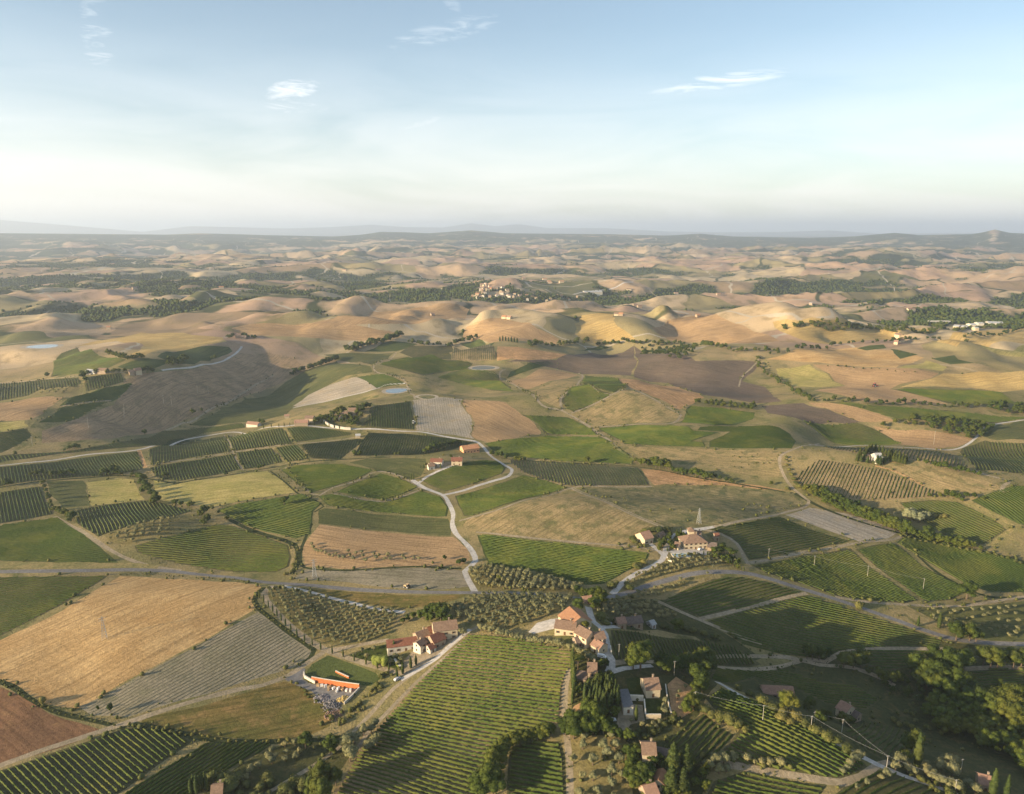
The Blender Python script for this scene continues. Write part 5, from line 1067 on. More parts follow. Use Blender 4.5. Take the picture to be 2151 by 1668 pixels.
T([1335,972,6,1344,976,8,1352,979,9,1361,980,9,1370,978,12,1378,983,12,1386,986,12,1396,984,12,1404,988,11,1413,992,7,1422,994,6,1432,996,7,1441,998,7,1452,1000,9,1461,1002,10,1470,1004,10,1480,1006,9,1490,1008,8,1502,1004,5,1512,1008,5,1526,1012,6,1537,1016,6,1620,1020,5], 'broad', 'oak in the hedge line across the right middle', 'oaks of the middle hedge line', 1.1)
T([1652,962,3,1655,970,3,1652,978,3,1658,988,3,1662,998,4,1668,1008,4,1672,1016,4,1678,1024,5,1690,1028,5,1654,1028,4], 'bush', 'dark roadside bush below the track junction', 'roadside bushes below the track junction', 1.3)
T([944,938,8,952,936,8,960,934,7,966,934,6,935,940,7,927,943,8,918,946,9,910,948,11,902,950,9,892,952,6,838,958,6,830,957,4,790,960,4,756,956,6,745,956,7,948,962,4], 'broad', 'dark tree in the belt left of the orange farm building', 'tree belt left of the orange farm building', 1.05)
T([926,984,6,922,978,5,890,984,5,884,984,4], 'cypress', 'cypress beside the white walled farmhouses', 'cypresses by the white walled farmhouses', 1.3)
T([864,1008,7,869,1008,7], 'cypress', 'one of a close pair of slim cypresses at the field corner', 'pair of slim cypresses at the field corner', .9)
T([1405,1137,5,1398,1144,5,1392,1148,5,1386,1152,5,1407,1129,5,1395,1138,5,1387,1144,5,1384,1158,4], 'broad', 'garden tree on the left of the walled farm drive', 'garden trees left of the walled farm drive', 1.1)
T([1422,1128,6,1430,1124,7,1427,1132,5,1402,1158,4,1408,1142,4], 'cypress', 'cypress at the walled farm drive', 'cypresses at the walled farm drive', 1.6)
T([1333,1140,4,1335,1132,4,1341,1126,4,1348,1122,4,1356,1118,4,1364,1117,5,1374,1117,6,1384,1118,6,1392,1116,4,1402,1115,5,1330,1134,4,1345,1146,3], 'bush', 'dark shrub in the hedge around the small barn', 'hedge around the small barn', 1.4)
T([1532,1172,8,1540,1176,8,1524,1164,6,1516,1158,6,1510,1166,6,1505,1162,6,1498,1164,6,1520,1150,4,1546,1166,5], 'pine', 'umbrella shaped pine in the garden of the walled farm', 'umbrella pines of the walled farm', .95)
T([1478,1166,4,1486,1168,4,1493,1170,4,1500,1172,4,1507,1174,4,1514,1176,4,1521,1179,4,1528,1182,4,1536,1186,4,1543,1190,4,1550,1194,4,1556,1197,4,1562,1200,4], 'cypress', 'small cypress in the garden edge row of the walled farm', 'cypress row of the walled farm garden', 1.3)
T([1352,1184,4,1344,1190,4,1338,1194,4,1334,1190,4], 'bush', 'dark round bush on the inside of the farm road bend', 'bushes on the farm road bend', 1.4)
T([965,1186,5,975,1184,5,934,1176,4,606,0,0][:9], 'broad', 'small tree beside the winding white road', 'small trees by the winding white road', 1.1)
FO = [655,1147,658,1154,662,1160,668,1162,676,1163,684,1166,692,1170,700,1172,706,1168,712,1174,722,1176,732,1162,735,1170,742,1178,748,1166,760,1164,763,1172,768,1182,786,1168,790,1176,796,1172,808,1178,815,1170,820,1178,846,1172,850,1178,870,1176,880,1178]
T([z for k in range(0, len(FO), 2) for z in (FO[k], FO[k + 1], 4.0)], 'olive', 'small olive tree in the loose row on the brown stubble field', 'loose olive row on the brown stubble', 1.0)
T([176,797,12,172,790,10,180,803,10], 'broad', 'dark tree in the gap between the striped ridge vineyards', 'dark trees between the ridge vineyards')
T([99,793,10], 'broad', 'round tree at the left foot of the dome shaped vineyard')
T([1212,1246,6,1222,1252,6,1234,1254,7,1050,1222,6,1226,1262,6], 'broad', 'yellow green tree on the edge of the roadside olive grove', 'trees on the edge of the roadside grove', 1.1)
# cypress and dark trees around the ridge farms
T([185,788,8,203,786,9,215,784,8,226,786,9,240,785,9,250,784,9,263,783,9,300,784,10,306,783,11,314,783,10,322,784,9], 'broad', 'dark tree around the long ridge farm on the left', 'trees around the long ridge farm', 1.0)
R8 = [484,712,490,709,497,708,503,708,510,709,516,710,522,711,530,711,478,710,536,712]
copse(R8, 10, 'dark trees around the golden hill farm')
R9 = [355,760,362,762,370,764,378,762,386,758,392,760,366,768,376,768,384,766,354,768, 445,757, 452,756]
copse(R9, 11, 'dark copse below the green crest')
R10 = [226,745,232,748,240,750,246,752,254,756,262,758,270,758,278,757,286,756,294,754,300,754]
copse(R10, 11, 'gully trees above the dome shaped vineyard')
R11 = [700,884,706,888,690,882,698,876,710,870,716,868,724,866,738,864,744,863,752,862,758,861,764,860,770,858,776,858,752,872,758,878,748,884,740,888,742,896,732,894,720,890,726,884,712,880,736,878,750,892,718,874,704,872,694,888,762,866]
copse(R11, 9, 'dark park trees of the hilltop villa')
R12 = [554,900,570,897,586,897,597,896,609,895,621,895,642,893,660,893,675,889,682,893,691,896,702,899,713,901,725,902,737,903]
T([z for k in range(0, len(R12), 2) for z in (R12[k], R12[k + 1], 5.5)], 'cypress', 'small cypress along the pale farm road on the hill', 'cypresses along the hill farm road', 1.1)
R13 = [546,890,553,892,668,886,676,884,684,884,664,890,672,880]
copse(R13, 8, 'dark trees between the hill farm houses')
R14 = [1806,958,1812,962,1803,964,1818,955,1824,952,1830,950,1838,949,1846,950,1854,952,1852,972,1858,974,1864,970,1870,968,1876,970,1882,972,1888,974,1894,975,1900,976,1866,962,1872,960,1880,964,1888,966,1896,968,1903,971,1860,957,1800,970,1808,972,1822,974,1842,975,1848,978,1815,968]
T([z for k in range(0, len(R14), 2) for z in (R14[k], R14[k + 1], 9.5)], 'conifer', 'dark conifer around the white farmhouse on the hill', 'conifers around the white farmhouse', 1.0)
R15 = [1050,717,1056,716,1062,716,1068,717,1074,718,1080,719,1086,720]
T([z for k in range(0, len(R15), 2) for z in (R15[k], R15[k + 1], 10)], 'cypress', 'dark cypress on the knoll in the upper centre', 'cypresses on the knoll', 2.2)

# --- olive groves: the nearest trees one by one, the rest as one mass per grove
def grove(px, sp, h, seed, label, group, name, split, ang=0.0, jit=.18, kind='olive'):
    q = scatter_poly(px, sp, seed, True, ang, jit)
    if split:
        zs = terr(q[:, 0], q[:, 1])
        for k in range(len(q)): tree(q[k, 0], q[k, 1], h * RT.uniform(.8, 1.15), kind, label, group, 1.0, zs[k])
    else:
        forest(name, q, h * np.random.RandomState(seed).uniform(.8, 1.2, len(q)), kind, label, 'olive grove', base=True)
    print('grove', len(q), label)
PX = {f[1]: f[3] for f in FIELDS}
grove(PX['ground of the big planted olive grove beside the cypress avenue'], 4.7, 3.9, 3, 'grey green olive tree in the big planted grove beside the cypress avenue', 'olive trees of the big planted grove', 'olive_tree', True, .5, .07)
grove([1202,1560,1250,1550,1300,1556,1326,1600,1330,1680,1325,1740,1205,1740], 6.6, 6.0, 4, 'tall olive tree in the bottom centre plot', 'tall olives of the bottom centre plot', 'olive_tree', True, .1, .35)
grove([1408,1446,1424,1436,1452,1446,1470,1464,1456,1488,1430,1500,1412,1492], 5.6, 3.6, 5, 'small olive tree on the dry orange slope right of the villa', 'olives right of the villa', 'olive_tree', True, .9)
grove([480,1650,520,1622,560,1590,584,1570,612,1560,640,1580,648,1592,620,1600,580,1614,540,1632,500,1650], 5.2, 4.6, 6, 'golden olive tree in the thicket below the strip vineyard', 'olive thicket below the strip vineyard', 'olive_tree', True, .6, .35)
grove(PX['ground of the olive grove left of the pale concrete yard'], 4.6, 4.0, 7, 'dense grey green olive grove left of the pale concrete yard', None, 'olive_grove_trees', False, .3, .3)
grove(PX['ground of the olive grove beside the white road'], 4.6, 4.4, 8, 'dense olive grove between the white road and the paved road', None, 'olive_grove_trees', False, -.2, .12)
grove(PX['ground of the olive slope below the farm with parked cars'], 4.6, 3.4, 9, 'olive trees covering the slope below the walled farm', None, 'olive_grove_trees', False, .4, .22)
grove(PX['ground of the thin olive strip below the paved road'], 4.8, 3.4, 10, 'thin strip of olive trees below the paved road', None, 'olive_grove_trees', False, .4, .22)
grove(PX['shaded olive ground behind the low roofed houses'], 5.5, 4.2, 11, 'shaded olive trees behind the low roofed houses', None, 'olive_grove_trees', False, .4, .3)
grove([222,1124,286,1105,330,1095,380,1090,362,1120,273,1142,236,1138], 6.0, 4.2, 12, 'small planted olive grove on the left below the striped vines', None, 'olive_grove_trees', False, .3, .12)
grove([1338,724,1380,722,1440,728,1462,742,1440,758,1400,758,1350,744], 17, 9, 13, 'striped plantation of dark trees in the right distance', None, 'plantation_trees', False, .1, .1, 'broad')
grove([1950,1282,2140,1272,2151,1340,2060,1342,2000,1334,1960,1310], 7.5, 3.6, 14, 'dim olive trees in the field above the paved road, right edge', None, 'olive_grove_trees', False, .2, .25)
grove([72,822,100,817,150,815,160,822,140,828,80,830], 11, 5, 15, 'rows of dark bushes below the ridge vineyards', None, 'orchard_trees', False, .2, .1)

# --- woods and hedges that read as masses
def wood(px, sp, h, seed, label, kind='broad', low=False):
    q = scatter_poly(px, sp, seed, False, seed * .7, .42); R = np.random.RandomState(seed)
    forest('woodland', q, h * R.uniform(.7, 1.25, len(q)), kind, label, 'wood', low)
wood([1950,1484,2000,1492,2060,1500,2100,1520,2151,1545,2300,1560,2300,1680,2151,1625,2100,1595,2040,1560,1985,1545,1950,1520,1910,1500], 6.5, 11, 21, 'dark wood filling the shaded ravine on the right')
wood([1883,889,1925,880,1990,882,2050,890,2088,902,2062,918,2048,926,1990,915,1930,899], 9, 9, 22, 'dark wood between the vineyards on the right')
wood([2068,862,2100,852,2200,852,2300,860,2300,874,2151,872,2100,869], 10, 10, 23, 'dark wood at the right edge')
wood([1832,893,1880,888,1905,896,1830,898], 9, 7, 24, 'scrubby hedge wood left of the dark wood')
wood([1468,843,1520,846,1590,852,1588,864,1520,857,1460,850], 9, 7, 25, 'dark thicket above the green vineyard, right of centre')
wood([1192,1500,1240,1490,1290,1500,1300,1540,1250,1560,1192,1562], 5, 5, 61, 'dark undergrowth below the bare mound')
wood([1400,1570,1460,1605,1500,1612,1495,1700,1400,1720,1380,1640], 5.5, 4.5, 62, 'dark shrubbery at the bottom beside the conifers')
wood([1225,1400,1280,1408,1284,1440,1236,1450,1212,1440], 4, 3, 63, 'garden shrubbery around the narrow stone house', 'bush')
wood([1310,1560,1345,1570,1345,1600,1380,1610,1378,1680,1325,1690,1315,1600], 4.5, 4, 64, 'garden shrubbery around the cream house', 'bush')
wood([1840,1408,1900,1424,1950,1440,1990,1480,1960,1490,1900,1470,1850,1450,1790,1420], 6.5, 5, 65, 'dark scrub between the terraces and the ravine')
wood([1850,1480,1900,1480,1960,1520,1990,1550,1900,1530,1830,1510], 7.5, 3.5, 66, 'low scrub on the dim hollow slope', 'bush')
wood([440,1690,480,1660,540,1640,600,1640,650,1640,640,1700,500,1740], 6, 4, 67, 'dark scrub in the bottom left hollow', 'bush')
wood([1900,1615,1960,1640,2040,1660,2100,1700,2000,1690,1920,1640], 5, 3, 68, 'garden scrub beside the narrow road', 'bush')
wood([1404,1144,1425,1124,1440,1120,1436,1136,1412,1160], 4.2, 5, 69, 'garden trees lining the walled farm drive')
wood([1484,1160,1520,1150,1560,1190,1556,1200,1500,1176], 5, 4.5, 70, 'garden trees right of the walled farm')
wood([1906,1410,1960,1402,2040,1440,2151,1470,2240,1490,2240,1530,2120,1515,2030,1490,1960,1455], 7, 8, 71, 'understorey of the ravine trees')
def hedge(px, sp, h, seed, label, kind='broad', jit=1.5, rows=1):
    q = np.concatenate([along(px, sp, jit, seed + k) for k in range(rows)]); R = np.random.RandomState(seed)
    forest('hedgerow', q, h * R.uniform(.55, 1.25, len(q)), kind, label, 'hedge', len(q) > 350 and 1)
hedge([612,790,630,782,650,776,668,770,686,764,700,758,712,752], 6, 10, 31, 'dark tree line in the gully of the green slope', jit=5, rows=2)
hedge([735,739,755,732,775,726,800,720,826,712,838,706], 8, 13, 32, 'long dark wood strip above the bright green hilltop', jit=7, rows=3)
hedge([1620,745,1660,738,1700,733,1750,727,1800,722,1850,720,1900,716,1960,712,2040,704,2140,694], 14, 9, 33, 'tree lined creek in front of the gold hills', jit=5)
hedge([1598,752,1594,765,1600,778,1616,792,1640,808,1664,822,1690,836,1700,842], 9, 8, 34, 'bushy creek curving down on the right', jit=4)
hedge([1700,843,1740,843,1790,845,1830,848,1880,850,1930,850,1990,856,2050,856], 8, 8, 35, 'long hedge below the reddish stubble field', jit=5)
hedge([1110,728,1160,728,1200,724,1240,720,1300,722,1370,724,1440,728,1520,734,1600,738,1640,740], 14, 10, 36, 'dark tree line at the foot of the gold hills', jit=7, rows=2)
hedge([860,722,900,726,940,728,965,722,1000,712], 12, 11, 37, 'dark hollow trees left of the orange bare patch', jit=9, rows=2)
hedge([1740,771,1780,773,1830,776,1880,781,1940,786], 14, 4, 38, 'thin hedge across the pale gold field', jit=2)
hedge([1650,690,1672,686,1720,686,1780,688,1840,692,1900,694,1960,698,2020,694,2080,690,2151,684,2240,680], 14, 9, 39, 'long wooded stream in the right distance', jit=10, rows=4)
hedge([560,1128,604,1141,620,1150,624,1170,618,1190,606,1206,580,1212], 7, 2.4, 40, 'scrub along the ditch left of the brown stubble', 'bush', 1.5)
hedge([556,1234,540,1246,534,1262,545,1280,575,1303,602,1325,640,1350,656,1366], 4, 1.4, 41, 'weeds in the ditch beside the golden stubble', 'bush', .8)
hedge([0,1432,60,1466,110,1492,200,1515,262,1530], 4, 1.6, 42, 'weeds in the ditch below the golden stubble', 'bush', .8)
hedge([275,1521,340,1532,430,1551,540,1559,640,1554,690,1552], 4, 1.8, 43, 'dark hedge below the scrubby meadow', 'bush', 1.0)
hedge([252,1206,330,1208,420,1214,500,1220,548,1226], 4, 1.1, 44, 'golden weed verge between the paved road and the stubble', 'bush', 1.4)
hedge([1896,1126,1990,1148,2060,1160,2110,1172,2151,1186,2250,1205], 5, 3, 45, 'low hedge above the bright green vineyard', 'bush', 1.5)
hedge([1700,1036,1760,1068,1820,1092,1890,1116,1960,1136,2040,1152], 3.6, 6.5, 46, 'undergrowth beneath the long tree row', 'broad', 3.5, 3)
hedge([600,1428,640,1452,668,1478,690,1500,700,1520], 4, 1.8, 47, 'golden tall grass on the edge of the builder yard', 'bush', 1.6)
hedge([700,1500,716,1520,735,1500,760,1478,785,1450,805,1428,825,1416], 3.2, 2.6, 48, 'bushes on the bank between the yard and the double track', 'bush', 3.5, 2)
hedge([1400,1592,1440,1600,1480,1600,1500,1590], 4, 3, 49, 'dark shrubs below the small dark vineyard', 'bush', 3, 2)
hedge([1286,1524,1300,1545,1330,1548,1370,1540,1400,1520,1420,1506], 3, 3, 50, 'dark hedge curving below the villa yard', 'bush', 2, 2)
hedge([1480,1060,1520,1075,1560,1085,1600,1088,1640,1076], 9, .8, 51, 'tufts in the mottled scrubby field', 'bush', 12, 3)
# ragged edges: bushes on field margins, weeds on open ground
R = np.random.RandomState(5); mg = []
for (P, nm, lb, pal, a_, s_) in REG:
    dd = np.hypot(*P.mean(0))
    if dd < 1500 and nm not in ('pond', 'pond_bank', 'yard', 'lawn', 'garden') and pal not in ('asphalt', 'gravel'):
        k = P[(R.rand(len(P)) < .5) & (vn(P[:, 0] / 60, P[:, 1] / 60, 81) > -.15)]; mg.append(np.repeat(k, 2, 0) + R.normal(0, 1.8, (2 * len(k), 2)))
mg = np.concatenate(mg); mg = mg[np.hypot(mg[:, 0], mg[:, 1]) > 240]
avoid = np.concatenate([c for k, c in CENTRE.items() if 'road' in k or 'white' in k or 'lane' in k])
def clear(q, d):
    out = np.ones(len(q), bool)
    for k in range(0, len(q), 2000): out[k:k + 2000] = (np.abs(q[k:k + 2000, None, :] - avoid[None]).max(2) > d).all(1)
    return q[out]
mg = clear(mg, 4.5)
forest('margin_bushes', mg, .5 + 2.2 * R.rand(len(mg)) ** 3, 'bush', 'small bushes and weeds on the field margins', 'bushes', 1)
ta = R.uniform(-.78, .78, 16000); tr = R.uniform(250, 900, 16000); wx_, wy_ = tr * np.sin(ta), tr * np.cos(ta); ok = vn(wx_ / 45, wy_ / 45, 83) > .1
for (P, nm, lb, pal, a_, s_) in REG:
    if nm in ('rough_ground', 'scrub_field', 'dry_field', 'garden', 'olive_grove'): continue
    lo, hi = P.min(0), P.max(0); c = np.where((wx_ > lo[0]) & (wx_ < hi[0]) & (wy_ > lo[1]) & (wy_ < hi[1]) & ok)[0]
    if len(c): ok[c[inside(P, np.stack([wx_[c], wy_[c]], 1))]] = False
q = clear(np.stack([wx_[ok], wy_[ok]], 1), 3.5)
forest('weeds', q, .3 + 1.8 * R.rand(len(q)) ** 4, 'bush', 'weeds and low shrubs dotted over the open ground', 'weeds', 1)
# far woods, from the shape of the land
R = np.random.RandomState(77)
nW = 130000
ta = R.uniform(-.74, .74, nW); tr = 1750 * (6200 / 1750.0) ** (R.uniform(0, 1, nW) ** .8)
wx_, wy_ = tr * np.sin(ta), tr * np.cos(ta)
ok = (wood_mask(wx_, wy_) + R.uniform(-.06, .06, nW) > .50)
ow = inside_any = np.zeros(nW, bool)
for (P, nm, lb, pal, a_, s_) in REG:
    if np.hypot(*P.mean(0)) > 1300 and nm not in ('ditch',):
        lo, hi = P.min(0), P.max(0); c = np.where((wx_ > lo[0]) & (wx_ < hi[0]) & (wy_ > lo[1]) & (wy_ < hi[1]) & ok)[0]
        if len(c): ok[c[inside(P, np.stack([wx_[c], wy_[c]], 1))]] = False
q = np.stack([wx_[ok], wy_[ok]], 1)
forest('woodland', q, R.uniform(5, 10, len(q)), 'broad', 'dark woods in the hollows of the distant hills', 'wood', 2)
print('trees', round(time.time() - T0, 1), NT, len(q))
# ------------------------------------------------------------ buildings
def tile_mat(name, a, b_):
    m, b, n = principled(name, .85, .15)
    geo = n.n.new('ShaderNodeNewGeometry').outputs['Position']
    cc = n.mix(n.step(n.noise(geo, .9, 5, .7), .35, .65), a, b_)
    cc = n.mix(n.math('MULTIPLY', n.step(n.noise(geo, 5.5, 2, .6), .45, .7), .5), cc, tuple(x * .55 for x in a))
    w = n.n.new('ShaderNodeTexWave'); tcx = n.n.new('ShaderNodeTexCoord'); n.l.new(tcx.outputs['Object'], w.inputs['Vector']); w.inputs['Scale'].default_value = 1.2; w.bands_direction = 'X'
    bp = n.n.new('ShaderNodeBump'); bp.inputs['Distance'].default_value = .12; n.l.new(w.outputs['Fac'], bp.inputs['Height']); n.l.new(bp.outputs[0], b.inputs['Normal'])
    n.l.new(cc, b.inputs['Base Color']); return m
ROOF = {'red': tile_mat('red_roof_tiles', (.20, .085, .055), (.28, .13, .085)), 'pink': tile_mat('pink_roof_tiles', (.34, .20, .14), (.44, .27, .19)), 'brown': tile_mat('brown_roof_tiles', (.22, .145, .10), (.31, .21, .15)),
        'dark': tile_mat('dark_roof_tiles', (.17, .13, .11), (.23, .18, .15)), 'orange': tile_mat('orange_roof_tiles', (.40, .20, .11), (.50, .27, .15)), 'grey': tile_mat('grey_roofing', (.16, .16, .17), (.22, .22, .23)), 'white': tile_mat('white_roofing', (.42, .42, .42), (.52, .52, .51))}
WALL = {'cream': mat('cream_plaster', (.52, .43, .29), .12, .7), 'white': mat('white_plaster', (.56, .51, .42), .1, .7), 'stone': mat('warm_stone', (.34, .26, .18), .25, 2.0), 'orange': mat('orange_plaster', (.60, .33, .18), .12, .7), 'grey': mat('grey_plaster', (.45, .43, .40), .12, .7)}
GLASS = mat('window_glass', (.035, .04, .045), .1, 1, .15, .5)
WOODM = mat('brown_shutter_wood', (.16, .085, .045), .2, 3)
STONE = mat('pale_stone', (.62, .56, .46), .2, 1.5)
def window(b, x, y, z, w, h, face):
    """dark pane with proud shutters on the wall facing x or y"""
    if face in ('+y', '-y'):
        s = 1 if face == '+y' else -1; y0, y1 = sorted((y, y + .05 * s)); b.box(x - w / 2, x + w / 2, y0, y1, z, z + h)
    else:
        s = 1 if face == '+x' else -1; x0, x1 = sorted((x, x + .05 * s)); b.box(x0, x1, y - w / 2, y + w / 2, z, z + h)
def house(p1, p2, W, h, roof, wall, label, cat='house', name='house', kind='gable', pitch=.32, win=None, chim=True, group=None, detail=True):
    P = cast([p1, p2, ((p1[0] + p2[0]) / 2, (p1[1] + p2[1]) / 2)]); d = P[1] - P[0]; D0 = float(np.hypot(P[2][0], P[2][1])); Lm = max(6, math.hypot(p2[0] - p1[0], (p2[1] - p1[1]) * 2) * D0 / F0 * 1.25)
    if float(np.hypot(*d)) > Lm: d = np.array([1.0, .25]) * Lm * .85; P[0] = P[2] - d / 2; P[1] = P[2] + d / 2
    P = P[:2]; L = max(3.5, float(np.hypot(*d))); ang = math.atan2(d[1], d[0]); c = P.mean(0)
    nx, ny = -math.sin(ang), math.cos(ang); cs = [(c[0] + a * L / 2 * math.cos(ang) + b * W / 2 * nx, c[1] + a * L / 2 * math.sin(ang) + b * W / 2 * ny) for a in (-1, 1) for b in (-1, 1)]
    zz = [ground(*q) for q in cs] + [ground(*c)]; z = sum(zz) / 5; drop = max(.8, z - min(zz) + .8)
    if kind != 'flat' : pass
    e = empty(name, (c[0], c[1], z), ang, label, cat, group)
    hl, hw = L / 2, W / 2; rh = hw * pitch * 2 if kind != 'shed' else W * pitch
    b = MB(); b.box(-hl, hl, -hw, hw, -drop, h)
    if kind == 'gable': b.add([(-hl, -hw, h), (-hl, hw, h), (-hl, 0, h + rh), (hl, -hw, h), (hl, hw, h), (hl, 0, h + rh)], [(0, 2, 1), (3, 4, 5)])
    b.obj('wall', WALL[wall], e)
    r = MB(); o, t = .45, .22
    if kind == 'gable':
        k = rh / hw; zo = h - o * k + .05
        for s in (-1, 1):
            V_ = [(-hl - o, s * (hw + o), zo), (hl + o, s * (hw + o), zo), (hl + o, 0, h + rh + .05), (-hl - o, 0, h + rh + .05)]
            V_ += [(x, y, zz_ + t) for x, y, zz_ in V_]
            r.add(V_, [(0, 1, 2, 3), (4, 7, 6, 5), (0, 4, 5, 1), (1, 5, 6, 2), (2, 6, 7, 3), (3, 7, 4, 0)])
    elif kind == 'hip':
        q = min(hl * .8, hw); zb = h
        r.add([(-hl - o, -hw - o, zb), (hl + o, -hw - o, zb), (hl + o, hw + o, zb), (-hl - o, hw + o, zb), (-hl + q, 0, h + rh + .2), (hl - q, 0, h + rh + .2)],
              [(0, 1, 5, 4), (1, 2, 5), (2, 3, 4, 5), (3, 0, 4), (3, 2, 1, 0)])
    elif kind == 'shed':
        r.add([(-hl - o, -hw - o, h), (hl + o, -hw - o, h), (hl + o, hw + o, h + rh), (-hl - o, hw + o, h + rh), (-hl - o, -hw - o, h + t), (hl + o, -hw - o, h + t), (hl + o, hw + o, h + rh + t), (-hl - o, hw + o, h + rh + t)],
              [(3, 2, 1, 0), (4, 5, 6, 7), (0, 1, 5, 4), (1, 2, 6, 5), (2, 3, 7, 6), (3, 0, 4, 7)])
        r.add([(-hl, hw - .1, h - .1), (hl, hw - .1, h - .1), (hl, hw - .1, h + rh * .95), (-hl, hw - .1, h + rh * .95)], [(0, 1, 2, 3)])
    else:
        r.box(-hl - .2, hl + .2, -hw - .2, hw + .2, h + .003, h + .35)
    ro = r.obj('roof', ROOF[roof], e)
    if chim and detail:
        cb = MB().box(hl * .35, hl * .35 + .8, -.4 + hw * .3, .4 + hw * .3, h, h + rh + .9); cb.box(hl * .35 - .12, hl * .35 + .92, -.52 + hw * .3, .52 + hw * .3, h + rh + .9, h + rh + 1.06)
        cb.obj('chimney', WALL['stone'], ro)
    if detail:
        fl = 2 if h > 4.6 else 1; nwin = max(1, int(L / 3.8))
        for f in range(fl):
            for sgn, fc in ((1, '+y'), (-1, '-y')):
                for k in range(nwin):
                    x = -hl + (k + .5) * L / nwin
                    if f == 0 and k == nwin // 2: 
                        d_ = MB(); window(d_, x, sgn * hw, -.02, 1.2, 2.1, fc); d_.obj('door', WOODM, e)
                    else:
                        w_ = MB(); window(w_, x, sgn * hw, .9 + f * 2.9, .95, 1.25, fc); wo_ = w_.obj('window', GLASS, e)
                        s_ = MB(); window(s_, x - .8, sgn * hw, .85 + f * 2.9, .5, 1.35, fc); window(s_, x + .8, sgn * hw, .85 + f * 2.9, .5, 1.35, fc); s_.obj('shutters', WOODM, wo_)
            for sgn, fc in ((1, '+x'), (-1, '-x')):
                w_ = MB(); window(w_, sgn * hl, hw * .1, .9 + f * 2.9, 1.0, 1.3, fc); w_.obj('window', GLASS, e)
    return e
H = house
# red roofed farm, lower left
H((822,1351),(866,1372), 8, 4.0, 'red', 'white', 'long white walled red roofed barn left of the cypress garden farm', 'barn', 'barn', chim=False)
H((874,1351),(899,1337), 8, 3.8, 'brown', 'stone', 'brown roofed outbuilding behind the long white walled barn', 'outbuilding', 'outbuilding')
H((899,1336),(915,1327), 6.5, 3.4, 'red', 'stone', 'small red roofed link building beside the two storey farmhouse', 'outbuilding', 'outbuilding', chim=False)
H((904,1360),(928,1345), 9, 4.2, 'red', 'stone', 'wide red roofed house in the middle of the red roofed farm')
H((876,1372),(890,1360), 6, 5.2, 'brown', 'white', 'tall narrow house with a bright white gable in the red roofed farm', pitch=.25)
H((899,1371),(911,1363), 5, 2.8, 'red', 'white', 'lowest small white walled shed in front of the red roofed farm', 'shed', 'shed', chim=False)
H((866,1356),(878,1350), 5, 2.8, 'red', 'white', 'small red roofed shed between the barn and the outbuilding', 'shed', 'shed', chim=False)
H((913,1329),(956,1341), 10, 6.6, 'brown', 'cream', 'large two storey cream farmhouse of the red roofed farm', 'farmhouse', 'farmhouse')
# hilltop farm, centre
H((1196,1301),(1219,1322), 15, 4.6, 'orange', 'cream', 'big barn with a bright orange roof on the hilltop', 'barn', 'barn', pitch=.26, chim=False)
H((1168,1325),(1210,1326), 9, 3.8, 'brown', 'cream', 'long low brown roofed farm building below the orange roofed barn', 'farm building', 'farm_building')
H((1217,1341),(1242,1357), 8.5, 6.0, 'brown', 'cream', 'two storey stone farmhouse with a sunlit cream wall on the hilltop', 'farmhouse', 'farmhouse')
H((1246,1355),(1266,1353), 7.5, 5.6, 'brown', 'stone', 'shaded stone wing right of the two storey stone farmhouse', 'farmhouse', 'farmhouse')
H((1250,1360),(1267,1373), 7, 3.8, 'pink', 'cream', 'small pink roofed house below the shaded stone wing')
H((1207,1355),(1221,1350), 6, 2.6, 'dark', 'stone', 'low dark roofed annex left of the stone farmhouse', 'shed', 'shed', chim=False)
H((1224,1268),(1241,1264), 6, 3.0, 'pink', 'stone', 'little pink roofed shed under the large trees at the lane end', 'shed', 'shed', chim=False)
H((1295,1314),(1310,1315), 7, 3.6, 'pink', 'stone', 'pink roofed end house of the low roofed row')
H((1312,1313),(1346,1313), 8, 3.4, 'dark', 'stone', 'long dark roofed house right of the pink roofed end house')
H((1364,1316),(1372,1316), 5, 2.6, 'white', 'grey', 'pale roofed small shed at the end of the low roofed row', 'shed', 'shed', chim=False)
# villas, bottom centre
H((1234,1423),(1252,1423), 9, 6.0, 'brown', 'stone', 'narrow stone house above the cypress clump')
H((1213,1428),(1232,1428), 7, 3.0, 'dark', 'stone', 'dark roofed outbuilding left of the narrow stone house', 'outbuilding', 'outbuilding', chim=False)
H((1351,1452),(1380,1452), 10, 4.6, 'brown', 'cream', 'villa with two roof slopes on the raised lawn', 'villa', 'villa')
H((1304,1479),(1324,1479), 14, 3.4, 'grey', 'white', 'dark roofed garage block beside the cypress clump', 'garage', 'garage', kind='flat', chim=False)
H((1346,1594),(1374,1597), 9, 6.4, 'brown', 'cream', 'two storey cream house at the bottom centre')
H((1379,1590),(1404,1596), 7, 3.0, 'dark', 'cream', 'low dark roofed wing right of the cream house', 'outbuilding', 'outbuilding', chim=False)
H((1391,1633),(1382,1660), 6, 3.2, 'orange', 'cream', 'narrow orange roofed outbuilding below the cream house', 'outbuilding', 'outbuilding', chim=False)
H((1350,1676),(1374,1668), 8, 3.4, 'pink', 'stone', 'pink roofed house cut by the bottom edge')
H((1600,1450),(1662,1469), 8, 3.2, 'pink', 'stone', 'very long pink roofed farm building on the dark slope', 'farm building', 'farm_building', chim=False)
H((1764,1500),(1784,1512), 9, 6.0, 'pink', 'cream', 'pink two storey house between trees, lower right')
H((1791,1510),(1802,1516), 7, 3.6, 'dark', 'stone', 'dark annex right of the pink two storey house', 'outbuilding', 'outbuilding', chim=False)
H((2052,1647),(2080,1656), 8, 3.8, 'pink', 'stone', 'small pink house between cypresses, bottom right corner')
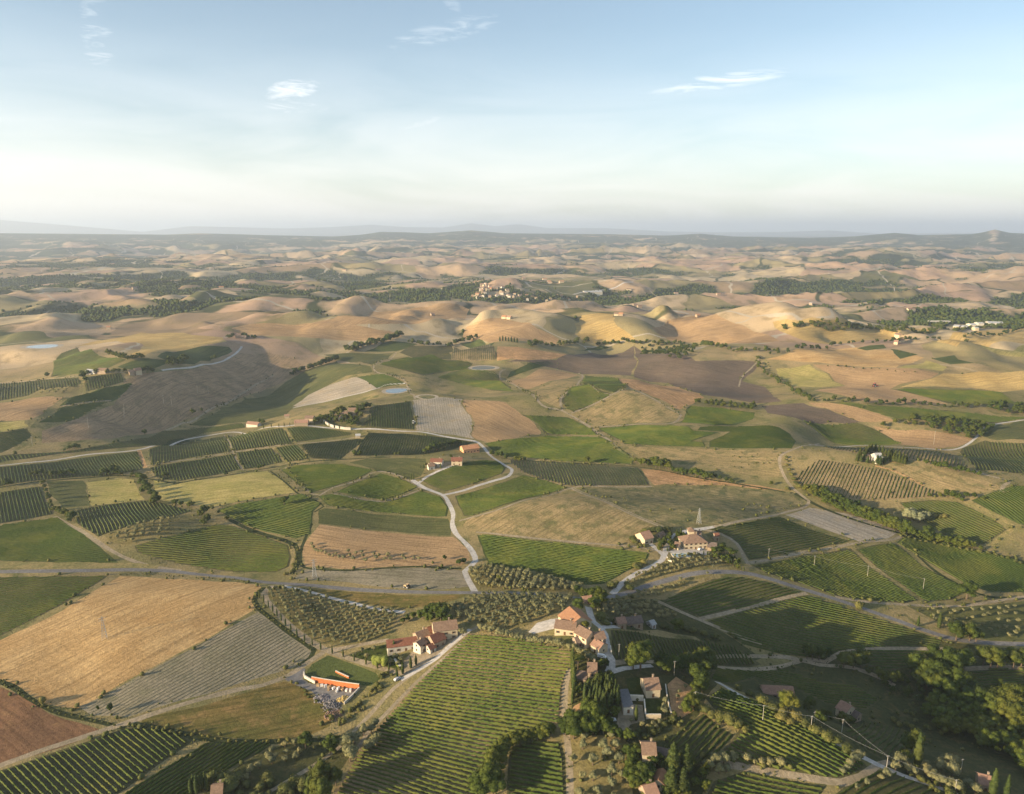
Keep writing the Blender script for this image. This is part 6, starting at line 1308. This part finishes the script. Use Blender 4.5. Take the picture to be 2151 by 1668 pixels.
H((448,1676),(470,1672), 8, 4, 'brown', 'stone', 'brown roofed house cut by the bottom edge on the left')
# walled farm right of centre
H((1344,1139),(1362,1134), 12, 4.4, 'pink', 'cream', 'small barn with pink roof inside the curved hedge', 'barn', 'barn', chim=False)
H((1430,1146),(1478,1146), 14, 5.2, 'brown', 'cream', 'large cream farmhouse with hipped brown roof and parked cars', 'farmhouse', 'farmhouse', kind='hip')
H((1444,1132),(1456,1133), 7, 8.0, 'brown', 'cream', 'raised square tower of the large cream farmhouse', 'tower', 'tower', kind='hip', chim=False)
H((1456,1129),(1472,1133), 7, 4.6, 'brown', 'cream', 'small cream house behind the large cream farmhouse')
H((1486,1152),(1504,1156), 8, 3.4, 'dark', 'stone', 'dark shed right of the parked cars', 'shed', 'shed', chim=False)
H((1500,1133),(1508,1133), 5, 4.0, 'red', 'stone', 'little red brick hut above the walled farm', 'hut', 'hut', chim=False)
H((1462,1143),(1476,1147), 7, 4.2, 'pink', 'cream', 'pink roofed wing right of the large cream farmhouse')
H((1418,1150),(1428,1153), 6, 3.2, 'brown', 'cream', 'low wing at the left end of the large cream farmhouse')
H((1384,1130),(1392,1127), 5, 3.0, 'brown', 'stone', 'small stone shed beside the small barn', 'shed', 'shed', chim=False)
# orange buildings and white farmhouses, centre
H((970,949),(1003,947), 13, 4.6, 'orange', 'orange', 'long orange building with arches beside the white road', 'building', 'building', pitch=.24, chim=False)
H((906,976),(930,977), 8, 4.6, 'red', 'white', 'white farmhouse with a red roof, left of the gravel yard')
H((899,986),(912,983), 6, 3.4, 'brown', 'white', 'small white outbuilding below the white farmhouse', 'outbuilding', 'outbuilding', chim=False)
H((902,981),(911,979), 5, 3.0, 'brown', 'white', 'tiny white shed between the white farmhouse and outbuilding', 'shed', 'shed', chim=False)
H((949,974),(971,976), 9, 4.8, 'red', 'cream', 'cream farmhouse with a long red roof, right of the gravel yard')
# farms on the hill road
DT = dict(detail=False)
H((522,896),(545,895), 9, 4, 'pink', 'white', 'bright white house at the right end of the vineyard ribbon', **DT)
H((599,879),(607,878), 6, 4, 'pink', 'cream', 'tiny cream house above the hill farm road', **DT)
H((620,893),(648,892), 9, 4, 'pink', 'stone', 'long pink roofed farmhouse on the hill farm road', 'farmhouse', 'farmhouse', **DT)
H((643,885),(660,886), 9, 5, 'brown', 'cream', 'brown roofed house behind the long pink roofed farmhouse', **DT)
H((733,870),(748,869), 9, 5.5, 'brown', 'stone', 'hilltop villa with brown roof among dark trees', 'villa', 'villa', **DT)
H((695,880),(716,881), 6, 4, 'brown', 'white', 'long white villa wing below the park trees', 'villa', 'villa', **DT)
H((716,876),(731,875), 7, 5, 'brown', 'cream', 'yellow cream villa block in the middle of the park', 'villa', 'villa', **DT)
H((748,918),(756,920), 5, 3, 'white', 'cream', 'lone pale hut at the end of the fourth plot', 'hut', 'hut', **DT)
H((1834,970),(1848,968), 10, 6, 'white', 'white', 'white farmhouse among dark conifers on the right hill', 'farmhouse', 'farmhouse', **DT)
H((1814,966),(1823,965), 7, 4, 'brown', 'white', 'small house left of the white farmhouse among conifers', **DT)
H((185,785),(203,784), 8, 4, 'white', 'grey', 'pale roofed shed at the left of the long ridge farm', 'shed', 'shed', **DT)
H((209,784),(226,783), 9, 5, 'brown', 'stone', 'brown house in the middle of the long ridge farm', **DT)
H((271,786),(282,786), 9, 4, 'dark', 'stone', 'dark barn of the long ridge farm', 'barn', 'barn', **DT)
H((283,785),(296,785), 10, 6, 'pink', 'cream', 'pink roofed house at the right of the long ridge farm', **DT)
H((494,709),(506,709), 12, 6, 'brown', 'stone', 'farmhouse on top of the golden hill', 'farmhouse', 'farmhouse', **DT)
H((508,711),(518,712), 9, 4, 'dark', 'stone', 'barn beside the farmhouse on the golden hill', 'barn', 'barn', **DT)
FARM = [(1055,669,1064,669,'farmhouse on the pink hill left of centre'),(1066,670,1074,670,'barn right of the farmhouse on the pink hill'),(1290,663,1299,663,'farmhouse on the pale gold ridge'),(1300,663,1309,663,'barn right of the pale gold ridge farmhouse'),(1462,666,1469,666,'tiny lone house on the long ridge'),
 (1330,643,1338,643,'red roofed house below the village wood'),(1339,645,1347,645,'white barn beside the red roofed house below the wood'),(1316,610,1326,610,'white house in the green wood right of the village'),(1312,627,1325,627,'long red house right of the village'),
 (1882,707,1893,707,'house at the top of the crossroads farm'),(1878,722,1886,723,'house at the bottom of the crossroads farm'),(1888,718,1896,719,'shaded barn of the crossroads farm'),(1416,618,1424,618,'white house on the far plain right of the village'),(1505,620,1513,620,'pale house beside the far green fields'),
 (225,691,233,691,'white house on the wrinkled left hill'),(278,607,288,607,'white farm on the far left ridge'),(1906,652,1920,653,'white farm on the far right plain'),(642,612,648,612,'white house left of the village fields'),(790,568,800,568,'pink roofed house in the far centre'),(720,569,727,569,'tiny white house in the far centre left'),
 (1097,586,1103,586,'white house behind the village'),(1140,588,1148,588,'white villa behind the village'),(1175,593,1184,594,'pink houses edge behind the village'),(460,606,470,606,'white farm in the far left hollow'),(905,663,912,663,'pale farm in the bushes of the pink slope'),(372,534,388,535,'far white village block on the left'),(232,556,240,556,'tiny far white farm on the left')]
for (a, b_, c, d, lb) in FARM:
    D_ = float(np.hypot(*cast([(a, b_)])[0]))
    H((a, b_), (c, d), 9 + D_ * .0005, 4 + D_ * .0004, RT.choice(['brown', 'pink', 'orange']), RT.choice(['stone', 'cream', 'cream']), lb, 'house', 'farmhouse' if 'farm' in lb else 'house', detail=False)
# hill village: small houses, one mesh each
def small_house(x, y, L, W, h, ang, roof, wall, label, group, name='village_house', cat='house'):
    hl, hw = L / 2, W / 2; rh = hw * .5
    V_ = [(-hl, -hw, -5), (hl, -hw, -5), (hl, hw, -5), (-hl, hw, -5), (-hl, -hw, h), (hl, -hw, h), (hl, hw, h), (-hl, hw, h), (-hl, 0, h + rh), (hl, 0, h + rh),
          (-hl - .4, -hw - .5, h - .1), (hl + .4, -hw - .5, h - .1), (-hl - .4, 0, h + rh + .2), (hl + .4, 0, h + rh + .2), (-hl - .4, hw + .5, h - .1), (hl + .4, hw + .5, h - .1)]
    F_ = [(0, 1, 5, 4), (1, 2, 6, 5), (2, 3, 7, 6), (3, 0, 4, 7), (4, 8, 7), (5, 6, 9), (10, 11, 13, 12), (12, 13, 15, 14)]
    o = mesh_obj(name, V_, F_, WALL[wall], loc=(x, y, ground(x, y))); o.data.materials.append(ROOF[roof]); o.rotation_euler = (0, 0, ang)
    for k in (6, 7): o.data.polygons[k].material_index = 1
    return tag(o, label, cat, group)
def village(px, n, seed, label, group, size=(10, 15), hh=(5, 8), roofs=('pink', 'brown', 'orange'), walls=('cream', 'white', 'stone')):
    P = cast(list(zip(px[0::2], px[1::2]))); R = random.Random(seed); lo, hi = P.min(0), P.max(0); got = []
    for _ in range(6000):
        if len(got) >= n: break
        p = np.array([[R.uniform(lo[0], hi[0]), R.uniform(lo[1], hi[1])]])
        if inside(P, p)[0] and all(math.hypot(p[0, 0] - a, p[0, 1] - b) > size[0] * 1.15 for a, b in got):
            got.append((p[0, 0], p[0, 1])); L = R.uniform(*size)
            small_house(p[0, 0], p[0, 1], L, L * R.uniform(.6, .85), R.uniform(*hh), R.uniform(-.5, .5) + R.choice((0, 1.57)), R.choice(roofs), R.choice(walls), label, group)
village([1006,612,1012,600,1022,597,1030,604,1034,618,1030,628,1014,628,990,624], 26, 1, 'old stone house packed on the village hilltop', 'hilltop village houses', (11, 16), (7, 12))
village([990,620,1008,622,1010,630,992,628], 6, 2, 'low house at the left foot of the village hill', 'houses left of the village hill')
village([1036,608,1060,606,1070,618,1050,624,1036,624], 10, 3, 'white modern house right of the village hilltop', 'white houses right of the village hilltop', walls=('white', 'cream'), roofs=('pink', 'brown'))
village([1108,622,1150,618,1215,620,1222,632,1160,634,1110,634], 30, 4, 'small house of the village spread in the valley', 'valley village houses', walls=('stone', 'cream', 'white'))
village([1062,618,1110,622,1110,632,1064,630], 8, 5, 'scattered house between the hilltop and the valley village', 'scattered village houses')
village([1150,588,1200,592,1200,598,1150,596], 6, 6, 'far house on the road behind the village', 'far houses behind the village')
for (u, v, u2, v2, W_, lb, wl_) in [(2004,690,2016,691,26,'cream factory building left in the far industrial estate','cream'),(2020,691,2032,692,22,'white warehouse with a curved look in the industrial estate','white'),(2034,687,2046,687,24,'white warehouse in the middle of the industrial estate','white'),(2050,684,2062,684,20,'small white shed in the industrial estate','white'),(2072,683,2104,684,30,'longest low warehouse at the right of the industrial estate','white'),(2044,694,2052,694,16,'little cream depot in front of the industrial estate','cream'),(1226,615,1262,617,30,'long pale greenhouse block right of the village','white'),(1700,640,1707,641,7,'pale farm shed on the far right slope','stone')]:
    H((u, v), (u2, v2), W_, 7, 'white', wl_, lb, 'warehouse' if 'greenhouse' not in lb else 'greenhouse', 'warehouse' if 'greenhouse' not in lb else 'greenhouse', kind='gable', pitch=.12, detail=False)
# viaduct
P = cast([(1950, 680), (1994, 680)]); dv = P[1] - P[0]; Lv = float(np.hypot(*dv)); zb = min(ground(*P[0]), ground(*P[1]))
e = empty('viaduct', (*P.mean(0), zb), math.atan2(dv[1], dv[0]), 'long pale road viaduct on piers in the far right valley', 'viaduct')
MB().box(-Lv / 2, Lv / 2, -5, 5, 6, 7.4).box(-Lv / 2, Lv / 2, -5, -4.6, 7.4, 8.2).box(-Lv / 2, Lv / 2, 4.6, 5, 7.4, 8.2).obj('deck', WALL['grey'], e)
for k in range(7): MB().box(-Lv / 2 + Lv * (k + .5) / 7 - 1.2, -Lv / 2 + Lv * (k + .5) / 7 + 1.2, -3, 3, -6, 6).obj('pier', WALL['grey'], e)
# ------------------------------------------------------------ walls, poles, vehicles
def wall_line(px, h, th, m_, label, name='garden_wall', cat='wall', cope=None):
    c = catmull(cast(list(zip(px[0::2], px[1::2]))), 4) if len(px) > 4 else densify(cast(list(zip(px[0::2], px[1::2]))), 4, False)
    z = terr(c[:, 0], c[:, 1]); t = np.gradient(c, axis=0); t /= np.hypot(t[:, 0], t[:, 1])[:, None]; nn = np.stack([-t[:, 1], t[:, 0]], 1)
    zt = z.max() + h if isinstance(cope, str) else None
    e = empty(name, (c[0][0], c[0][1], z[0]), 0, label, cat); o0 = np.array([c[0][0], c[0][1], z[0]])
    def strip(w, za, zb):
        V_ = np.concatenate([np.column_stack([c + s * nn * w / 2, zz]) for s in (-1, 1) for zz in (za, zb)]) - o0; n = len(c)
        F_ = []
        for i in range(n - 1): F_ += [(i, i + 1, n + i + 1, n + i), (2 * n + i, 3 * n + i, 3 * n + i + 1, 2 * n + i + 1), (n + i, n + i + 1, 3 * n + i + 1, 3 * n + i), (i, 2 * n + i, 2 * n + i + 1, i + 1)]
        F_ += [(0, n, 3 * n, 2 * n), (n - 1, 3 * n - 1, 4 * n - 1, 2 * n - 1)]
        return V_, F_
    top = z + h if zt is None else np.full(len(z), zt)
    mesh_obj('wall_body', *strip(th, z - 1, top), m_, e); mesh_obj('coping', *strip(th + .16, top, top + .14), STONE, e)
    return e
ORW = mat('orange_render', (.48, .14, .05), .15, .6)
wall_line([655,1431,700,1439,755,1447], 3.0, .5, ORW, 'long bright orange retaining wall under the green mound')
wall_line([638,1416,640,1424,650,1430,662,1436], 1.6, .6, WALL['white'], 'curved white wall at the left end of the orange wall')
wall_line([755,1448,740,1464,723,1480], 1.4, .4, WALL['white'], 'straight pale wall slanting down from the orange wall')
wall_line([705,1412,720,1419,733,1425], 1.0, .5, ORW, 'short orange slot wall inside the green mound')
wall_line([1323,1471,1351,1472], 3.0, .5, WALL['white'], 'white wall closing the villa courtyard')
wall_line([1353,1474,1356,1506], 1.6, .5, WALL['white'], 'pale wall between the courtyard and the lower lawn')
wall_line([1357,1510,1388,1510], 2.6, .5, WALL['cream'], 'cream retaining wall below the lower lawn')
wall_line([1398,1440,1402,1470,1410,1500], .9, .4, STONE, 'low stone wall beside the olive slope and the lawns')
wall_line([680,887,692,895,706,899,722,902,737,903], 3.0, 1.0, WALL['white'], 'white curving wall below the hilltop villa park')
wall_line([1401,1172,1404,1178,1411,1181], 1.2, .5, WALL['white'], 'little white curved wall at the walled farm junction')
wall_line([1282,1362,1284,1376], 1.8, .5, WALL['white'], 'short white wall at the bend of the village lane')
wall_line([829,1389,836,1399,842,1405], 1.6, 1.2, LM['willow'], 'clipped yellow hedge wedge beside the farm yard', 'clipped_hedge', 'hedge')
METAL = mat('galvanised_steel', (.42, .42, .40), .1, 2, .5, .5)
CONC = mat('pale_concrete_pole', (.40, .37, .32), .12, 2)
def pole(u, v, h, label, group=None):
    p = cast([(u, v)])[0]; z = ground(*p)
    e = empty('power_pole', (p[0], p[1], z), .3, label, 'pole', group)
    MB().tube((0, 0, -.5), (0, 0, h), .15, .1, 7).obj('post', CONC, e)
    MB().box(-.9, .9, -.06, .06, h - .55, h - .42).obj('crossarm', METAL, e)
    return (p[0], p[1], z + h - .3)
def wire(a, b, label):
    A, B = Vector(a), Vector(b); n = 10; m_ = MB(); L = (B - A).length
    pts = [A.lerp(B, k / n) - Vector((0, 0, L * .03 * 4 * (k / n) * (1 - k / n))) for k in range(n + 1)]
    for k in range(n): m_.tube(pts[k] - A, pts[k + 1] - A, .03, .03, 4)
    o = m_.obj('power_cable', METAL, None, A); return tag(o, label, 'cable')
P1 = [pole(*q, 'pole carrying the cable across the pole vineyard', 'poles of the pole vineyard') for q in ((1614,1174,9),(1710,1189,9),(1822,1210,9),(1939,1237,9))]
for k, w in enumerate(('first', 'second', 'third')): wire(P1[k], P1[k + 1], '%s cable span from the left over the pole vineyard' % w)
P2 = [pole(1459,1485,9,'pole at the left corner of the bright spur vineyard'), pole(1602,1514,9,'pole standing in the top of the bright spur vineyard'), pole(1703,1533,8,'pole on the narrow road above the spur vineyard'), pole(1861,1621,9,'pole at the lower road fork, bottom right'), pole(2005,1668,8,'pole at the bottom edge on the right')]
for k, w in enumerate(('the left corner to the top of the spur vineyard', 'the spur vineyard to the narrow road', 'the narrow road down to the fork', 'the fork to the bottom edge')): wire(P2[k], P2[k + 1], 'cable from ' + w)
P3 = [pole(1710,1516,6,'short pole left of the leafy trees'), pole(1768,1539,8,'white pole below the pink two storey house')]
wire(P3[0], P3[1], 'cable between the short pole and the white pole'); wire(P3[1], P2[3], 'long cable over the shaded vineyard to the fork')
pole(2018,1623,8,'lone pole with long arms near the small pink house'); pole(1416,1419,9,'tall pole in the trees above the villa'); pole(1322,1553,6,'pale pole in the hedge below the villa yard'); pole(1300,1376,7,'pale pole at the left of the shaded vineyard')
for (u, v, h, lb) in [(186,899,14,'pale pole on the brown slope, lowest of the valley line'),(262,869,14,'pale pole in the dark hollow, left one of the pair'),(261,877,14,'pale pole in the dark hollow, lower one of the pair'),(361,852,14,'pale pole beside the shaded strip on the slope'),(344,848,13,'thin pale pole left of the shaded strip'),(438,828,14,'pale pole near the green slope'),(415,825,12,'thin pole left of the one near the green slope'),(528,803,15,'pale pole below the gully tree line'),(68,936,12,'pole beside the small dark vineyard'),(1961,934,18,'tall pale mast in the pink stubble strip')]: pole(u, v, h, lb)
def pylon(u, v, h, label):
    p = cast([(u, v)])[0]; e = empty('lattice_pylon', (p[0], p[1], ground(*p)), .5, label, 'pylon')
    b = MB(); w = 1.5; lv = 8
    for k in range(lv):
        w0, w1 = w * (1 - .85 * k / lv), w * (1 - .85 * (k + 1) / lv); z0, z1 = h * k / lv, h * (k + 1) / lv
        for a, c in (((-1, -1), (1, -1)), ((1, -1), (1, 1)), ((1, 1), (-1, 1)), ((-1, 1), (-1, -1))):
            b.tube((a[0] * w0, a[1] * w0, z0), (a[0] * w1, a[1] * w1, z1), .09, .09, 4); b.tube((a[0] * w0, a[1] * w0, z0), (c[0] * w1, c[1] * w1, z1), .06, .06, 4); b.tube((a[0] * w1, a[1] * w1, z1), (c[0] * w1, c[1] * w1, z1), .05, .05, 4)
    b.obj('lattice_mast', METAL, e)
    for zz in (h - 1.0, h - 2.6): MB().box(-2.0, 2.0, -.08, .08, zz, zz + .16).obj('crossarm', METAL, e)
pylon(220, 1342, 15, 'steel lattice pylon standing in the golden stubble field'); pylon(661, 1214, 15, 'steel lattice pylon in the grey fallow field near the tractor'); pylon(1468, 1100, 14, 'steel lattice pylon in the mottled scrubby field')
TYRE = mat('tyre_rubber', (.03, .03, .03), .1, 3); 
def loc_of(u, v): p = cast([(u, v)])[0]; return (p[0], p[1], ground(*p) + .02)
def wheel(x, y, r, w, e):
    o = MB().tube((0, -w / 2, 0), (0, w / 2, 0), r, r, 14).obj('wheel', TYRE, e, (x, y, r)); MB().tube((0, -w / 2 - .02, 0), (0, w / 2 + .02, 0), r * .55, r * .55, 10).obj('rim', METAL, o)
def car(u, v, ang, paint, label, van=False):
    e = empty('parked_car', loc_of(u, v), ang, label, 'van' if van else 'car'); m_ = mat('%s_car_paint' % paint, {'white': (.8, .8, .78), 'silver': (.5, .5, .52), 'dark': (.06, .07, .09)}[paint], .03, 1, .3, .5)
    prof = [(-2.15, .35), (2.15, .35), (2.2, .75), (1.9, .9), (1.0, 1.0), (.45, 1.48), (-1.35, 1.5), (-2.0, 1.0), (-2.2, .8)] if not van else [(-2.4, .4), (2.5, .4), (2.55, .9), (1.9, 1.15), (1.4, 2.0), (-2.4, 2.05)]
    n = len(prof); V_ = [(x, -.86 if z < 1.1 else -.7, z) for x, z in prof] + [(x, .86 if z < 1.1 else .7, z) for x, z in prof]
    F_ = [tuple(range(n)), tuple(range(n, 2 * n))[::-1]] + [(i, n + i, n + (i + 1) % n, (i + 1) % n) for i in range(n)]
    mesh_obj('body', V_, F_, m_, e)
    g = MB()
    for s in (-1, 1): g.add([(.85, s * .86, 1.02), (.4, s * .73, 1.4), (-1.3, s * .73, 1.42), (-1.8, s * .86, 1.03)], [(0, 1, 2, 3)])
    g.add([(1.02, -.66, 1.02), (1.02, .66, 1.02), (.48, .6, 1.47), (.48, -.6, 1.47)], [(0, 1, 2, 3)]); g.obj('window', GLASS, e)
    for x in (-1.35, 1.35):
        for y in (-.8, .8): wheel(x, y, .33, .2, e)
car(1285, 1514, .1, 'white', 'white car parked alone on the villa yard edge'); car(1471, 1155, .6, 'white', 'white car, leftmost of the three parked below the cream farmhouse'); car(1478, 1153, .7, 'white', 'white car in the middle of the three below the cream farmhouse'); car(1485, 1152, .7, 'silver', 'silver car, rightmost of the three below the cream farmhouse')
car(1264, 1381, -.3, 'white', 'white van parked at the bend of the village lane', True); car(1443, 1121, .4, 'silver', 'pale car parked behind the cream farmhouse'); car(941, 1336, .1, 'white', 'white car in front of the two storey cream farmhouse'); car(1278, 1312, .2, 'dark', 'dark car on the side lane of the low roofed houses')
car(835, 1428, .8, 'silver', 'pale car beside the cypresses at the farm entrance')
def tractor(u, v, ang, c, label, s=1.0):
    e = empty('tractor', loc_of(u, v), ang, label, 'tractor'); m_ = mat('%s_machine_paint' % c, {'tan': (.55, .38, .2), 'red': (.45, .08, .04), 'white': (.75, .75, .7)}[c], .1, 2, .4, .4)
    MB().box(.1, 2.0, -.45, .45, .8, 1.5).box(-1.2, .1, -.5, .5, .7, 1.1).obj('body', m_, e); MB().box(-1.1, .05, -.6, .6, 1.1, 2.5).obj('cab', GLASS, e); MB().box(-1.2, .15, -.7, .7, 2.5, 2.65).obj('cab_roof', m_, e)
    for y in (-.8, .8): wheel(-.7, y, .8, .4, e); wheel(1.5, y, .5, .3, e)
    e.scale = (s, s, s)
tractor(855, 1235, 2.6, 'tan', 'small tan tractor alone in the grey fallow field', 1.3); tractor(1838, 813, .3, 'red', 'far red harvester working in the reddish stubble field', 2.4); tractor(869, 890, 1.2, 'white', 'white tractor trailing dust between the striped plots', 1.6)
# swimming pool, pallets and rubble in the yard
p = loc_of(1430, 1167); e = empty('swimming_pool', (p[0], p[1], p[2] + .5), .1, 'pale drained looking pool beside the olive slope', 'pool'); MB().box(-7, 7, -3.6, -3, -1, 0).box(-7, 7, 3, 3.6, -1, 0).box(-7, -6.4, -3, 3, -1, 0).box(6.4, 7, -3, 3, -1, 0).obj('rim', STONE, e); MB().box(-6.4, 6.4, -3, 3, -1, -.2).obj('water', mat('pool_water', (.30, .42, .45), .05, 1, .1, .5), e)
PAL_ = mat('pallet_wood', (.45, .32, .18), .3, 3); WRAP = mat('white_wrapped_goods', (.7, .68, .64), .1, 2)
for k, (u, v) in enumerate([(668,1441),(676,1442),(684,1444),(692,1445),(701,1448),(711,1449),(719,1450),(728,1452),(736,1453),(690,1450),(708,1454)]):
    e = empty('pallet_stack', loc_of(u, v), .2 * k, 'wrapped pallet of building goods below the orange wall', 'pallet', 'pallets below the orange wall'); b = MB()
    for j in range(3): b.box(-.9, .9, -.55 + j * .45, -.35 + j * .45, 0, .15)
    b.obj('pallet_base', PAL_, e); MB().box(-.8, .8, -.55, .55, .15, 1.1 + .3 * (k % 3)).obj('wrapped_load', WRAP if k % 3 else PAL_, e)
def heap(u, v, r, h, m_, label, name='rubble_heap', n=160):
    p = loc_of(u, v); R = np.random.RandomState(int(u)); b = MB()
    for k in range(n):
        a, q = R.uniform(0, 6.28), r * R.uniform(0, 1) ** .6; s = R.uniform(.25, .8); z = h * (1 - q / r) * R.uniform(.3, 1)
        v_ = ICO0[0] * s * R.uniform(.6, 1.2, (12, 1)) * (1, 1, .7) + (q * math.cos(a), q * math.sin(a) * .8, z); b.add(v_.tolist(), ICO0[1].tolist())
    tag(b.obj(name, m_, None, p), label, 'heap', None, 'stuff')
heap(700, 1484, 7, 1.8, mat('dark_rubble', (.16, .15, .15), .6, 2), 'dark heap of rubble and scrap at the yard corner')
heap(676, 1468, 5, 1.0, mat('grey_scrap', (.22, .20, .20), .6, 2), 'low row of scrap beside the yard'); heap(722, 1470, 4, 1.4, mat('yellow_timber', (.45, .33, .12), .5, 2), 'yellowish timber pile by the slanting pale wall', 'timber_pile', 90)
heap(706, 1502, 6, 1.2, mat('brown_rubble', (.20, .13, .09), .5, 2), 'brown earth rubble spilling below the yard')
print('small', round(time.time() - T0, 1))
# ------------------------------------------------------------ air
hz = MB().box(-70000, 70000, -3000, 70000, -260, 760)
hm = bpy.data.materials.new('haze'); hm.use_nodes = True; hn = hm.node_tree.nodes; hn.clear()
pv = hn.new('ShaderNodeVolumePrincipled'); pv.inputs['Color'].default_value = (.72, .83, 1.0, 1)
pv.inputs['Density'].default_value = 6.0e-5; pv.inputs['Anisotropy'].default_value = 0.28
ho = hn.new('ShaderNodeOutputMaterial'); hm.node_tree.links.new(pv.outputs[0], ho.inputs['Volume'])
tag(hz.obj('haze', hm), 'pale blue summer haze over the far hills', 'haze', None, 'stuff')
print('done', round(time.time() - T0, 1))
